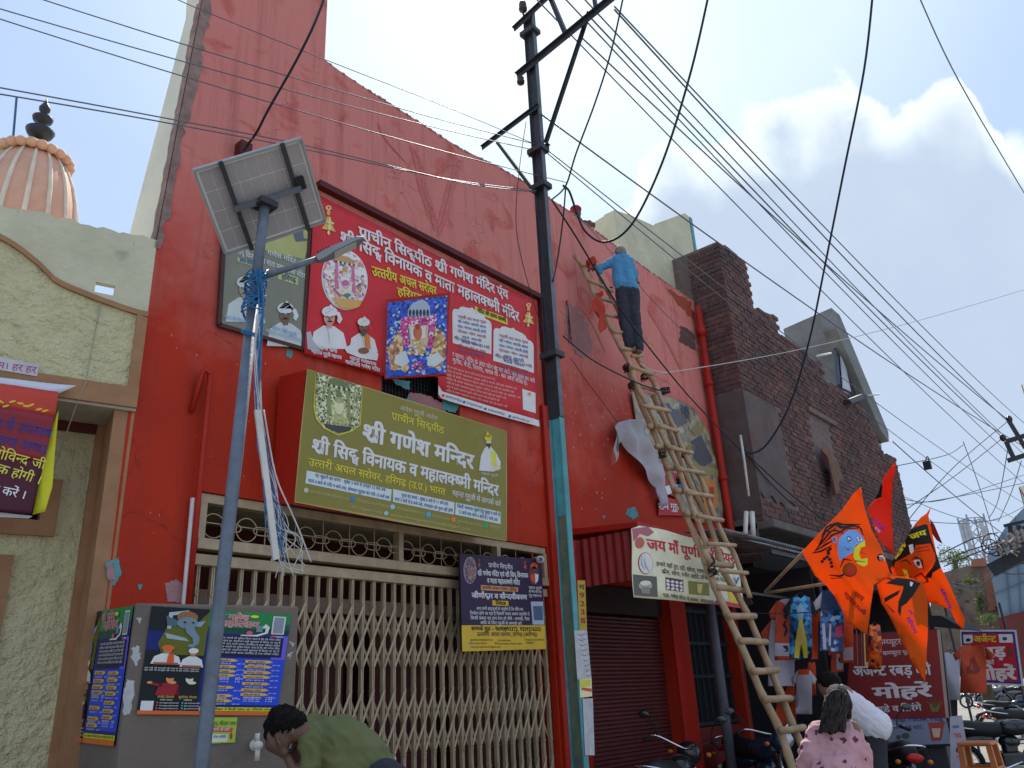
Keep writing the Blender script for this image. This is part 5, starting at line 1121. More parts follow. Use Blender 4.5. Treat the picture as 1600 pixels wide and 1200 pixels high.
A = onX(813, 118, PA(5).x-.05); MB().lathe(A-Vector((0, 0, .12)), [(.01, 0), (.04, .01), (.045, .04), (.025, .06), (.04, .08), (.015, .11)], 12).build('insulator', MATS['brown_ceramic'], PL, True)

# ------------------------------------------------------------------ solar street lamp
YS = -1.9
s0_, s1_ = onY(314, 1200, YS), onY(414, 318, YS); sdv = (s1_-s0_)/(s1_.z-s0_.z); sb = s0_-sdv*s0_.z
LP = thing('solar_lamp', 'galvanised solar street lamp pole with small panel and blue rope tied round it', 'street lamp', (sb.x, sb.y, 0))
zr = onY(405, 432, YS).z
def SP(z): return sb+sdv*z
mb = MB(); mb.tube([SP(z) for z in (0, 1.2, 2.4, zr)], [.031, .0305, .030, .030], 20); mb.build('lower_pole', steel, LP, True)
mb = MB(); mb.tube([SP(zr-.05), SP(zr+.3), SP(s1_.z)], [.027, .0265, .0265], 20); mb.build('upper_pole', steel, LP, True)
C_ = onY(409, 306, YS)+Vector((.015, .015, .009)); U_ = Vector((.702, -.571, .426)).normalized(); V_ = Vector((-.704, -.469, .533)).normalized(); N_ = U_.cross(V_).normalized()
N_ = N_ if N_.z > 0 else -N_; a_, b_ = .287, .239
back = pm('solar_backsheet', (.66, .65, .66), (.58, .57, .58), sc=3, rough=.5, bump=.03); cellm = pm('solar_cell_back', (.34, .325, .345), (.29, .28, .30), sc=3, rough=.45, bump=.02)
MB().obox(C_, U_*(a_-.006), V_*(b_-.006), N_*.0025).build('backsheet', back, LP); MB().obox(C_+N_*.006, U_*(a_-.006), V_*(b_-.006), N_*.002).build('front_glass', glass, LP)
cb = MB().obox(Vector((0, 0, 0)), U_*((a_-.018)/9*.93), V_*((b_-.018)/4*.95), N_*.0012).build('t', cellm); cme = cb.data; cme.name = 'solar_cell'; bpy.data.objects.remove(cb)
for i in range(9):
    for j in range(4): piece('solar_cell', cme, LP, C_-N_*.0042+U_*((a_-.018)*(2*(i+.5)/9-1))+V_*((b_-.018)*(2*(j+.5)/4-1)))
for s, ax, o1, ln in ((1, V_, U_, a_), (-1, V_, U_, a_), (1, U_, V_, b_), (-1, U_, V_, b_)):
    e = (b_ if ax is V_ else a_); MB().obox(C_+ax*(s*e)-N_*.004, o1*(ln-(.007 if o1 is V_ else -.001)), ax*.006, N_*.016).build('panel_frame', pm('dull_panel_frame', (.34, .35, .36), rough=.45, metal=.4, bump=0), LP)
for s in (-.52, .62): MB().obox(C_+U_*(a_*s)-N_*.028, U_*.011, V_*(b_*1.05), N_*.011).build('support_rail', dsteel, LP)
mb = MB(); mb.bar(C_-U_*(a_*.60)-N_*.05, C_+U_*(a_*.70)-N_*.05, .028, .028, up=N_); mb.build('cross_bar', steel, LP)
mb = MB(); mb.obox(SP(s1_.z)-Vector((0, 0, .01)), Vector((.05, 0, 0)), Vector((0, .05, 0)), Vector((0, 0, .018))); mb.bar(SP(s1_.z), C_-N_*.045, .03, .05); mb.tube([SP(s1_.z)-Vector((.055, 0, .01)), SP(s1_.z)+Vector((.055, 0, -.01))], .009, 6); mb.build('mount_bracket', dsteel, LP)
MB().obox(C_+U_*(a_*.72)+V_*.02-N_*.03, U_*.028, V_*.036, N_*.014).build('junction_box', black, LP, bevel=.005)
ar0 = SP(zr-.02); ar1 = onY(503, 402, -2.12); ar2 = onY(568, 373, -2.25)
mb = MB(); mb.tube([ar0, ar1], .0155, 12); mb.build('lamp_arm', steel, LP, True); MB().tube([SP(zr-.16), ar0.lerp(ar1, .10)], .008, 8).build('arm_strut', dsteel, LP, True)
d = (ar2-ar1).normalized(); sdx = d.cross(Vector((0, 0, 1))).normalized(); un = sdx.cross(d).normalized()
def LH(t, w, h): return [ar1+d*t+sdx*(sx*w)+un*(sy*h) for sx, sy in ((-1, -1), (1, -1), (1, 1), (-1, 1))]
L_ = (ar2-ar1).length; secs = [LH(-.03, .018, .018), LH(.01, .026, .022), LH(.04, .034, .020), LH(.07, .042, .017), LH(L_*.85, .040, .012), LH(L_, .020, .006)]
mb = MB(); v = [p for s in secs for p in s]; f = [(3, 2, 1, 0), (20, 21, 22, 23)]
for i in range(5):
    for k in range(4): f.append((i*4+k, i*4+(k+1) % 4, i*4+4+(k+1) % 4, i*4+4+k))
mb.add(v, f); mb.build('lamp_head', pm('grey_lamp_casing', (.24, .26, .28), rough=.4, bump=.02, metal=.4), LP, bevel=.004)
MB().obox(ar1+d*(L_*.52)-un*.017, d*(L_*.26), sdx*.030, un*.002).build('led_lens', pm('frosted_lens', (.5, .5, .48), rough=.3, bump=0), LP)
mb = MB()
for k in range(5): mb.obox(ar1+d*(-.005+k*.016)+un*.026, d*.0025, sdx*.022, un*.009)
mb.build('heat_fins', dsteel, LP)
# ropes and wires bundled round the pole
rr = random.Random(21); mb = MB()
for k in range(16):
    z = zr+.02-k*.016+rr.uniform(-.02, .02); P = []
    for i in range(25): a = 2*pi*i/24; P.append(SP(z+.02*sin(a*2+k)+.03*sin(a+k*.7))+Vector((cos(a)*(.045+rr.random()*.012), sin(a)*(.045+rr.random()*.012), 0)))
    mb.tube(P, .0035, 5, False)
for z in (onY(395, 462, YS).z, onY(385, 522, YS).z): 
    for q_ in range(3): mb.tube([SP(z+q_*.008)+Vector((cos(a)*.042, sin(a)*.042, .02*sin(a))) for a in [2*pi*i/20 for i in range(21)]], .0035, 5, False)
tag(mb.build('blue_rope', bluewire), 'blue plastic rope wound in coils round the solar lamp pole', 'rope')
def strand(px, Y, r, mat, mb): mb.tube(smooth_path([onY(x, y, Y+random.uniform(-.01, .01)) for x, y in px], 5), r, 5)
random.seed(5); mb = MB()
for k in range(13):
    o = jit(6); strand([(402+jit(5), 420), (408+jit(4), 470), (404+jit(5), 540), (403+jit(5), 620), (410+jit(8), 700), (420+jit(9), 760), (430+jit(14), 815+jit(20)), (440+jit(16), 850+jit(30))], YS-.06, .0022, bluewire, mb)
tag(mb.build('blue_wire_bundle', bluewire, None, True), 'bundle of thin blue wires hanging down beside the solar lamp pole', 'wires')
mb = MB()
for k in range(14): strand([(404+jit(6), 500+jit(20)), (402+jit(5), 580), (408+jit(6), 680), (424+jit(10), 760), (440+jit(18), 820), (450+jit(26), 860+jit(24)), (452+jit(30), 890+jit(20))], YS-.06, .0022, whitewire, mb)
strand([(412, 640), (430, 740), (455, 800), (468, 830), (486, 878)], YS-.06, .004, whitewire, mb)
tag(mb.build('white_wire_bundle', whitewire, None, True), 'tangle of loose white wires fraying out below the blue ones beside the lamp', 'wires')
S_ = MB(); Q = [onY(x, y, YS-.075) for x, y in ((399, 640), (408, 640), (437, 872), (428, 876))]; S_.prism(Q, (0, .012, 0)); tag(S_.build('white_cable_duct', pvc), 'flat white plastic cable duct strip dangling beside the lamp pole', 'cable duct')

# ------------------------------------------------------------------ bamboo ladders
PO = Vector((8.3, -1.95, 0)); LN = Vector((1, 0, 0)).cross(Vector((0, 1.87, 6.8))).normalized()
def LDR(x, y, d=0.): return onP(x, y, PO+LN*d, LN)
def bam(px, r, T, name, d=0., r2=None, ext=None):
    P = [LDR(x, y, d) for x, y in px]
    if ext is not None: dd = (P[-1]-P[-2]).normalized(); P.append(P[-1]+dd*((P[-1].z-ext)/-dd.z))
    P = smooth_path(P, 5); L = [0]
    for a, b in zip(P[:-1], P[1:]): L.append(L[-1]+(b-a).length)
    n = int(L[-1]/.07); Q = []; R = []
    for i in range(n+1):
        s = L[-1]*i/n; k = max(j for j in range(len(L)) if L[j] <= s+1e-9); k = min(k, len(P)-2); t = (s-L[k])/(L[k+1]-L[k]); Q.append(P[k].lerp(P[k+1], t)); R.append((r+(r2-r)*i/n if r2 else r)*(1.0+(.13 if i % 4 == 0 else 0)+jit(.03)))
    return MB().tube(Q, R, 10).build(name, bamboo, T, True)
def rungs(lst, T, r=.021, d=0.):
    for a, b in lst:
        A, B = LDR(*a, d), LDR(*b, d); v = (B-A).normalized()*.05; P = [A-v*.6, A.lerp(B, .33)+Vector((0, 0, jit(.006))), A.lerp(B, .66)+Vector((0, 0, jit(.006))), B+v*.6]
        MB().tube(P, [r*1.02, r, r*1.03, r*.98], 9).build('rung', bamboo, T, True)
def lash(pts, T, d=0., s=.045):
    for (x, y) in pts:
        c = LDR(x, y, d); mb = MB()
        for k in range(7):
            ax = Vector((-.1+jit(.45), .27+jit(.45), .95)).normalized(); mb.torus(c+Vector((jit(.006), jit(.006), (k-3)*.011)), s*random.uniform(.72, .9), .0062, ax, 14, 5)
        mb.build('lashing', rope, T, True)
def c6(x, y): return (880+x/4, 560+y/4)
def c7(x, y): return (860+x/3.158, 820+y/3.158)
def cd_(x, y): return (880+x/5, 380+y/5)
UPL = thing('bamboo_ladder', 'upper bamboo ladder carrying the painter, its top leaning near the roof edge', 'ladder', (8.1, -1.2, 2.4), 'bamboo ladders lashed together')
bam([cd_(90, 95), cd_(150, 190), cd_(215, 330), cd_(250, 420), cd_(340, 600), cd_(440, 800), cd_(520, 940), c6(455, 160), c6(540, 320), c6(620, 480), c6(700, 640), c6(770, 830), c6(900, 1180), c7(760, 130), c7(790, 190)], .030, UPL, 'rail', .05)
bam([cd_(250, 175), cd_(310, 310), cd_(390, 450), cd_(460, 600), cd_(560, 860), cd_(640, 990), cd_(720, 1110), c6(600, 225), c6(650, 340), c6(720, 500), c6(790, 660), c6(860, 750), c6(930, 950), c6(1020, 1150), c7(905, 140), c7(985, 360)], .028, UPL, 'rail', .05)
rungs([(cd_(150, 165), cd_(240, 195)), (cd_(210, 290), cd_(380, 370)), (cd_(300, 435), cd_(410, 465)), (cd_(330, 550), cd_(440, 585)), (cd_(395, 685), cd_(500, 705)), (cd_(455, 820), cd_(600, 845)), (cd_(545, 880), cd_(615, 875)),
    (c6(430, 50), c6(550, 95)), (c6(500, 295), c6(660, 325)), (c6(610, 425), c6(710, 450)), (c6(665, 555), c6(800, 588)), (c6(730, 695), c6(870, 715)), (c6(785, 842), c6(925, 860)), (c6(850, 985), c6(990, 1010)), (c6(915, 1160), c6(1068, 1168)), (c7(845, 225), c7(965, 237))], UPL, .024, .09)
LWL = thing('bamboo_ladder', 'lower bamboo ladder whose feet stand between the parked motorbikes', 'ladder', (8.3, -1.95, 0), 'bamboo ladders lashed together')
bam([c6(400, 60), c6(440, 160), c6(500, 320), c6(560, 450), c6(620, 600), c6(680, 780), c6(760, 970), c6(860, 1190), c7(780, 230), c7(880, 460), c7(970, 660), c7(1040, 830), c7(1130, 1010), c7(1190, 1190)], .030, LWL, 'rail', -.05, .042, .0)
bam([c6(560, 230), c6(640, 400), c6(700, 560), c6(760, 720), c6(830, 860), c6(900, 1000), c6(960, 1180), c7(860, 240), c7(920, 340), c7(990, 480), c7(1050, 630), c7(1130, 820), c7(1200, 1000), c7(1245, 1100)], .030, LWL, 'rail', -.05, .040, .0)
rungs([(c6(480, 170), c6(630, 210)), (c6(545, 425), c6(690, 430)), (c6(590, 550), c6(700, 560)), (c6(655, 680), c6(740, 690)), (c6(710, 825), c6(800, 835)), (c6(775, 970), c6(850, 975)), (c7(780, 190), c7(890, 202)), (c7(830, 310), c7(940, 322)),
    (c7(885, 450), c7(1003, 450)), (c7(945, 574), c7(1060, 578)), (c7(1005, 722), c7(1115, 716)), (c7(1062, 860), c7(1180, 856)), (c7(1142, 1014), c7(1245, 1000))], LWL, .034, -.015)
lash([c6(400, 60), c6(510, 110), c6(430, 170)], UPL, .0, .06); lash([c6(620, 205), c6(650, 200)], UPL, .05, .04); lash([c7(790, 180), c7(800, 230), c7(975, 375)], LWL, .0, .05); lash([c6(730, 760), c6(620, 600), c6(760, 590)], LWL, 0, .05); lash([cd_(240, 180), cd_(370, 370)], UPL, .05, .035)
MB().tube([c for c in sag(LDR(*c6(600, 200)), LDR(*c6(880, 900)), .12, 8)], .005, 5).build('rope_tail', rope, LWL)
# red cloths on the ladder and on the top rung
def cloth(name, label, cat, px, P, N, mat, amp=.03, fr=14, parent=None, step=.04):
    T = thing(name, label, cat, P) if parent is None else parent
    def rp_(u, v): return amp*sin(u*fr+v*3)+amp*.4*sin(v*fr*.8+u*5)
    S = Surf(P, N, T, rp_, step=step); S.poly(px, mat, 0, 'cloth'); S.flush(); return T
ragm = pm('red_rag_cloth', (.42, .045, .02), (.32, .03, .018), sc=14, rough=.9, bump=.3)
cloth('red_rag', 'red paint rag hanging from the upper bamboo ladder left of the painter', 'cloth', [cd_(p, q_) for p, q_ in ((262, 385), (300, 375), (312, 400), (306, 470), (320, 560), (345, 660), (290, 702), (270, 640), (255, 540), (240, 480), (215, 550), (205, 545), (222, 490), (240, 430))], LDR(*cd_(280, 500), .10), LN, ragm, .03, 22)
cloth('red_rag', 'crumpled red cloth knotted on the top rung beside the painter\'s hand', 'cloth', [cd_(p, q_) for p, q_ in ((195, 120), (225, 112), (255, 130), (262, 155), (235, 165), (215, 185), (190, 170), (178, 150))], LDR(*cd_(220, 150), .14), LN, ragm, .04, 30)

# ------------------------------------------------------------------ people
class Pose:
    def __init__(s, P): s.P = Vector(P); v = s.P-CAM; s.vd = Vector((v.x, v.y, 0)).normalized(); s.sc = v.length/FPX
    def j(s, x, y, d=0.): return onP(x, y, s.P+s.vd*d, s.vd)
def add_person(o, label): o['label'] = label; o['category'] = 'person'
def hand(c, dirv, palm, size=1.0):
    """palm + four unequal bent fingers + thumb, all rooted in the palm"""
    d = Vector(dirv).normalized(); n = Vector(palm).normalized(); s = d.cross(n).normalized(); n = s.cross(d).normalized(); k = .0095*size; P = [('c', c, c+d*.075*size, .026*size, .03*size), ('c', c+s*.018*size, c+d*.075*size+s*.024*size, .018*size, .016*size), ('c', c-s*.018*size, c+d*.075*size-s*.024*size, .018*size, .016*size)]
    for i, (o, l) in enumerate(((-.031, .062), (-.011, .075), (.010, .070), (.030, .055))):
        a = c+d*.078*size+s*o*size; b = a+(d*.85+n*.5).normalized()*l*.5*size; e = b+(d*.35+n*.95).normalized()*l*.5*size
        P += [('c', a, b, k, k*.95), ('c', b, e, k*.95, k*.8)]
    a = c+d*.02*size-s*.028*size; b = a+(d*.6-s*.7+n*.3).normalized()*.04*size; P += [('c', a, b, k*1.25, k*1.1), ('c', b, b+(d*.8+n*.5).normalized()*.03*size, k*1.1, k*.85)]
    return P
# painter on the ladder, seen from behind
ft = LDR(*cd_(580, 850), .14); PZ = Pose(ft)
D_ = lambda x, y, d=0.: PZ.j(*cd_(x, y), d)
s = PZ.sc/5   # metres per crop pixel
sk = []
sk += [('c', D_(447, 95), D_(447, 130), 26*s, 30*s), ('e', D_(447, 66), (43*s, 40*s, 50*s))]
sk += [('e', D_(490, 72), (7*s, 7*s, 13*s)), ('e', D_(404, 72, .01), (7*s, 7*s, 13*s))]
sk += hand(D_(262, 190), D_(238, 192)-D_(262, 190), Vector((0, 0, -1)), .95)+[('c', D_(285, 210), D_(258, 190), 17*s, 15*s)]
sk += [('c', D_(572, 280, .12), D_(560, 292, .17), 16*s, 14*s)]+hand(D_(562, 292, .18), PZ.vd, Vector((0, 0, -1)), .95)
sk += [('c', D_(505, 800), D_(505, 828), 20*s, 18*s), ('c', D_(590, 820), D_(600, 845), 20*s, 18*s), ('c', D_(478, 825), D_(552, 832, .06), 19*s, 16*s), ('c', D_(590, 842), D_(598, 852, .10), 20*s, 16*s)]
sk += [('c', D_(460, 140), D_(500, 360), 30*s, 32*s), ('c', D_(490, 370), D_(512, 800), 26*s, 15*s), ('c', D_(545, 380), D_(592, 820), 26*s, 15*s), ('c', D_(400, 140), D_(285, 210), 26*s, 17*s), ('c', D_(520, 150, .02), D_(570, 230, .06), 26*s, 20*s), ('c', D_(570, 230, .06), D_(572, 280, .12), 20*s, 15*s)]
man = fig_part('person', sk, skin, None, .011, 1); add_person(man, 'grey haired painter in light blue shirt and dark trousers high on the bamboo ladder')
shb = pm('light_blue_shirt', (.085, .30, .52), (.065, .24, .44), sc=8, rough=.85, bump=.3, bs=50)
sh = [('c', D_(425, 128), D_(440, 300), 50*s, 55*s), ('c', D_(475, 125), D_(520, 300), 48*s, 52*s), ('c', D_(455, 320), D_(530, 335), 56*s, 54*s), ('c', D_(400, 128), D_(500, 128), 30*s, 30*s), ('c', D_(447, 110), D_(450, 120), 36*s, 40*s),
      ('c', D_(400, 135), D_(330, 178), 36*s, 33*s), ('c', D_(330, 178), D_(278, 198), 34*s, 34*s), ('c', D_(290, 200), D_(285, 222), 32*s, 28*s), ('c', D_(515, 140), D_(550, 225, .03), 34*s, 30*s), ('c', D_(550, 225, .03), D_(566, 262, .08), 30*s, 26*s), ('c', D_(440, 345), D_(560, 358), 40*s, 36*s)]
fig_part('shirt', sh, shb, man, .012, 1, .015, 13)
tr = [('c', D_(465, 385), D_(480, 600), 58*s, 48*s), ('c', D_(480, 600), D_(515, 790), 48*s, 40*s), ('c', D_(545, 385), D_(570, 600), 52*s, 40*s), ('c', D_(570, 600), D_(600, 822), 40*s, 30*s), ('c', D_(450, 365), D_(555, 378), 44*s, 42*s)]
fig_part('trousers', tr, pm('paint_stained_charcoal_trousers', (.040, .045, .065), (.03, .033, .05), sc=6, rough=.9, bump=.3, dirt=(.30, .31, .34), dsc=26, dlo=.62, dhi=.70, damt=.6), man, .012, 1, .018, 11, 3)
fig_part('hair', [('e', D_(447, 58), (47*s, 44*s, 40*s)), ('e', D_(447, 78, -.015), (42*s, 38*s, 24*s))], hairg, man, .009, 1, .006, 60)
# helper peeping over the roof edge
hp = onY(903, 330, .35); HZ = Pose(hp); s4 = HZ.sc/4
def H_(x, y, d=0.): return HZ.j(840+x/4, 280+y/4, d)
o = fig_part('person', [('e', H_(243, 215), (27*s4, 30*s4, 36*s4)), ('c', H_(250, 240), H_(265, 300, .1), 18*s4, 40*s4), ('c', H_(290, 275), H_(345, 285), 22*s4, 17*s4), ('e', H_(325, 270), (22*s4, 14*s4, 15*s4)), ('c', H_(265, 320, .15), H_(290, 400, .2), 60*s4, 60*s4), ('e', H_(236, 222, -.04), (5*s4, 8*s4, 5*s4))]+hand(H_(330, 272), H_(350, 285)-H_(320, 268), Vector((0, 0, -1)), .8), pm('dark_skin', (.10, .06, .05), rough=.6), None, .011, 1); add_person(o, 'person in a red cap peeping over the roof edge above the street pole')
fig_part('cap', [('e', H_(238, 190), (37*s4, 36*s4, 26*s4)), ('e', H_(232, 205, -.03), (34*s4, 20*s4, 9*s4))], pm('red_cap_cloth', (.30, .02, .025), rough=.9), o, .01, 1)
# man bending over the tap
BZ = Pose(onD(480, 1150, 3.95)); sb_ = BZ.sc
def B_(x, y, d=0.): return BZ.j(380+x/6.667, 1060+y/6.667, d)
k = BZ.sc/6.667
skp = [('e', B_(410, 530), (125*k, 108*k, 145*k), Matrix.Rotation(.9, 3, BZ.vd)), ('c', B_(520, 560), B_(640, 560), 85*k, 95*k), ('e', B_(390, 640), (105*k, 90*k, 90*k)), ('e', B_(515, 560, -.09), (24*k, 14*k, 44*k)), ('c', B_(345, 668), B_(322, 690), 22*k, 16*k), ('e', B_(410, 700), (60*k, 60*k, 40*k))]
skp += [('c', B_(655, 930), B_(560, 1010), 66*k, 52*k), ('c', B_(560, 1010), B_(450, 800), 50*k, 38*k), ('c', B_(450, 800), B_(420, 770), 36*k, 40*k)]
skp += hand(B_(430, 775, -.01), B_(350, 740)-B_(430, 790), Vector((.2, .1, 1)), .92)+hand(B_(430, 770, .06), B_(350, 735, .03)-B_(430, 785, .06), Vector((.2, .1, 1)), .92)
skp += [('c', B_(700, 650, .25), B_(560, 1010, .2), 60*k, 50*k), ('c', B_(560, 1010, .2), B_(440, 790, .06), 46*k, 36*k)]
skp += [('c', B_(700, 700, .1), B_(1250, 820, .1), 180*k, 190*k)]
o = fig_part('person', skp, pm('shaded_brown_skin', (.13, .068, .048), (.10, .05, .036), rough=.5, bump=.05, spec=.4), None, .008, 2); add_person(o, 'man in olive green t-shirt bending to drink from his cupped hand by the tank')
# legs down to the step (below the frame)
hipz = B_(1500, 1100, .1); leg = []
for dd in (-.02, .22):
    h_ = B_(1480, 1050, dd); kn = h_+Vector((-.06, -.02, -.42)); an = Vector((h_.x+.06, h_.y, .22)); leg += [('c', h_, kn, .085, .062), ('c', kn, an, .06, .042), ('c', an-Vector((0, 0, .04)), an+Vector((-.16, -.03, -.05)), .038, .034)]
fig_part('trousers', leg+[('c', B_(1480, 1180, .1), B_(1560, 1260, .1), .13, .13)], pm('dark_grey_trousers', (.03, .032, .04), rough=.9, bump=.3), o, .014, 2, .01)
grt = pm('olive_green_tshirt', (.125, .135, .055), (.10, .11, .045), sc=4, rough=.9, bump=.25, bs=30)
ts = [('c', B_(730, 590, .10), B_(1020, 660, .10), 190*k, 250*k), ('c', B_(1020, 660, .1), B_(1260, 850, .1), 250*k, 235*k), ('c', B_(1260, 850, .1), B_(1480, 1150, .1), 235*k, 225*k), ('c', B_(700, 580, .0), B_(690, 900, -.02), 118*k, 100*k), ('c', B_(710, 600, .22), B_(690, 880, .24), 110*k, 95*k), ('c', B_(650, 520, .05), B_(720, 520, .1), 95*k, 130*k), ('c', B_(900, 800, .08), B_(1150, 1000, .08), 200*k, 220*k)]
fig_part('tshirt', ts, grt, o, .010, 1, .024, 8, 9)
fig_part('hair', [('e', B_(430, 450), (182*k, 140*k, 150*k), Matrix.Rotation(.35, 3, BZ.vd)), ('e', B_(330, 520), (105*k, 112*k, 130*k)), ('e', B_(545, 440), (95*k, 110*k, 85*k)), ('e', B_(290, 590), (40*k, 80*k, 60*k)), ('e', B_(400, 340), (110*k, 90*k, 55*k))], hairb, o, .008, 1, .016, 55)
MB().torus(B_(470, 770), .030, .004, B_(450, 800)-B_(560, 1010), 20, 6).build('bracelet', black, o, True)
MB().tube(smooth_path([B_(720, 480, -.10), B_(790, 530, -.16), B_(830, 590, -.18)], 5), .0025, 5).build('armhole_seam', grt, o)
# woman in pink from behind
WZ = Pose(onD(1302, 1150, 5.4)); k = WZ.sc/5
def W_(x, y, d=0.): return WZ.j(1240+x/5, 960+y/5, d)
sw = [('e', W_(350, 665), (72*k, 70*k, 92*k)), ('c', W_(350, 740), W_(345, 820), 36*k, 42*k), ('c', W_(345, 900), W_(335, 1500), 75*k, 110*k), ('c', W_(200, 880), W_(120, 1130, -.03), 40*k, 30*k), ('c', W_(120, 1130, -.03), W_(180, 1320, .15), 28*k, 20*k), ('c', W_(470, 880), W_(560, 1120), 40*k, 30*k), ('c', W_(560, 1120), W_(500, 1320, .15), 28*k, 20*k), ('e', W_(398, 735, .01), (12*k, 10*k, 18*k))]
sw += hand(W_(180, 1320, .15), Vector((0, 0, -1)), WZ.vd, .9)+hand(W_(500, 1320, .15), Vector((0, 0, -1)), WZ.vd, .9)
for dx_ in (-45, 45): h_ = W_(335+dx_, 1500); a = Vector((h_.x, h_.y, .09)); sw += [('c', h_, h_.lerp(a, .5), .085, .06), ('c', h_.lerp(a, .5), a, .058, .04), ('c', a-Vector((0, 0, .04)), a-Vector((0, 0, .055))+WZ.vd*.14, .035, .03)]
o = fig_part('person', sw, skin, None, .010, 1); add_person(o, 'woman with long dark hair in a pink floral kurta, seen from behind')
pk_ = bpy.data.materials.new('pink_floral_kurta'); pk_.use_nodes = True; t = pk_.node_tree; g_ = t.nodes.new('ShaderNodeNewGeometry'); v_ = t.nodes.new('ShaderNodeTexVoronoi'); v_.inputs['Scale'].default_value = 15; n_ = t.nodes.new('ShaderNodeTexNoise'); n_.inputs['Scale'].default_value = 60; n_.inputs['Detail'].default_value = 3
ad = t.nodes.new('ShaderNodeMath'); ad.operation = 'MULTIPLY_ADD'; t.links.new(g_.outputs['Position'], v_.inputs['Vector']); t.links.new(g_.outputs['Position'], n_.inputs['Vector']); t.links.new(n_.outputs[0], ad.inputs[0]); ad.inputs[1].default_value = .55; t.links.new(v_.outputs['Distance'], ad.inputs[2])
r_ = t.nodes.new('ShaderNodeValToRGB'); t.links.new(ad.outputs[0], r_.inputs[0]); r_.color_ramp.elements[0].position = .50; r_.color_ramp.elements[0].color = (.14, .025, .06, 1); r_.color_ramp.elements[1].position = .53; r_.color_ramp.elements[1].color = (.56, .31, .34, 1)
t.links.new(r_.outputs[0], t.nodes['Principled BSDF'].inputs['Base Color']); t.nodes['Principled BSDF'].inputs['Roughness'].default_value = .85
ku = [('c', W_(205, 885), W_(445, 885), 46*k, 46*k), ('c', W_(325, 895), W_(325, 920), 62*k, 80*k), ('c', W_(255, 985), W_(255, 1250), 105*k, 125*k), ('c', W_(395, 985), W_(405, 1250), 105*k, 125*k), ('c', W_(325, 940), W_(325, 1000), 110*k, 120*k), ('c', W_(335, 1250), W_(335, 1900), 195*k, 240*k), ('c', W_(180, 905), W_(140, 1040, -.03), 56*k, 66*k), ('c', W_(135, 1080, -.03), W_(85, 1230, .02), 72*k, 66*k), ('c', W_(462, 905), W_(520, 1040), 54*k, 64*k), ('c', W_(530, 1080), W_(560, 1230, .04), 68*k, 62*k)]
fig_part('kurta', ku, pk_, o, .011, 1, .024, 11, 4)
hr = [('e', W_(345, 652), (84*k, 80*k, 90*k))]
rh = random.Random(4)
for i in range(46):
    a0 = rh.uniform(-1, 1); x_ = 340+a0*78; P_ = [W_(x_, 620+abs(a0)*40, -.02-.05*(1-abs(a0)))]
    for j in range(1, 7): P_.append(W_(335+a0*(84 if j < 3 else 96-j*5)-j*6+rh.uniform(-11, 11)+9*sin(j*2.1+i), 640+j*50+rh.uniform(-8, 8)-(abs(a0)*46 if j > 4 else 0), -.08-.03*(1-abs(a0))))
    for p_, q_ in zip(P_[:-1], P_[1:]): hr.append(('c', p_, q_, 15*k, 14*k if q_ is not P_[-1] else 4*k))
hr += [('c', W_(400, 680), W_(425, 790), 44*k, 26*k), ('e', W_(425, 700), (34*k, 30*k, 48*k))]
hw = pm('wavy_brown_black_hair', (.030, .024, .022), (.010, .008, .008), sc=70, rough=.6, bump=.9, bs=90, spec=.2)
fig_part('hair', hr, hw, o, .0075, 2, .004, 60)
stm_ = MB(); rh = random.Random(9)
for i in range(170):
    a0 = rh.uniform(-1, 1); P_ = []; ph_ = rh.uniform(0, 6)
    for j in range(9):
        t_ = j/8; xx = 340+a0*(86+6*t_)-t_*rh.uniform(34, 44)+10*sin(t_*9+ph_)*t_+a0*10*t_; P_.append(W_(xx, 585+abs(a0)**2*60+t_*(345-abs(a0)*60+rh.uniform(-8, 8)), -.055-.075*(1-a0*a0)**.5-.02*sin(t_*8+ph_)))
    stm_.tube(smooth_path(P_, 3), [.0036]*24+[.001], 4)
sto = stm_.build('hair_strands', pm('loose_dark_hair', (.035, .028, .026), (.012, .010, .010), sc=40, rough=.5, bump=0, spec=.3), o, True); sto['kind'] = 'stuff'
MB().ell(W_(402, 735, -.015), (.009, .009, .009), 10, 7).build('earring', pm('gold', (.7, .5, .2), rough=.3, metal=1), o)
# man in white shirt leaning over a bike
MZ = Pose(onD(1340, 1100, 8.6)); k = MZ.sc/5
def M_(x, y, d=0.): return MZ.j(1240+x/5, 960+y/5, d)
o = fig_part('person', [('e', M_(270, 560), (68*k, 68*k, 84*k)), ('c', M_(300, 600), M_(350, 620), 50*k, 60*k), ('c', M_(380, 640), M_(600, 850), 80*k, 70*k), ('c', M_(600, 850), M_(640, 1250), 60*k, 50*k), ('c', M_(330, 650, -.05), M_(420, 830, -.1), 34*k, 26*k), ('c', M_(420, 830, -.1), M_(470, 960, -.1), 26*k, 20*k), ('e', M_(215, 580), (14*k, 20*k, 16*k))]+hand(M_(470, 960, -.1), Vector((0, 0, -1)), MZ.vd, .9), skin, None, .012, 1); add_person(o, 'dark haired man in a white shirt leaning over before the red stamp board')
fig_part('shirt', [('c', M_(345, 640), M_(480, 740), 88*k, 100*k), ('c', M_(480, 740), M_(625, 860), 98*k, 112*k), ('c', M_(340, 650, -.05), M_(400, 790, -.08), 52*k, 46*k)], white, o, .014, 2, .016, 10)
fig_part('hair', [('e', M_(280, 530), (80*k, 78*k, 72*k)), ('e', M_(330, 580), (50*k, 50*k, 50*k))], hairb, o, .012, 1, .01, 40)
tr_ = [('c', M_(620, 900), M_(640, 1150), 82*k, 75*k), ('c', M_(640, 1150), Vector((M_(640, 1150).x, M_(640, 1150).y, .3)), 75*k, 50*k)]; fig_part('trousers', tr_, MATS['dark_grey_trousers'], o, .018, 2, .01)
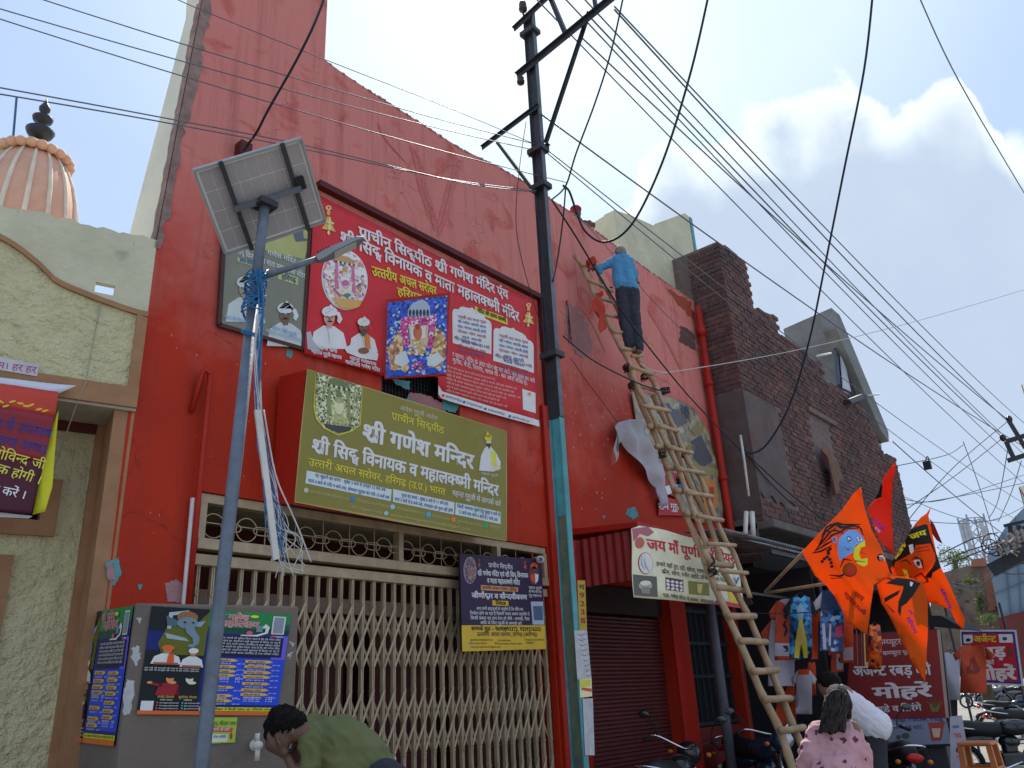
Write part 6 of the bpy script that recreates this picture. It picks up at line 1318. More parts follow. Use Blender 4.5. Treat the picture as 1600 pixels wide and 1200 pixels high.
# ------------------------------------------------------------------ brick building
XB, YB = 10.99, -.55
BB = thing('brick_building', 'unplastered dark red brick building with stepped broken top beside the red temple wall', 'building', (12.5, 0, 0))
outl = [(1126, 377), (1165, 406), (1178, 477), (1211, 489), (1212.5, 514), (1284, 568), (1288, 589), (1347, 627), (1380, 706), (1399, 714), (1405, 740), (1417, 822)]
OP = [onY(x, y, YB) for x, y in outl]; OX = [p.x for p in OP]; OZ = [p.z for p in OP]
OX[0] = XB
for i in range(1, len(OX)): OX[i] = max(OX[i], OX[i-1]+.01)
XE = OX[-1]; zB0 = onY(1184, 789, YB).z; zB0 = min(zB0, 3.75)
def ot(x): return float(np.interp(x, OX, OZ))
mort = pm('grey_mortar', (.19, .145, .13), (.12, .09, .08), sc=9, rough=.95, bump=.6, bs=50)
mb = MB()
for a, b in zip(OX[:-1], OX[1:]):
    mb.hexa([(a, YB+.012, zB0), (b, YB+.012, zB0), (b, 0.8, zB0), (a, .8, zB0), (a, YB+.012, ot(a)-.05), (b, YB+.012, ot(b)-.05), (b, .8, ot(b)-.05), (a, .8, ot(a)-.05)])
mb.build('wall_core', mort, BB)
brm = [pm('brick_%d' % i, c, tuple(x*.6 for x in c), sc=14, rough=.92, bump=.5, bs=60, dirt=(.055, .045, .050), dsc=1.2, dlo=.46, dhi=.68, damt=.8) for i, c in enumerate([(.165, .080, .070), (.130, .064, .060), (.19, .098, .080), (.125, .080, .076)])]
px_l, px_r = onY(1157, 700, YB).x, onY(1228, 720, YB).x; pz0, pz1 = onY(1180, 770, YB).z, onY(1190, 628, YB).z
wx0, wx1 = onY(1264, 660, YB).x, onY(1300, 680, YB).x; wz0, wz1 = onY(1280, 725, YB).z, onY(1270, 648, YB).z
cand = []; rb = random.Random(17)
z = zB0+.04; row = 0
while z < 8.45:
    x = XB-(.12 if row % 2 else 0)
    while x < XE:
        x0 = max(x, XB); x1 = min(x+.23, XE)
        if x1-x0 > .05:
            xm = (x0+x1)/2
            if z+.03 < ot(xm)+rb.uniform(-.06, .03):
                inp = (xm < px_r+rb.uniform(-.1, .15) and pz0-.05 < z < pz1+rb.uniform(-.05, .08)); inw = wx0 < xm < wx1 and wz0 < z < wz1
                if not inp and not inw: cand.append((hypot(xm, YB+5.2), (xm, YB+.042+rb.uniform(-.009, .009), z), (x1-x0, .09, .068*rb.uniform(.93, 1.03)), rb.randrange(4)))
                elif inw and rb.random() < .6: cand.append((hypot(xm, YB+5.2), (xm, YB+.10, z), (x1-x0-.06, .07, .06), rb.randrange(4)))
        x += .242
    y = YB-.004-(.12 if row % 2 else 0)
    while y < 0.0:
        y1 = min(y+.23, .02); ys_ = y; y = max(y, YB-.004)
        if z < 8.30+rb.uniform(-.06, .02) and y1-y > .04:
            ym = (y+y1)/2
            if not (pz0-.3 < z < pz1+.10): cand.append((hypot(XB, ym+5.2)-1.0, (XB+.032+rb.uniform(-.008, .008), ym, z), (.09, y1-y-.012, .068*rb.uniform(.93, 1.03)), rb.randrange(4)))
        y = ys_+.242
    z += .081; row += 1
cand.sort(key=lambda t: t[0])
ub = [unit_box('brick', m) for m in brm]
for d_, c_, s_, mi in cand[:298]: piece('brick', ub[mi], BB, c_, (jit(.012), jit(.012), jit(.012)), (s_[0]-.012 if s_[0] > .1 else s_[0], s_[1], s_[2]))
mb = MB()
for d_, c_, s_, mi in cand[298:]: hx_ = (s_[0]-.012)/2; mb.box((c_[0]-hx_, c_[1]-s_[1]/2, c_[2]-s_[2]/2), (c_[0]+hx_, c_[1]+s_[1]/2, c_[2]+s_[2]/2), mi)
if mb.v: mb.build('brickwork', brm, BB)['kind'] = 'stuff'
plm = pm('grey_plaster_patch', (.125, .10, .095), (.085, .065, .062), sc=2.5, rough=.9, bump=.4, bs=25, dirt=(.12, .055, .045), dsc=2, dlo=.5, dhi=.7, damt=.8)
def ragged(x0, x1, z0, z1, y, mat, nm, amp=.05, seed=0):
    r = random.Random(seed); P = []
    for a, b in (((x0, z0), (x1, z0)), ((x1, z0), (x1, z1)), ((x1, z1), (x0, z1)), ((x0, z1), (x0, z0))):
        for i in range(9):
            t = i/9; e = 0 if (a[0] == b[0] == x0) else amp; P.append((a[0]+(b[0]-a[0])*t+r.uniform(-e, e)*(abs(b[1]-a[1]) > 0), y, a[1]+(b[1]-a[1])*t+r.uniform(-e, e)*(abs(b[0]-a[0]) > 0)))
    MB().prism(P, (0, .05, 0)).build(nm, mat, BB)
ragged(XB, px_r, pz0, pz1, YB-.022, plm, 'plaster_patch', .07, 1)
MB().box((XB-.03, YB-.022, pz0-.3), (XB-.001, .0, pz1+.02)).build('plaster_return', plm, BB)
MB().box((XB-.02, YB+.1, 3.2), (XB+.0, 0, pz0-.3)).build('side_base', mort, BB)
MB().box((wx0, YB-.05, wz1), (wx1+.2, YB+.1, wz1+.09)).build('window_lintel', mort, BB)
mb = MB(); mb.box((XB-.02, YB-.16, zB0-.12), (XE, .8, zB0-.001)); mb.build('floor_slab', pm('rough_cement_slab', (.15, .13, .12), (.08, .07, .065), sc=4, rough=.95, bump=.7, bs=20), BB, bevel=.02)
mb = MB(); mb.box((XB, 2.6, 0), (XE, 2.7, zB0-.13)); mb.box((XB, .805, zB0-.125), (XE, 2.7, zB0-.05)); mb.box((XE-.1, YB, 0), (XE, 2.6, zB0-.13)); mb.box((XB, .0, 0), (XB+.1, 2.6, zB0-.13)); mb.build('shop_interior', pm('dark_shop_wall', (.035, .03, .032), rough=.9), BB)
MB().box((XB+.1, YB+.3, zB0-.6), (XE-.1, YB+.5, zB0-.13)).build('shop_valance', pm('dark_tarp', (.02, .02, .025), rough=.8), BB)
# curtain out of the brick window
T = thing('window_curtain', 'maroon and tan curtain hanging out of the brick building window', 'curtain', onY(1290, 760, YB-.05))
def rpc(u, v): return .03*sin(u*24+v*2)+.03
S = Surf(Vector((0, YB-.08, 0)), FN, T, rpc, step=.05); S.poly([(1282, 700), (1297, 705), (1300, 716), (1316, 745), (1310, 752), (1306, 775), (1298, 772), (1294, 745), (1286, 718)], pm('tan_curtain', (.20, .12, .08), rough=.9, bump=.2), 0, 'tan_cloth')
S.poly([(1280, 700), (1288, 716), (1296, 745), (1304, 776), (1298, 774), (1292, 740), (1284, 715)], pm('dark_maroon_curtain', (.07, .012, .02), rough=.9), 1, 'maroon_cloth');  S.flush()
# iron pipe stub with wires on the corner
T = tag(MB().tube([onY(1157, 680, YB-.1), onY(1163, 720, YB-.1), onY(1170, 775, YB-.1)], .018, 8).build('service_pipe', pvc, None, True), 'thin pale service pipe on the corner of the brick building', 'pipe')
T = tag(MB().tube([onY(1166, 800, YB-.2), onY(1164, 845, YB-.2)], .03, 8).tube([onY(1175, 800, YB-.2), onY(1177, 842, YB-.2)], .035, 8).build('vent_pipes', pvc, None, True), 'two short white pipes under the brick building slab', 'pipes')
# grey concrete upper storey behind
GB = thing('grey_upper_building', 'bare grey concrete upper storey with slanted side and dark glazing behind the brick wall', 'building', (16, 0, 0))
Yg = .9; gx = onY(1299, 481, Yg).x; conc = pm('bare_concrete', (.20, .20, .195), (.14, .14, .138), sc=2, rough=.9, bump=.3, bs=20, dirt=(.12, .11, .10), dsc=1.5, dlo=.55, dhi=.75)
ps = [onX(x, y, gx) for x, y in ((1299, 481), (1224, 514), (1222, 600))]; cz = 5.5
MB().prism([ps[0], ps[1], Vector((gx, ps[1].y, cz)), Vector((gx, Yg, cz))], (.2, 0, 0)).build('side_wall', conc, GB)
fpx = [(1301, 483), (1312, 492), (1388, 675), (1389, 690), (1376, 672), (1306, 512)]; P = [onY(x, y, Yg-.25) for x, y in fpx]; MB().prism(P, (0, .35, 0)).build('slanted_frame', conc, GB)
fpx = [(1304, 520), (1310, 530), (1376, 680), (1378, 705), (1360, 690), (1330, 640), (1312, 600)]; P = [onY(x, y, Yg-.05) for x, y in fpx]; MB().prism(P, (0, .08, 0)).build('dark_glazing', pm('dark_glazing_glass', (.03, .04, .07), rough=.15, bump=0, spec=.8), GB)
P = [onY(x, y, Yg-.10) for x, y in ((1314, 556), (1322, 575), (1330, 612), (1318, 606))]; MB().prism(P, (0, .03, 0)).build('light_pane', pm('light_glass', (.45, .48, .52), rough=.3, bump=0), GB)
for (a, b) in (((1277, 556), (1298, 552)), ((1356, 618), (1374, 616))): A = onY(*a, Yg-.3); B = onY(*b, Yg-.3); MB().tube([A, B], .026, 8).build('rain_spout', pvc, GB, True)
A = onY(1325, 628, YB-.1); B = onY(1345, 620, YB-.1); MB().bar(A, B, .12, .10).build('window_ledge', dsteel, GB)

# ------------------------------------------------------------------ shop front stuff below the brick building
g = MB(); g.box((7.15, -1.9, .003), (15.0, -.021, .11)); struct(g.build('shop_step', cement, bevel=.015))
TA = thing('stall_roof', 'dark tin roof sheet with ragged serrated edge over the clothes stall', 'awning', (11.5, -.9, 3))
za2 = onY(1142, 840, -1.25).z
corrugated('tin_sheet', 9.3, 14.4, -1.30, -.56, za2, za2+.28, tin, TA, .075, .014)
for x in (10.9, 14.2): MB().tube([(x, -1.2, .2), (x, -1.2, za2-.03)], .025, 8).build('post', dsteel, TA, True)
MB().bar((9.4, -1.24, za2-.05), (14.3, -1.24, za2-.05), .04, .05).build('front_beam', dsteel, TA)
T = thing('stall_backdrop', 'dark tarpaulin backdrop behind the hanging t-shirts', 'tarpaulin', (10.9, -.7, 0)); MB().box((10.80, -1.15, .2), (10.83, -.03, za2-.1)).build('tarpaulin', MATS['dark_tarp'], T)
p = onY(1150, 1000, -.75); T = tag(MB().tube([(p.x+.25, -.35, .2), (p.x+.25, -.35, 3.1)], .06, 12).build('grey_drain_pipe', pm('grey_pvc', (.11, .12, .15), rough=.5), None, True), 'grey vertical drain pipe behind the bamboo ladder', 'pipe')
# hanging clothes
def shirt(name, label, x0, y0, x1, y1, D, mat, extra=(), slant=0., sleeves=True, sleevem=None, yaw=0.):
    c = onD((x0+x1)/2, (y0+y1)/2, D); vd = Vector((c.x, c.y+5.2, 0)).normalized(); N = Matrix.Rotation(yaw, 3, 'Z') @ (-vd)
    T = thing(name, label, {'hanging_tshirt': 't-shirt', 'hanging_trousers': 'trousers'}.get(name, 'scarf'), c, 'clothes hanging at the stall')
    def rp_(u, v): return .040*sin(u*15+v*2.5+x0)+.022*sin(v*8+u*3+x0)
    S = Surf(c, N, T, rp_, step=.06); w = x1-x0; h = y1-y0
    def Q(u, v): return (x0+w*u+slant*v*h, y0+h*v)
    body = [(.22, .03), (.38, 0), (.5, .06), (.62, 0), (.78, .03), (.84, .30), (.86, 1), (.14, 1), (.16, .30)]
    S.poly([Q(*p) for p in body], mat, 0, 'shirt_body')
    if sleeves:
        sm = sleevem or mat
        S.poly([Q(*p) for p in ((.215, .03), (.155, .30), (.02, .34), (-.06, .22))], sm, 0, 'sleeve'); S.poly([Q(*p) for p in ((.785, .03), (1.06, .22), (.98, .34), (.845, .30))], sm, 0, 'sleeve')
    for pts, m in extra: S.poly([Q(*p) for p in pts], m, 1, 'shirt_print')
    MB().tube([S.p3(*S.uv(*Q(.3, .02))), S.p3(*S.uv(*Q(.5, -.04))), S.p3(*S.uv(*Q(.7, .02)))], .004, 5).build('hanger', black, T)
    S.flush(); return T
oc = pm('orange_jersey', (.62, .085, .02), (.50, .06, .015), sc=9, rough=.8, bump=.15, trans=.25); rj = pm('rust_jersey', (.42, .06, .02), (.34, .045, .018), sc=9, rough=.8, bump=.15)
nvy = pm('navy_jersey', (.018, .03, .075), (.02, .06, .14), sc=7, rough=.7, bump=.1); gal = speckle_mat('jersey_galaxy_blue', [(0, '0a1a38'), (.4, '123a66'), (.7, '1c5a8c'), (.9, '6a88a8')], 22); bly = speckle_mat('jersey_blue_yellow', [(0, '1a5078'), (.35, '0c3050'), (.6, '2a78a0'), (.85, '101418')], 20)
whj = pm('white_jersey', (.46, .45, .52), (.40, .39, .46), sc=6, rough=.85, bump=.15, trans=.15)
bkk = ink('181420'); ylw = ink('b0a030'); tn = ink('b09a80')
star = [(.5, .45), (.56, .60), (.66, .72), (.60, .95), (.5, .80), (.40, .95), (.34, .72), (.44, .60)]
shirt('hanging_tshirt', 'white long shirt with red left sleeve hanging behind the rust orange one', 1192, 966, 1250, 1072, 10.5, whj, sleevem=rj)
shirt('hanging_tshirt', 'rust orange t-shirt with black script and white hem, left of the blue yellow one', 1204, 936, 1250, 1032, 10.3, rj, [([(.30, .02), (.5, .09), (.70, .02), (.66, 0), (.5, .06), (.34, 0)], whj), ([(.42, .25), (.58, .28), (.50, .40), (.60, .50), (.50, .62), (.44, .60), (.50, .48), (.40, .42), (.50, .34)], bkk), ([(.15, .72), (.86, .72), (.86, .93), (.15, .93)], whj), ([(.42, .76), (.62, .76), (.60, .86), (.44, .86)], bkk)], sleeves=True)
shirt('hanging_tshirt', 'blue t-shirt with a yellow and tan figure print hanging in the stall', 1226, 930, 1276, 1030, 10.1, bly, [([(.5, .12), (.62, .22), (.58, .40), (.42, .40), (.38, .22)], ink('6a8898')), ([(.46, .40), (.56, .40), (.70, .72), (.72, .98), (.60, .98), (.52, .75), (.44, .98), (.30, .98), (.34, .70)], ylw), ([(.44, .50), (.58, .50), (.62, .75), (.40, .75)], tn)], sleevem=pm('black_jersey', (.015, .015, .02), rough=.8))
shirt('hanging_tshirt', 'narrow bright orange t-shirt behind the blue and yellow one', 1256, 945, 1282, 1030, 10.6, oc)
shirt('hanging_tshirt', 'dark galaxy blue t-shirt with white sleeves beside the first orange flag', 1274, 920, 1326, 1018, 9.6, gal, [([(.2, .04), (.8, .04), (.82, .34), (.18, .34)], nvy), ([(.20, .55), (.28, .55), (.34, .97), (.24, .97)], whj), ([(.42, .55), (.48, .55), (.46, .92), (.40, .90)], whj), ([(.60, .62), (.80, .56), (.82, .74), (.62, .78)], ink('8a2c40'))], sleevem=whj)
shirt('hanging_tshirt', 'orange t-shirt with a white bottom patch, right of the galaxy blue one', 1308, 958, 1338, 1036, 10.0, oc, [([(.3, .70), (.82, .68), (.84, .94), (.34, .95)], whj)])
shirt('hanging_tshirt', 'orange shirt hanging low with a white square and black mark', 1294, 1012, 1322, 1050, 10.2, rj, [([(.45, .25), (.82, .25), (.84, .90), (.48, .90)], whj), ([(.58, .4), (.70, .4), (.66, .75), (.58, .7)], bkk)])
shirt('hanging_tshirt', 'white t-shirt with orange collar hanging low in the stall', 1238, 1046, 1274, 1116, 10.4, whj, [([(.25, .0), (.75, .0), (.72, .12), (.28, .12)], oc)])
shirt('hanging_tshirt', 'bright orange cloth hanging lowest behind the ladder foot', 1206, 1066, 1250, 1134, 10.6, oc, [([(.45, .08), (.52, .08), (.50, .2), (.44, .18)], bkk), ([(.62, .5), (.68, .48), (.66, .58), (.6, .58)], bkk)], sleeves=False)
shirt('hanging_tshirt', 'thin orange strip of a shirt right of the low white one', 1258, 1034, 1278, 1086, 10.8, oc, sleeves=False)
shirt('hanging_tshirt', 'plain white t-shirt hanging on the right edge of the red stamp board', 1466, 1018, 1506, 1094, 14, whj); shirt('hanging_tshirt', 'orange t-shirt with dark printed emblem at far right beside the stamp banner', 1492, 1006, 1550, 1083, 13.4, rj, [([(.42, .30), (.52, .24), (.60, .40), (.70, .52), (.60, .62), (.34, .60), (.30, .48), (.40, .44)], ink('5a1810')), ([(.44, .40), (.54, .40), (.52, .54), (.42, .52)], rj)])
shirt('hanging_trousers', 'black track pants hanging under the plain white t-shirt', 1474, 1080, 1500, 1122, 14.2, MATS['black_jersey'], sleeves=False)
shirt('hanging_scarf', 'orange and dark printed scarf hanging beside the first flag tip', 1352, 975, 1382, 1046, 9.9, speckle_mat('scarf_flame', [(0, 'a03c14'), (.4, '6a2410'), (.7, 'c85a1c'), (.88, '2a1210')], 26), sleeves=False)
for i, (x, c_) in enumerate(((1345, '2a2020'), (1338, '5a2a20'), (1350, '8a7a30'))): 
    q0 = onD(x, 985, 10.1); q1 = onD(x+2, 1040, 10.1); tag(MB().bar(q0, q1, .03, .006, up=(0, 1, 0)).build('hanging_ribbon', ink(c_)), ['dark ribbon', 'reddish brown ribbon', 'yellow ribbon'][i]+' hanging between the shirts and the red stamp board', 'ribbon')
T = tag(MB().tube(sag(onD(1178, 958, 9.9), onD(1345, 944, 9.9), .04), .006, 5).build('clothes_line', blackcable), 'thin clothes line carrying the t-shirts', 'line')
ml = MB()
for a, b in (((1196, 927), (1328, 906)), ((1196, 925), (1256, 862))): ml = MB().tube([onD(*a, 9.2), onD(*b, 7.8)], .016, 8); tag(ml.build('bamboo_stick', bamboo, None, True), ['bamboo stick holding up the left corner of the first orange flag', 'horizontal bamboo stick crossing in front of the first orange flag'][a[1] == 927], 'stick')
# ------------------------------------------------------------------ orange flags
orf = pm('orange_flag_cloth', (.84, .17, .010), (.84, .15, .008), sc=3, rough=.75, bump=.08, trans=.6); rof = pm('red_orange_flag_cloth', (.72, .055, .015), (.62, .045, .015), sc=3, rough=.75, bump=.08, trans=.5)
def fl(x, y): return (1180+x/3.81, 720+y/3.81)
def flag(label, D, polys, yaw, ph, deco=None):
    c = onD(*polys[0][0][0], D); vd = Vector((c.x, c.y+5.2, 0)).normalized(); N = Matrix.Rotation(yaw, 3, 'Z') @ (-vd)
    T = thing('orange_flag', label, 'flag', c, 'orange flags at the stall')
    def rp_(u, v): return .034*sin(u*11+v*3+ph)+.030*sin(u*4+v*6+ph)+.010*sin(v*19+u*8)
    S = Surf(c, N, T, rp_, step=.05)
    for px, m in polys: S.poly(px, m, 0, 'flag_cloth')
    if deco: deco(S)
    S.flush()
bk2 = ink('120c0c'); blf = ink('5a80b8'); ylf = ink('c0a81c')
def d1(S):
    for pts in ([(350, 545), (400, 480), (430, 440), (480, 400)], [(370, 520), (410, 430), (470, 385), (560, 375), (640, 370)], [(385, 460), (420, 400), (490, 370), (560, 380)], [(400, 500), (450, 450), (500, 430), (540, 400), (620, 395)], [(360, 535), (420, 500), (460, 480)], [(440, 380), (520, 395), (600, 380), (645, 400)], [(420, 430), (480, 420), (530, 440)], [(340, 548), (390, 540), (450, 510)], [(610, 370), (640, 400), (650, 440)], [(460, 372), (500, 400), (580, 400)], [(440, 680), (500, 690), (560, 665)], [(450, 700), (520, 700)], [(500, 640), (520, 590), (570, 600)]): S.strokes([fl(*p) for p in pts], 3.2, bk2, 1)
    S.poly([fl(*p) for p in ((520, 440), (560, 410), (610, 408), (640, 440), (655, 470), (640, 490), (600, 500), (585, 520), (590, 545), (560, 560), (525, 580), (495, 600), (485, 560), (480, 510), (490, 470))], blf, 2)
    S.poly([fl(*p) for p in ((445, 465), (470, 458), (480, 480), (470, 500), (455, 495))], blf, 2); S.poly([fl(*p) for p in ((452, 470), (466, 468), (470, 486), (460, 488))], orf, 3)
    S.poly([fl(*p) for p in ((655, 470), (655, 510), (625, 520), (610, 560), (625, 590), (665, 580), (665, 620), (640, 635), (600, 620), (575, 580), (580, 530), (610, 500))], ylf, 3)
    for a in ((640, 540, 660, 560), (600, 600, 650, 605)): S.strokes([fl(a[0], a[1]), fl(a[0]-20, (a[1]+a[3])/2), fl(a[2], a[3])], 1.2, bk2, 4)
    S.ell(*fl(553, 478), 4.5, 2.2, wh, 4, n=12, rot=1.2); S.ell(*fl(555, 482), 1.8, 1.8, bk2, 5, n=8); S.strokes([fl(535, 462), fl(555, 455), fl(575, 475)], 1.3, bk2, 4); S.strokes([fl(520, 520), fl(545, 540), fl(560, 520)], 1.2, bk2, 4)
    S.poly([fl(*p) for p in ((605, 455), (630, 455), (640, 475), (610, 480))], ink('c0b0b0'), 4); S.ell(*fl(622, 463), 1.6, 2.6, ink('a02020'), 5, n=8)
    for x, y in ((398, 600), (410, 585), (425, 575), (432, 555), (440, 590), (448, 610), (452, 632), (430, 540), (440, 530)): S.ell(*fl(x, y), 2.6, 2.6, bk2, 2, n=8)
    S.ell(*fl(555, 655), 11, 11, bk2, 1, n=18); S.ell(*fl(555, 655), 10, 10, orf, 2, n=18); S.ell(*fl(556, 662), 7, 6.5, ink('a01c10'), 3, n=16)
    S.text('जय', fl(585, 800), fl(632, 838), 9, ink('7a1a10'), 2, .03); S.text('महाकाल', fl(524, 790), fl(625, 905), 9, ink('7a1a10'), 2, .03); S.ell(*fl(645, 900), 3.5, 5, ink('7a1a10'), 2, n=8); S.ell(*fl(748, 575), 6, 6, bk2, 1, n=12); S.ell(*fl(750, 582), 3.4, 3.5, ink('8a5a4a'), 2, n=10); S.poly([fl(*p) for p in ((735, 565), (760, 560), (772, 580), (770, 600), (762, 575), (740, 572))], wh, 2)
flag('orange flag with a blue half face, flowing hair and Jai Mahakal lettering, nearest the ladder', 7.8, [([fl(630, 153), fl(662, 290), fl(700, 400), fl(745, 490), fl(812, 685), fl(700, 742), fl(688, 850), fl(668, 1037), fl(560, 960), fl(480, 800), fl(430, 740), fl(360, 680), fl(278, 542), fl(400, 410), fl(520, 290), fl(590, 190)], orf)], .25, 0, d1)
def d2(S): S.text('जयश्री', fl(690, 350), fl(748, 415), 10, ink('6a2a9a'), 1, .02); S.text('राम', fl(705, 400), fl(735, 430), 6, ink('b8a0c8'), 1, .02)
flag('plain red pennant with small purple script behind the blue faced flag', 8.4, [([fl(848, 14), fl(846, 60), fl(805, 230), fl(808, 420), fl(832, 570), fl(770, 510), fl(720, 440), fl(690, 350), fl(662, 280), fl(700, 225), fl(745, 210), fl(765, 110), fl(820, 40)], rof), ([fl(752, 130), fl(758, 150), fl(742, 210), fl(700, 222), fl(728, 180)], bk2)], -.2, 2, d2)
def d3(S):
    S.poly([fl(*p) for p in ((1030, 385), (1045, 440), (1070, 520), (1112, 640), (1060, 670), (1050, 700), (1010, 690), (1060, 640), (1080, 600), (1075, 560), (1050, 500), (960, 505), (950, 540), (900, 570), (830, 600), (815, 640), (808, 600), (870, 520), (940, 410), (1015, 380))], bk2, 1)
    S.poly([fl(*p) for p in ((965, 510), (1048, 495), (1070, 560), (1075, 600), (1040, 640), (980, 690), (900, 690), (860, 640), (850, 600), (940, 560))], orf, 2)
    S.text('जय', fl(938, 476), fl(1030, 445), 9, ylf, 3, .05); S.text('श्री', fl(838, 590), fl(905, 500), 7, ylf, 3, .05)
    S.poly([fl(*p) for p in ((945, 595), (985, 590), (1000, 640), (975, 640), (955, 620))], wh, 3); S.ell(*fl(975, 615), 3, 4, bk2, 4, n=10); S.ell(*fl(975, 622), 1.3, 1.6, ink('a83018'), 5, n=8)
    for pts in ([(935, 590), (960, 575), (1000, 600), (1005, 645)], [(960, 530), (1040, 515)], [(965, 548), (1045, 535)], [(860, 600), (900, 590), (930, 620)], [(940, 690), (990, 670), (1030, 720), (980, 730)], [(880, 650), (900, 690), (930, 690)], [(1000, 690), (1030, 700), (1015, 725)]): S.strokes([fl(*p) for p in pts], 2.6, bk2, 3)
    S.poly([fl(*p) for p in ((870, 640), (900, 650), (910, 690), (890, 695))], ylf, 3); S.poly([fl(*p) for p in ((918, 505), (945, 500), (950, 540), (935, 560), (925, 545))], ink('c4c4c8'), 3)
    S.text('श्रीराम', fl(1100, 760), fl(1155, 880), 11, ink('5a2480'), 2, .03)
flag('orange flag with a black maned fierce face and yellow script near its tip', 8.1, [([fl(1043, 265), fl(1028, 325), fl(1050, 400), fl(1085, 560), fl(1112, 640), fl(1150, 720), fl(1250, 950), fl(1240, 1012), fl(1195, 960), fl(1160, 882), fl(1030, 842), fl(1000, 745), fl(880, 690), fl(815, 690), fl(800, 640), fl(860, 545), fl(920, 440), fl(990, 335), fl(1018, 310)], orf)], -.1, 4, d3)
def d4(S):
    S.poly([fl(*p) for p in ((770, 735), (840, 700), (930, 705), (985, 730), (940, 800), (900, 850), (868, 870), (860, 930), (845, 900), (850, 840), (870, 790), (880, 750), (840, 745))], bk2, 1); S.poly([fl(*p) for p in ((765, 820), (860, 770), (845, 800), (770, 845))], bk2, 1); S.strokes([fl(760, 700), fl(800, 710), fl(900, 740)], 2.5, bk2, 1); S.strokes([fl(780, 860), fl(820, 900), (fl(830, 905))], 2, bk2, 1)
    S.poly([fl(*p) for p in ((920, 720), (940, 725), (930, 750), (918, 745))], ink('c4c4c8'), 2); S.text('श्रीराम', fl(895, 935), fl(945, 1030), 12, ink('5a2480'), 1, .03); S.text('जय', fl(905, 895), fl(930, 920), 6, ink('5a2480'), 1, .03)
flag('long orange pennant with black streaks and purple script before the red stamp board', 7.9, [([fl(720, 740), fl(800, 690), fl(900, 690), fl(1000, 720), fl(1030, 850), fl(1028, 1060), (1445, 1065), (1425, 1035), fl(870, 1067), fl(800, 930), fl(750, 850)], orf)], .12, 1, d4)
T = cloth('red_pennant', 'small dark red pennant behind the top of the fierce faced flag', 'flag', [fl(1040, 345), fl(1065, 380), fl(1120, 495), fl(1085, 470), fl(1050, 420)], onD(1465, 830, 9.0), -Vector((.8, .5, 0)).normalized(), pm('dark_red_flag', (.30, .02, .02), rough=.8, trans=.4))
# ------------------------------------------------------------------ rubber stamp board
xb = 11.4; T = thing('stamp_board', 'big red hand lettered rubber stamp shop board standing across the pavement behind the flags', 'board', (xb, -1.6, 0))
S = Surf(Vector((xb, 0, 0)), Vector((-1, 0, 0)), T); rb_ = pm('red_board_paint', (.26, .030, .028), (.20, .022, .022), sc=3, rough=.5); 
S.poly([(1330, 992), (1464, 984), (1478, 1122), (1320, 1126)], rb_, 1, 'board_face'); S.poly([(1320, 1126), (1478, 1122), (1488, 1162), (1318, 1168)], ink('6e7484'), 1, 'board_face'); S.poly([(1464, 984), (1478, 1122), (1483, 1121), (1469, 983)], ink('8a7a70'), 1, 'board_face')
b2 = ink('b8a8a8'); sh_ = ink('3a3440')
V3 = [S.p3(*S.uv(x, y), -.03) for x, y in ((1326, 990), (1469, 982), (1490, 1166), (1316, 1172))]; MB().prism(V3, (.05, 0, 0)).build('board', dsteel, T)
for dx_, dy_, m, l in ((1.3, 1.3, sh_, 2), (0, 0, b2, 3)):
    S.text('अर्जेन्ट रबड़ की', (1334+dx_, 1056+dy_), (1456+dx_, 1054+dy_), 16, m, l, .04); S.text('मोहरें', (1367+dx_, 1091+dy_), (1456+dx_, 1088+dy_), 18, m, l, .05); S.text('झण्डे व तिरंगे', (1360+dx_, 1114+dy_), (1441+dx_, 1110+dy_), 10, m, l, .03)
S.text('कम्प्यूटर से', (1372, 1008), (1420, 1006), 9, b2, 3, .02); S.text('कम्प्यूटर द्वारा', (1380, 1024), (1425, 1022), 7, b2, 3, .02)
S.text('Printing Cup, Pillow, Mug', (1360, 1128), (1474, 1126), 7, ink('1c2c5c'), 3, .02); S.text('T-shirt Printing etc.', (1360, 1140), (1444, 1138), 7, ink('1c2c5c'), 3, .015)
S.poly([(1450, 1129), (1477, 1128), (1474, 1138), (1471, 1157), (1456, 1158)], ink('8a3a34'), 2); S.poly([(1456, 1138), (1470, 1138), (1468, 1152), (1459, 1152)], ink('a89a80'), 3); S.ell(1415, 1150, 7, 5, ink('3a4a44'), 2, n=7); S.ell(1404, 1152, 4, 4, ink('3a4a44'), 2, n=6)
for a in (-1.2, -.6, 0, .6, 1.2): S.strokes([(1461, 1102), (1461+14*sin(a), 1102-12*cos(a)*.6-3)], 2.4, ink('6a5a30'), 3)
S.poly([(1452, 1100), (1470, 1099), (1466, 1112), (1456, 1112)], ink('6a5a30'), 3); S.ell(1461, 1103, 4, 3, ink('3c4a2c'), 4, n=8); S.flush()
bb = S.P3 if False else None
for y in (-1.95, -1.25): MB().box((xb+.02, y, .0), (xb+.06, y+.05, 1.0)).build('board_leg', dsteel, T)
T = thing('counter_box', 'dark counter cabinet under the red stamp board', 'counter', (xb, -1.5, 0)); MB().box((xb+.08, -2.15, .0), (xb+.6, -.95, .95)).build('cabinet', pm('dark_counter', (.05, .05, .055), rough=.6), T, bevel=.01); MB().box((xb+.05, -2.18, .951), (xb+.63, -.92, 1.0)).build('counter_top', pm('grey_counter_top', (.2, .2, .2), rough=.5), T, bevel=.005)
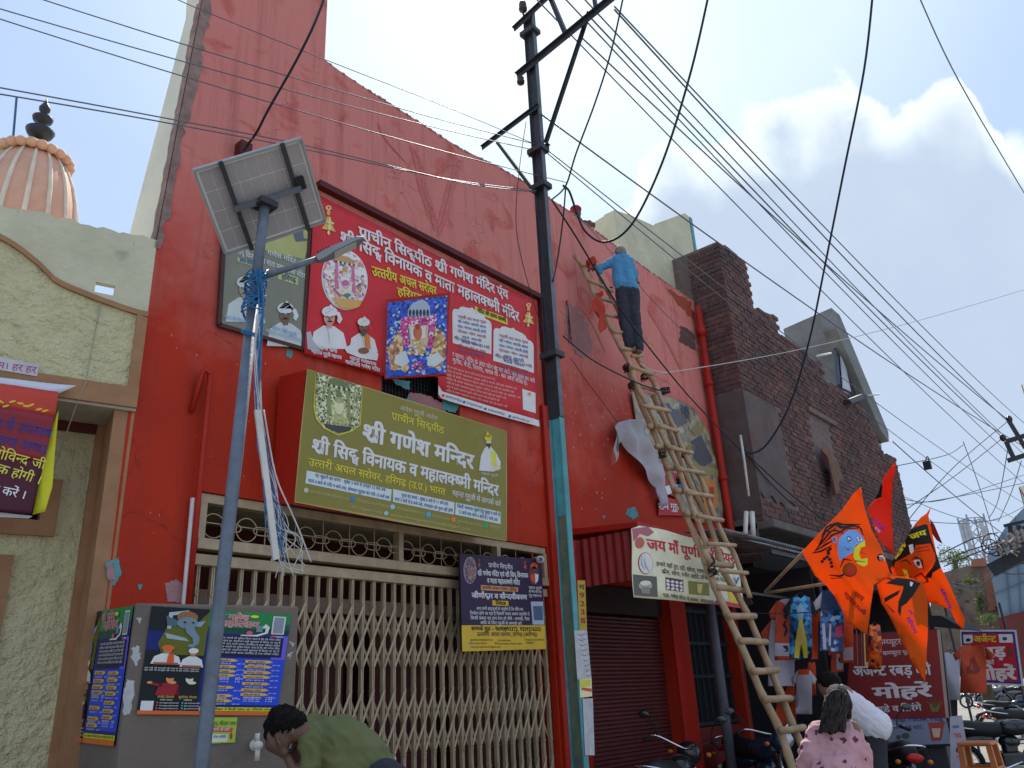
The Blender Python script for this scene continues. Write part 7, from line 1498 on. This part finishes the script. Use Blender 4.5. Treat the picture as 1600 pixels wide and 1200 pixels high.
# second banner
T = thing('stamp_banner', 'red banner with blue border and large white Hindi rubber stamp lettering at far right', 'banner', onX(1550, 1030, 19.0)); S = Surf(Vector((19.0, 0, 0)), Vector((-1, 0, 0)), T)
S.poly([(1500, 984), (1588, 984), (1600, 1072), (1504, 1068)], ink('a8a4a8'), 0, 'banner_sheet'); S.poly([(1502, 987), (1585, 987), (1596, 1069), (1507, 1065)], ink('2c2a6a'), 1); S.poly([(1506, 990), (1582, 990), (1592, 1065), (1510, 1062)], ink('9c1c28'), 2)
S.text('अर्जेन्ट', (1522, 1003), (1557, 1003), 10, ink('c0a028'), 3, .04); S.text('रबड़', (1526, 1028), (1572, 1026), 17, b2, 3, .06); S.text('की', (1542, 1038), (1554, 1038), 7, b2, 3, .03); S.text('मोहरें', (1530, 1062), (1588, 1061), 18, b2, 3, .06); S.poly([(1560, 991), (1582, 991), (1583, 1004), (1562, 1004)], ink('b8bcc4'), 3); S.poly([(1505, 992), (1520, 992), (1520, 1005), (1506, 1005)], ink('b0b0b4'), 3); S.poly([(1574, 1010), (1580, 1010), (1583, 1026), (1574, 1026)], ink('6a3028'), 3); S.ell(1570, 998, 4, 3, ink('2a3a5a'), 4, n=8); S.ell(1513, 1000, 4, 3, ink('2a2a30'), 4, n=8); S.flush()
mb = MB()
for y in (onX(1503, 1060, 19.04).y, onX(1592, 1060, 19.04).y): mb.tube([(19.04, y, 0), (19.04, y, 2.9)], .025, 6)
mb.build('banner_posts', dsteel, T)
# stall tarp above
T = thing('small_stall_roof', 'small dark sloping stall roof above the white t-shirt', 'awning', onD(1480, 975, 14)); P = [onX(x, y, 13.6) for x, y in ((1448, 962), (1470, 962), (1510, 984), (1448, 978))]; MB().prism(P, (1.0, 0, 0)).build('roof_sheet', MATS['dark_tarp'], T)
MB().tube([P[3], Vector((P[3].x, P[3].y, 0))], .03, 8).build('post', dsteel, T)
# white standing sign and plastic stool
c = onD(1499, 1160, 11.0); T = thing('white_floor_sign', 'white floor standing sign with red lettering beside the orange stool', 'sign', (c.x, c.y, 0)); S = Surf(c, -Vector((c.x, c.y+5.2, 0)), T)
V3 = [S.p3(*S.uv(x, y)) for x, y in ((1484, 1120), (1503, 1118), (1516, 1194), (1492, 1240), (1486, 1240))]; MB().prism(V3, Vector((c.x, c.y+5.2, 0)).normalized()*.06).build('sign_panel', whj, T); S.text('TRS', (1491, 1153), (1503, 1152), 7, ink('a02c38'), 1, .03); S.ell(1499, 1170, 5, 7, ink('3a3c3a'), 1, n=10, rot=.6); S.poly([(1494, 1181), (1513, 1180), (1513, 1182), (1494, 1183)], ink('a8307a'), 1); S.poly([(1488, 1134), (1498, 1133), (1499, 1137), (1489, 1138)], ink('4a5a78'), 1); S.flush()
c = onD(1526, 1158, 10.2); T = thing('plastic_stool', 'orange brown moulded plastic stool on the pavement at lower right', 'stool', (c.x, c.y, 0)); stm = pm('orange_plastic', (.42, .13, .03), rough=.4, bump=.02); zt3 = c.z; 
MB().box((c.x-.16, c.y-.16, zt3-.04), (c.x+.16, c.y+.16, zt3)).build('seat', stm, T, bevel=.02)
for sx_ in (-1, 1):
    for sy_ in (-1, 1): MB().bar((c.x+sx_*.13, c.y+sy_*.13, zt3-.04), (c.x+sx_*.18, c.y+sy_*.18, 0.0), .05, .05).build('leg', stm, T)
for z in (zt3-.25, zt3-.5):
    mb = MB(); 
    for sx_ in (-1, 1): mb.bar((c.x+sx_*.155, c.y-.15, z), (c.x+sx_*.155, c.y+.15, z), .02, .04); mb.bar((c.x-.15, c.y+sx_*.155, z), (c.x+.15, c.y+sx_*.155, z), .02, .04)
    mb.build('stretcher', stm, T)

# ------------------------------------------------------------------ motorbikes
def motorbike(label, loc, yaw, paint, lean=.08, group='parked motorbikes', scale=1., sim=False):
    T = thing('motorbike', label, 'motorbike', (0, 0, 0), group)
    pm_ = pm('bike_paint_'+paint, {'black': (.012, .013, .016), 'blue': (.012, .03, .07), 'red': (.22, .012, .014), 'grey': (.14, .15, .16)}[paint], rough=.18, bump=0, spec=.7)
    for x in (-.62, .66):
        w = MB().torus((x, 0, .30), .265, .042, (0, 1, 0), 26, 8).build('wheel', rubber, T, True); MB().torus((x, 0, .30), .215, .014, (0, 1, 0), 22, 6).build('rim', alu, w, True)
        if not sim:
            sp = MB()
            for i in range(14): a = 2*pi*i/14; sp.tube([(x+.03*cos(a+.4), .02*(-1)**i, .30+.03*sin(a+.4)), (x+.21*cos(a), 0, .30+.21*sin(a))], .0025, 4)
            sp.build('spokes', chrome, w)
        MB().tube([(x, -.06, .30), (x, .06, .30)], .045, 12).build('hub', steel, w, True)
    MB().tube(smooth_path([(.36, 0, .44), (.48, 0, .56), (.66, 0, .62), (.84, 0, .56), (.93, 0, .46)], 4), .045, 8).build('front_mudguard', pm_, T, True)
    MB().tube([(.66, .07, .30), (.52, .07, .78)], .018, 8).tube([(.66, -.07, .30), (.52, -.07, .78)], .018, 8).build('fork', chrome, T, True)
    MB().tube([(.50, 0, .82), (.10, 0, .70), (-.30, 0, .68), (-.75, 0, .78)], .025, 8).tube([(.48, 0, .78), (.25, 0, .40), (-.10, 0, .30), (-.62, 0, .30)], .022, 8).build('frame', dsteel, T, True)
    MB().ell((.20, 0, .80), (.27, .14, .12), 16, 10).build('fuel_tank', pm_, T, True)
    mb = MB(); mb.tube(smooth_path([(-.02, 0, .79), (-.25, 0, .78), (-.52, 0, .82), (-.72, 0, .84)], 4), [.09, .10, .11, .115, .12, .12, .12, .12, .115, .11, .105, .09, .05], 12); mb.build('seat', black, T, True)
    MB().ell((-.40, 0, .66), (.30, .12, .09), 14, 8).ell((.08, 0, .60), (.16, .11, .10), 12, 8).build('side_panels', pm_, T, True)
    mb = MB(); mb.box((-.10, -.13, .28), (.22, .13, .46)); mb.box((-.02, -.09, .46), (.16, .09, .62)); mb.build('engine', pm('engine_alloy', (.10, .10, .105), rough=.4, metal=.6), T, bevel=.02)
    MB().tube([(.15, -.14, .34), (-.1, -.16, .26), (-.45, -.16, .28), (-.85, -.17, .34)], [.02, .022, .045, .05], 10).build('exhaust', chrome, T, True)
    MB().tube(smooth_path([(.30, .36, 1.02), (.40, .30, 1.06), (.47, .10, .98), (.48, 0, .95), (.47, -.10, .98), (.40, -.30, 1.06), (.30, -.36, 1.02)], 4), .012, 8).build('handlebar', chrome, T, True)
    for s in (-1, 1):
        MB().tube([(.36, s*.30, 1.05), (.28, s*.38, 1.01)], .019, 8).build('grip', rubber, T, True)
        m = MB().tube(smooth_path([(.40, s*.28, 1.06), (.38, s*.30, 1.16), (.34, s*.36, 1.24)], 4), .006, 6).build('mirror', black, T, True); MB().ell((.33, s*.40, 1.26), (.015, .06, .038), 12, 7).build('mirror_glass', glass, m, True)
        MB().ell((.60, s*.20, .90), (.035, .03, .025), 10, 6).build('indicator', pm('amber_lens', (.5, .16, .02), rough=.2, bump=0), T, True); MB().ell((-.80, s*.16, .74), (.03, .03, .025), 10, 6).build('indicator', MATS['amber_lens'], T, True)
    MB().ell((.58, 0, .90), (.11, .13, .12), 14, 10).build('headlight_cowl', pm_, T, True); MB().ell((.655, 0, .90), (.055, .095, .085), 14, 9).build('headlight', pm('headlight_glass', (.45, .47, .5), rough=.05, metal=.6, bump=0), T, True)
    MB().ell((-.84, 0, .78), (.04, .09, .045), 12, 8).build('tail_light', pm('red_lens', (.45, .01, .01), rough=.15, bump=0), T, True)
    MB().tube(smooth_path([(-.45, .14, .82), (-.80, .13, .88), (-.88, 0, .90), (-.80, -.13, .88), (-.45, -.14, .82)], 4), .010, 6).build('grab_rail', chrome, T, True)
    MB().tube(smooth_path([(-.62, 0, .62), (-.86, 0, .58), (-.96, 0, .42)], 4), .05, 8).build('rear_mudguard', black, T, True); MB().box((-.985, -.10, .46), (-.975, .10, .58)).build('number_plate', pm('plate_white', (.5, .5, .48), rough=.5), T)
    T.location = loc; T.rotation_euler = (lean, 0, yaw); T.scale = (scale,)*3; return T
p = onD(1186, 1165, 10.1); motorbike('black motorbike with its headlight facing the camera, under the foot of the bamboo ladder', (p.x+.35, p.y+.1, .12), pi+.95, 'blue', .12)
p = onD(1010, 1150, 8.9); motorbike('black motorbike parked side-on before the maroon shutter, handlebar to the right', (p.x, -.62, .06), .25, 'black', .10)
p = onD(1392, 1175, 10.4); motorbike('black motorbike seen from behind with red tail lamp, right of the woman in pink', (p.x+.35, p.y+.2, .02), .62, 'black', .06)
p = onD(1560, 1140, 15.5); motorbike('big black motorbike standing in the sun beside the orange stool at the right edge', (p.x, p.y, 0), -.95, 'black', .12)
p = onD(1596, 1112, 21); motorbike('grey motorbike half cut by the right edge beyond the big black one', (p.x, p.y, 0), -.8, 'grey', .12)
p = onD(1578, 1095, 27); motorbike('smaller blue motorbike standing farther back in the sunny street', (p.x, p.y, 0), -1.1, 'blue', .12)
far = [(1548, 'grey', .3), (1562, 'black', .9), (1574, 'grey', .5), (1586, 'blue', 1.1), (1598, 'grey', .7), (1536, 'black', .4)]
fl_lab = ['second from the left', 'third from the left', 'fourth from the left', 'fifth from the left', 'rightmost', 'leftmost']
fb0 = None
for i, (x, c_, yw) in enumerate(far):
    p = onZ(x, 1104+i % 3, 0)
    motorbike('tiny distant '+c_+' motorbike, '+fl_lab[i]+' in the sunlit row below the stamp banner', (p.x, p.y, 0), yw+1.2, c_, .1, 'distant row of parked motorbikes', 1.1, True)

# ------------------------------------------------------------------ far right street
def slabP(px, D, mat, depth, name, T):
    P = [onD(x, y, D) for x, y in px]; c = P[0]; vd = Vector((c.x, c.y+5.2, 0)).normalized(); P = [onP(x, y, c, vd) for x, y in px]; return MB().prism(P, vd*depth).build(name, mat, T)
T = thing('metal_clad_building', 'blue grey sheet clad building cut by the right edge, behind the transformer', 'building', onZ(1580, 1075, 0))
clad = pm('blue_grey_cladding', (.20, .27, .34), (.15, .21, .27), sc=1.2, rough=.5, bump=.05)
slabP([(1542, 868), (1572, 822), (1620, 772), (1700, 740), (1700, 1052), (1577, 1052), (1560, 955)], 26, clad, 8, 'wall', T)
cl2 = pm('cladding_seam', (.10, .14, .18), rough=.6)
for a, b in (((1566, 832), (1587, 1040)), ((1586, 806), (1600, 1040))): slabP([a, (a[0]+.8, a[1]), (b[0]+.8, b[1]), b], 25.95, cl2, .04, 'panel_seam', T)
for y in (885, 920, 965): slabP([(1545+(y-870)*.1, y+8), (1640, y-28), (1640, y-27), (1545+(y-870)*.1, y+9)], 25.93, cl2, .04, 'panel_seam', T)
slabP([(1560, 965), (1640, 945), (1640, 1060), (1575, 1060)], 25.8, pm('dull_red_fascia', (.16, .04, .035), rough=.8), .1, 'fascia', T)
T = thing('ruined_brick_wall', 'crumbling brown brick wall overgrown with weeds beyond the flags', 'wall', onZ(1530, 1075, 0))
ruin = pm('old_brown_brick', (.22, .15, .11), (.12, .085, .07), sc=2.2, rough=.95, bump=.6, bs=8, dirt=(.30, .24, .18), dsc=1.3, dlo=.5, dhi=.7)
slabP([(1470, 896), (1490, 890), (1512, 884), (1545, 880), (1552, 890), (1566, 945), (1572, 1056), (1440, 1056), (1460, 900)], 34, ruin, 2, 'wall', T)
slabP([(1536, 896), (1556, 893), (1566, 950), (1545, 955)], 33.9, pm('orange_brick_face', (.32, .13, .08), (.22, .09, .06), sc=3, rough=.9), .1, 'brick_face', T)
slabP([(1517, 874), (1540, 871), (1541, 884), (1518, 886)], 33.8, MATS['orange_brick_face'], 1, 'parapet_block', T)
rr = random.Random(8)
for i in range(26):
    x = rr.uniform(1490, 1566); y = rr.uniform(895, 1000); slabP([(x, y), (x+rr.uniform(4, 9), y-.5), (x+rr.uniform(4, 9), y+3), (x, y+3)], 33.88, brm[i % 4] if i % 2 else ruin, .06, 'projecting_stone', T)
def foliage(name, label, cx, cy, rx, ry, D, n, seed, kind=('shrub')):
    r = random.Random(seed); mb = MB(); c = onD(cx, cy, D); sc = D/FPX
    cl = [(r.gauss(0, .45), r.gauss(0, .45)) for _ in range(14)]
    for i in range(n):
        a = cl[r.randrange(14)]; p = onD(cx+(a[0]+r.gauss(0, .22))*rx, cy+(a[1]+r.gauss(0, .22))*ry, D+r.uniform(-1, 1)*rx*sc)
        s_ = sc*r.uniform(1.0, 2.2); u = Vector((r.gauss(0, 1), r.gauss(0, 1), r.gauss(0, 1))).normalized()*s_; w = u.cross(Vector((r.gauss(0, 1), r.gauss(0, 1), r.gauss(0, 1)))).normalized()*s_*.5
        mb.add([p-u, p+w, p+u, p-w], [(0, 1, 2, 3)], r.randrange(2))
    T = thing(name, label, kind, Vector((c.x, c.y, 0) if kind == 'tree' else c)); mb.build('leaves' if kind != 'tree' else 'crown', [pm('leaf_green', (.09, .12, .035), (.05, .075, .02), rough=.7, bump=0, trans=.3), pm('leaf_light', (.16, .18, .06), (.10, .12, .04), rough=.7, bump=0, trans=.3)], T)
    if kind == 'tree': MB().tube([(c.x, c.y, 0), (c.x+.2, c.y, c.z*.6), c], [.25, .18, .08], 8).build('trunk', pm('bark', (.09, .065, .045), rough=.95), T)
    else: MB().tube([c-Vector((0, 0, ry*sc)), c+Vector((0, 0, ry*sc*.3))], .03, 5).build('stem', MATS['bark'], T)
foliage('tree', 'sparse light green tree rising behind the ruined brick wall', 1490, 872, 30, 18, 38, 900, 1, 'tree')
foliage('wall_weed', 'bright green weed clump growing on top of the ruined wall', 1515, 908, 12, 6, 33, 260, 2, 'shrub'); foliage('creeper', 'dark green creeper running down the ruined wall', 1530, 940, 8, 22, 33, 500, 3, 'creeper'); foliage('shrub', 'pale yellow green bush at the foot of the ruined wall', 1545, 968, 20, 8, 30, 500, 4, 'shrub')
# cell tower
T = thing('cell_tower', 'grey lattice telecom tower with panel antennas on the skyline', 'tower', onZ(1518, 1068, 0))
tw = pm('grey_tower_steel', (.30, .33, .37), rough=.5, metal=.3, bump=0); mb = MB(); Dt_ = 60; L0 = [(1504, 905, 0), (1522, 905, 0), (1527, 905, 2), (1509, 905, 2)]; rt2 = 60/FPX
cB = onD(1515, 905, Dt_); cT = onD(1516, 806, Dt_); hw_ = .55; up_ = Vector((0, 0, 1)); dirx = Vector((.64, -.77, 0)); diry = Vector((.77, .64, 0)); cB.z = 0; hgt = cT.z
cor = [dirx*sx_*hw_+diry*sy_*hw_ for sx_, sy_ in ((-1, -1), (1, -1), (1, 1), (-1, 1))]; b0 = Vector((cT.x, cT.y, 0))
for q_ in cor: mb.bar(b0+q_, b0+q_+up_*hgt, .09, .09)
z = 0
while z < hgt-.5:
    for i in range(4): a = cor[i]; b = cor[(i+1) % 4]; mb.bar(b0+a+up_*z, b0+b+up_*(z+1.1), .05, .05); mb.bar(b0+a+up_*(z+1.1), b0+b+up_*(z+1.1), .05, .05); mb.bar(b0+b+up_*z, b0+a+up_*(z+1.1), .05, .05)
    z += 1.1
mb.build('lattice', tw, T)
for dx_, y0, y1 in ((-16, 818, 850), (-11, 812, 866), (-5, 815, 842), (16, 812, 846), (21, 822, 840)):
    A = onD(1516+dx_, y0, Dt_-1); B = onD(1517+dx_, y1, Dt_-1); MB().box((A.x-.10, A.y-.10, min(B.z, A.z)), (A.x+.10, A.y+.10, A.z)).build('panel_antenna', pm('antenna_grey', (.42, .44, .46), rough=.5, bump=0), T)
# transformer platform
T = thing('transformer_platform', 'dark steel transformer platform with insulators and cable coils at the right edge', 'transformer', onZ(1610, 1110, 0))
def dbar(a, b, D, w, nm, mat=dsteel, D2=None): MB().bar(onD(*a, D), onD(*b, D2 or D), w, w).build(nm, mat, T)
dbar((1548, 892), (1640, 845), 17, .22, 'platform_beam'); dbar((1560, 884), (1640, 868), 17.5, .10, 'platform_beam')
for x in (1578, 1592, 1601): dbar((x, 818+(x-1578)*.2), (x+6, 878), 17, .07, 'upright')
dbar((1568, 822), (1612, 812), 17, .05, 'rail'); dbar((1574, 850), (1612, 848), 17, .05, 'rail')
for x, y in ((1581, 842), (1590, 838), (1598, 836), (1586, 862), (1595, 860)): c = onD(x, y, 17); MB().lathe(c-Vector((0, 0, .14)), [(.03, 0), (.07, .03), (.04, .07), (.07, .11), (.04, .15), (.07, .19), (.03, .26)], 10).build('insulator', pm('pale_ceramic', (.35, .30, .27), rough=.3, bump=0), T, True)
for x, y, r_2 in ((1549, 846, .14), (1546, 854, .13), (1556, 858, .12)): MB().torus(onD(x, y, 16.8), r_2, .010, (.85, .5, .25), 24, 6).build('cable_coil', blackcable, T, True)
for i in range(16): a = (1556+rr.uniform(0, 25), 842+rr.uniform(0, 25)); b = (a[0]+rr.uniform(-12, 12), a[1]+rr.uniform(-8, 8)); MB().tube([onD(*a, 16.9), onD(*b, 16.7)], .02, 5).build('jumper', pm('dusty_cable', (.30, .28, .25), rough=.8), T)
MB().tube([onD(1602, 760, 17.3), Vector((onD(1602, 760, 17.3).x, onD(1602, 760, 17.3).y, 0))], .11, 10).build('post', dsteel, T, True)
T = thing('pole_bracket', 'small dark steel cross arm frame with insulators on a pole at the right edge', 'pole', onD(1600, 700, 14))
for a, b in (((1576, 657), (1602, 700)), ((1572, 690), (1604, 680)), ((1574, 720), (1606, 710)), ((1572, 690), (1584, 716))): MB().bar(onD(*a, 14), onD(*b, 14), .06, .06).build('bracket_arm', dsteel, T)
for x, y in ((1577, 655), (1567, 684)): MB().ell(onD(x, y, 14), (.045, .045, .06), 10, 7).build('insulator', MATS['brown_ceramic'], T, True)
MB().tube([onD(1606, 600, 14.1), Vector((onD(1606, 600, 14.1).x, onD(1606, 600, 14.1).y, 0))], .09, 10).build('shaft', dsteel, T, True)
tag(MB().tube(smooth_path([onD(1446, 720, 13), onD(1449, 713, 13), onD(1452, 720, 13)], 4), .008, 5).obox(onD(1449, 727, 13), Vector((.03, 0, 0)), Vector((0, .05, 0)), Vector((0, 0, .06))).build('splice_box', black), 'small black splice box hanging in the sky from a wire', 'box')

# ------------------------------------------------------------------ overhead wires
nw = 0
def wire(label, pts, r, mat, name='overhead_wire', smooth=True, cat='wire', group='overhead wires'):
    P = [onD(x, y, D) for x, y, D in pts]
    if len(P) == 2: P = sag(P[0], P[1], (P[1]-P[0]).length*.012, 14)
    elif smooth and len(P) > 2: P = smooth_path(P, 7)
    return tag(MB().tube(P, r, 6).build(name, mat, None, True), label, cat, group)
W_L = [
 ('thin wire from the top left passing highest across the red wall', [(-60, -42, 5.2), (848, 228, 7.1)], .0045),
 ('second thin wire from the left edge across the red wall', [(-80, -10, 5.2), (842, 236, 7.1)], .0045),
 ('third thin wire from the left edge across the red wall', [(-80, 4, 5.2), (885, 285, 7.3)], .0045),
 ('thin wire entering at the top over the left wall edge', [(270, -4, 5.5), (330, 22, 5.6), (505, 92, 6.0), (700, 168, 6.5), (835, 225, 7.0)], .0040),
 ('upper of the twin wires passing just over the solar panel', [(-80, 124, 5.0), (0, 137, 5.0), (250, 183, 5.3), (480, 228, 5.9), (720, 285, 6.5), (836, 300, 7.0)], .0050),
 ('lower of the twin wires passing just over the solar panel', [(-80, 136, 5.0), (0, 147, 5.0), (250, 190, 5.3), (480, 234, 5.9), (700, 280, 6.5), (838, 298, 7.0)], .0050),
 ('wire running down right from the pole top past the brick building top', [(820, -20, 6.6), (1640, 790, 30)], .009),
 ('wire from the cross arm running down over the cloud, uppermost', [(960, 10, 6.2), (1640, 695, 30)], .009),
 ('wire from the cross arm running down over the cloud, second', [(880, -5, 6.4), (1640, 765, 30)], .009),
 ('wire from the cross arm running down over the cloud, third', [(905, -10, 6.4), (1640, 745, 30)], .009),
 ('slack wire from the pole down to the far brick corner', [(856, 235, 7.1), (1640, 810, 30)], .007),
 ('second slack wire from the pole down beyond the brick building', [(856, 240, 7.1), (1600, 820, 28)], .007),
 ('steep wire crossing the top right corner of the sky', [(1432, -14, 9), (1500, 130, 11), (1610, 318, 15)], .008),
 ('thin pale wire from the ladder top crossing to the right edge', [(1000, 568, 8.6), (1025, 580, 9), (1070, 578, 10), (1240, 548, 12), (1420, 505, 14), (1610, 450, 17)], .006),
]
for lab, pts, r in W_L: wire(lab, pts, r, greywire if 'pale' not in lab else whitewire)
wire('thick black cable dropping from the top to a bracket behind the solar panel', [(510, -12, 4.9), (490, 40, 4.9), (460, 100, 5.1), (420, 170, 5.4), (402, 205, 5.6), (388, 225, 5.75), (380, 236, 5.8)], .011, blackcable, 'black_cable', cat='cable', group='black cables')
tag(MB().box((onY(372, 238, -.06).x, -.10, onY(372, 238, -.06).z-.02), (onY(390, 238, -.06).x, -.001, onY(390, 232, -.06).z+.02)).build('cable_bracket', reddark), 'small maroon cable bracket on the red wall above the solar panel', 'bracket')
wire('thick black cable hanging in a loop from the top centre past the rooftop parapet', [(1108, -12, 6.0), (1080, 110, 6.2), (1040, 240, 6.5), (1000, 330, 6.8), (970, 368, 7.0), (940, 378, 7.2), (915, 362, 7.2), (902, 335, 7.2), (890, 300, 7.1), (880, 290, 7.0)], .012, blackcable, 'black_cable', cat='cable', group='black cables')
wire('black cable falling from the top right of the pole to its clamp', [(975, -10, 6.2), (955, 80, 6.3), (930, 160, 6.5), (900, 240, 6.8), (884, 290, 7.0), (862, 312, 6.9)], .009, blackcable, 'black_cable', cat='cable', group='black cables')
wire('long dark blue cable falling from the top right to the brick building corner', [(1364, -12, 8.0), (1350, 110, 8.4), (1320, 260, 9), (1290, 410, 9.8), (1265, 530, 10.6), (1235, 630, 11.2), (1200, 692, 11.6), (1175, 708, 11.7), (1162, 700, 11.7)], .014, pm('dark_blue_cable', (.015, .025, .06), rough=.5, bump=0), 'black_cable', cat='cable', group='black cables')
wire('black cable running from the pole clamp down across the painter to the brick corner', [(862, 312, 6.9), (900, 370, 7.4), (945, 445, 8), (985, 505, 8.4), (1060, 600, 9.4), (1110, 655, 10.5), (1160, 706, 11.7)], .010, blackcable, 'black_cable', cat='cable', group='black cables')
wire('black cable from the pole middle crossing to the ladder lashing', [(880, 525, 6.9), (930, 565, 7.8), (1000, 600, 8.6), (1040, 612, 8.9)], .008, blackcable, 'black_cable', cat='cable', group='black cables')
wire('thin wire hanging down the wall left of the pole', [(822, 190, 6.8), (812, 260, 6.9), (806, 340, 7), (814, 400, 7), (836, 480, 7.3), (850, 520, 7.4)], .004, blackcable, 'black_cable', cat='cable', group='black cables')
wire('thin wire hanging close along the pole', [(836, 305, 6.9), (846, 380, 6.9), (848, 450, 6.9), (856, 520, 6.9)], .006, blackcable, 'black_cable', cat='cable', group='black cables')
wire('thin dark wire crossing the red wall down to the torn poster', [(892, 560, 7.6), (920, 600, 8), (965, 660, 8.6)], .004, blackcable, 'black_cable', cat='cable', group='black cables')
wire('two-strand drop wire beside the red cap running down behind the painter', [(884, 290, 7), (880, 340, 7.2), (872, 400, 7.2), (864, 440, 7.0)], .008, blackcable, 'black_cable', cat='cable', group='black cables')
wire('thin wire along the upper red wall behind the painter', [(898, 330, 8.6), (960, 400, 9.2), (1020, 470, 10), (1095, 545, 11.2)], .005, greywire, 'black_cable', cat='cable', group='black cables')
for i, (a, b) in enumerate([((1163, 706), (1290, 815)), ((1163, 706), (1240, 790))]): wire(['long dark wire sagging over the brick wall to the first flag', 'shorter dark wire sagging down the brick wall'][i], [(a[0], a[1], 11.6), ((a[0]+b[0])/2, (a[1]+b[1])/2+4, 12.2), (b[0], b[1], 12.8)], .010, blackcable, 'black_cable', cat='cable', group='black cables')
web = [((905, 55, 7), (1576, 657, 20)), ((845, 178, 7), (1640, 720, 26)), ((1395, 690, 14.6), (1620, 870, 26)), ((960, 15, 6.3), (1572, 656, 20)), ((925, 30, 6.5), (1567, 684, 20)),
       ((1390, 850, 20), (1480, 740, 20), (1576, 657, 20)), ((1410, 800, 20), (1490, 745, 20), (1567, 684, 20)), ((1402, 778, 22), (1470, 782, 22), (1600, 742, 26)), ((1405, 790, 22), (1480, 779, 22), (1600, 755, 26)), ((1402, 772, 30), (1530, 815, 30), (1620, 780, 34)), ((1396, 729, 20), (1475, 712, 20), (1505, 695, 20)),
       ((1505, 690, 22), (1530, 760, 24), (1558, 850, 26)), ((1575, 700, 24), (1560, 780, 26), (1545, 810, 28)), ((1596, 720, 24), (1580, 770, 26), (1560, 815, 28)), ((1470, 866, 18), (1520, 842, 17), (1560, 832, 17)), ((1470, 878, 18), (1520, 858, 17), (1560, 848, 17)), ((1475, 885, 18), (1530, 862, 17), (1570, 846, 17)), ((1490, 910, 20), (1530, 915, 19), (1560, 880, 17)), ((1490, 915, 20), (1535, 922, 19), (1575, 850, 17)), ((1408, 812, 26), (1500, 818, 28), (1560, 812, 30)), ((1560, 893, 17), (1580, 897, 17), (1620, 895, 17))]
desc = ['from the pole top over the cloud to the upper bracket insulator', 'passing over the grey concrete storey to the right edge', 'starting beside the grey building corner, sloping to the transformer', 'ending highest at the upper bracket insulator', 'ending at the lower bracket insulator after a long sag',
 'rising steeply from the brick corner to the upper insulator', 'rising from the brick corner to the lower insulator', 'nearly level, upper one of the pair above the flags', 'nearly level, lower one of the pair above the flags', 'dipping just above the telecom tower', 'short, joining the splice box wire to the tangle',
 'steep, falling from the tangle centre to the cable coils', 'steep, falling from the bracket frame to the tower side', 'steepest, nearest the right edge above the transformer', 'topmost of three sagging behind the fierce faced flag', 'middle of three sagging behind the fierce faced flag', 'lowest of three sagging behind the fierce faced flag', 'looping in front of the ruined wall, upper one', 'looping in front of the ruined wall, lower one', 'level, crossing behind the telecom tower top', 'level, under the transformer beam']
for i, P in enumerate(web): wire('thin grey wire '+desc[i], P, .010 if P[0][2] < 24 else .012, greywire, 'far_wire', group='tangle of far wires at the right')
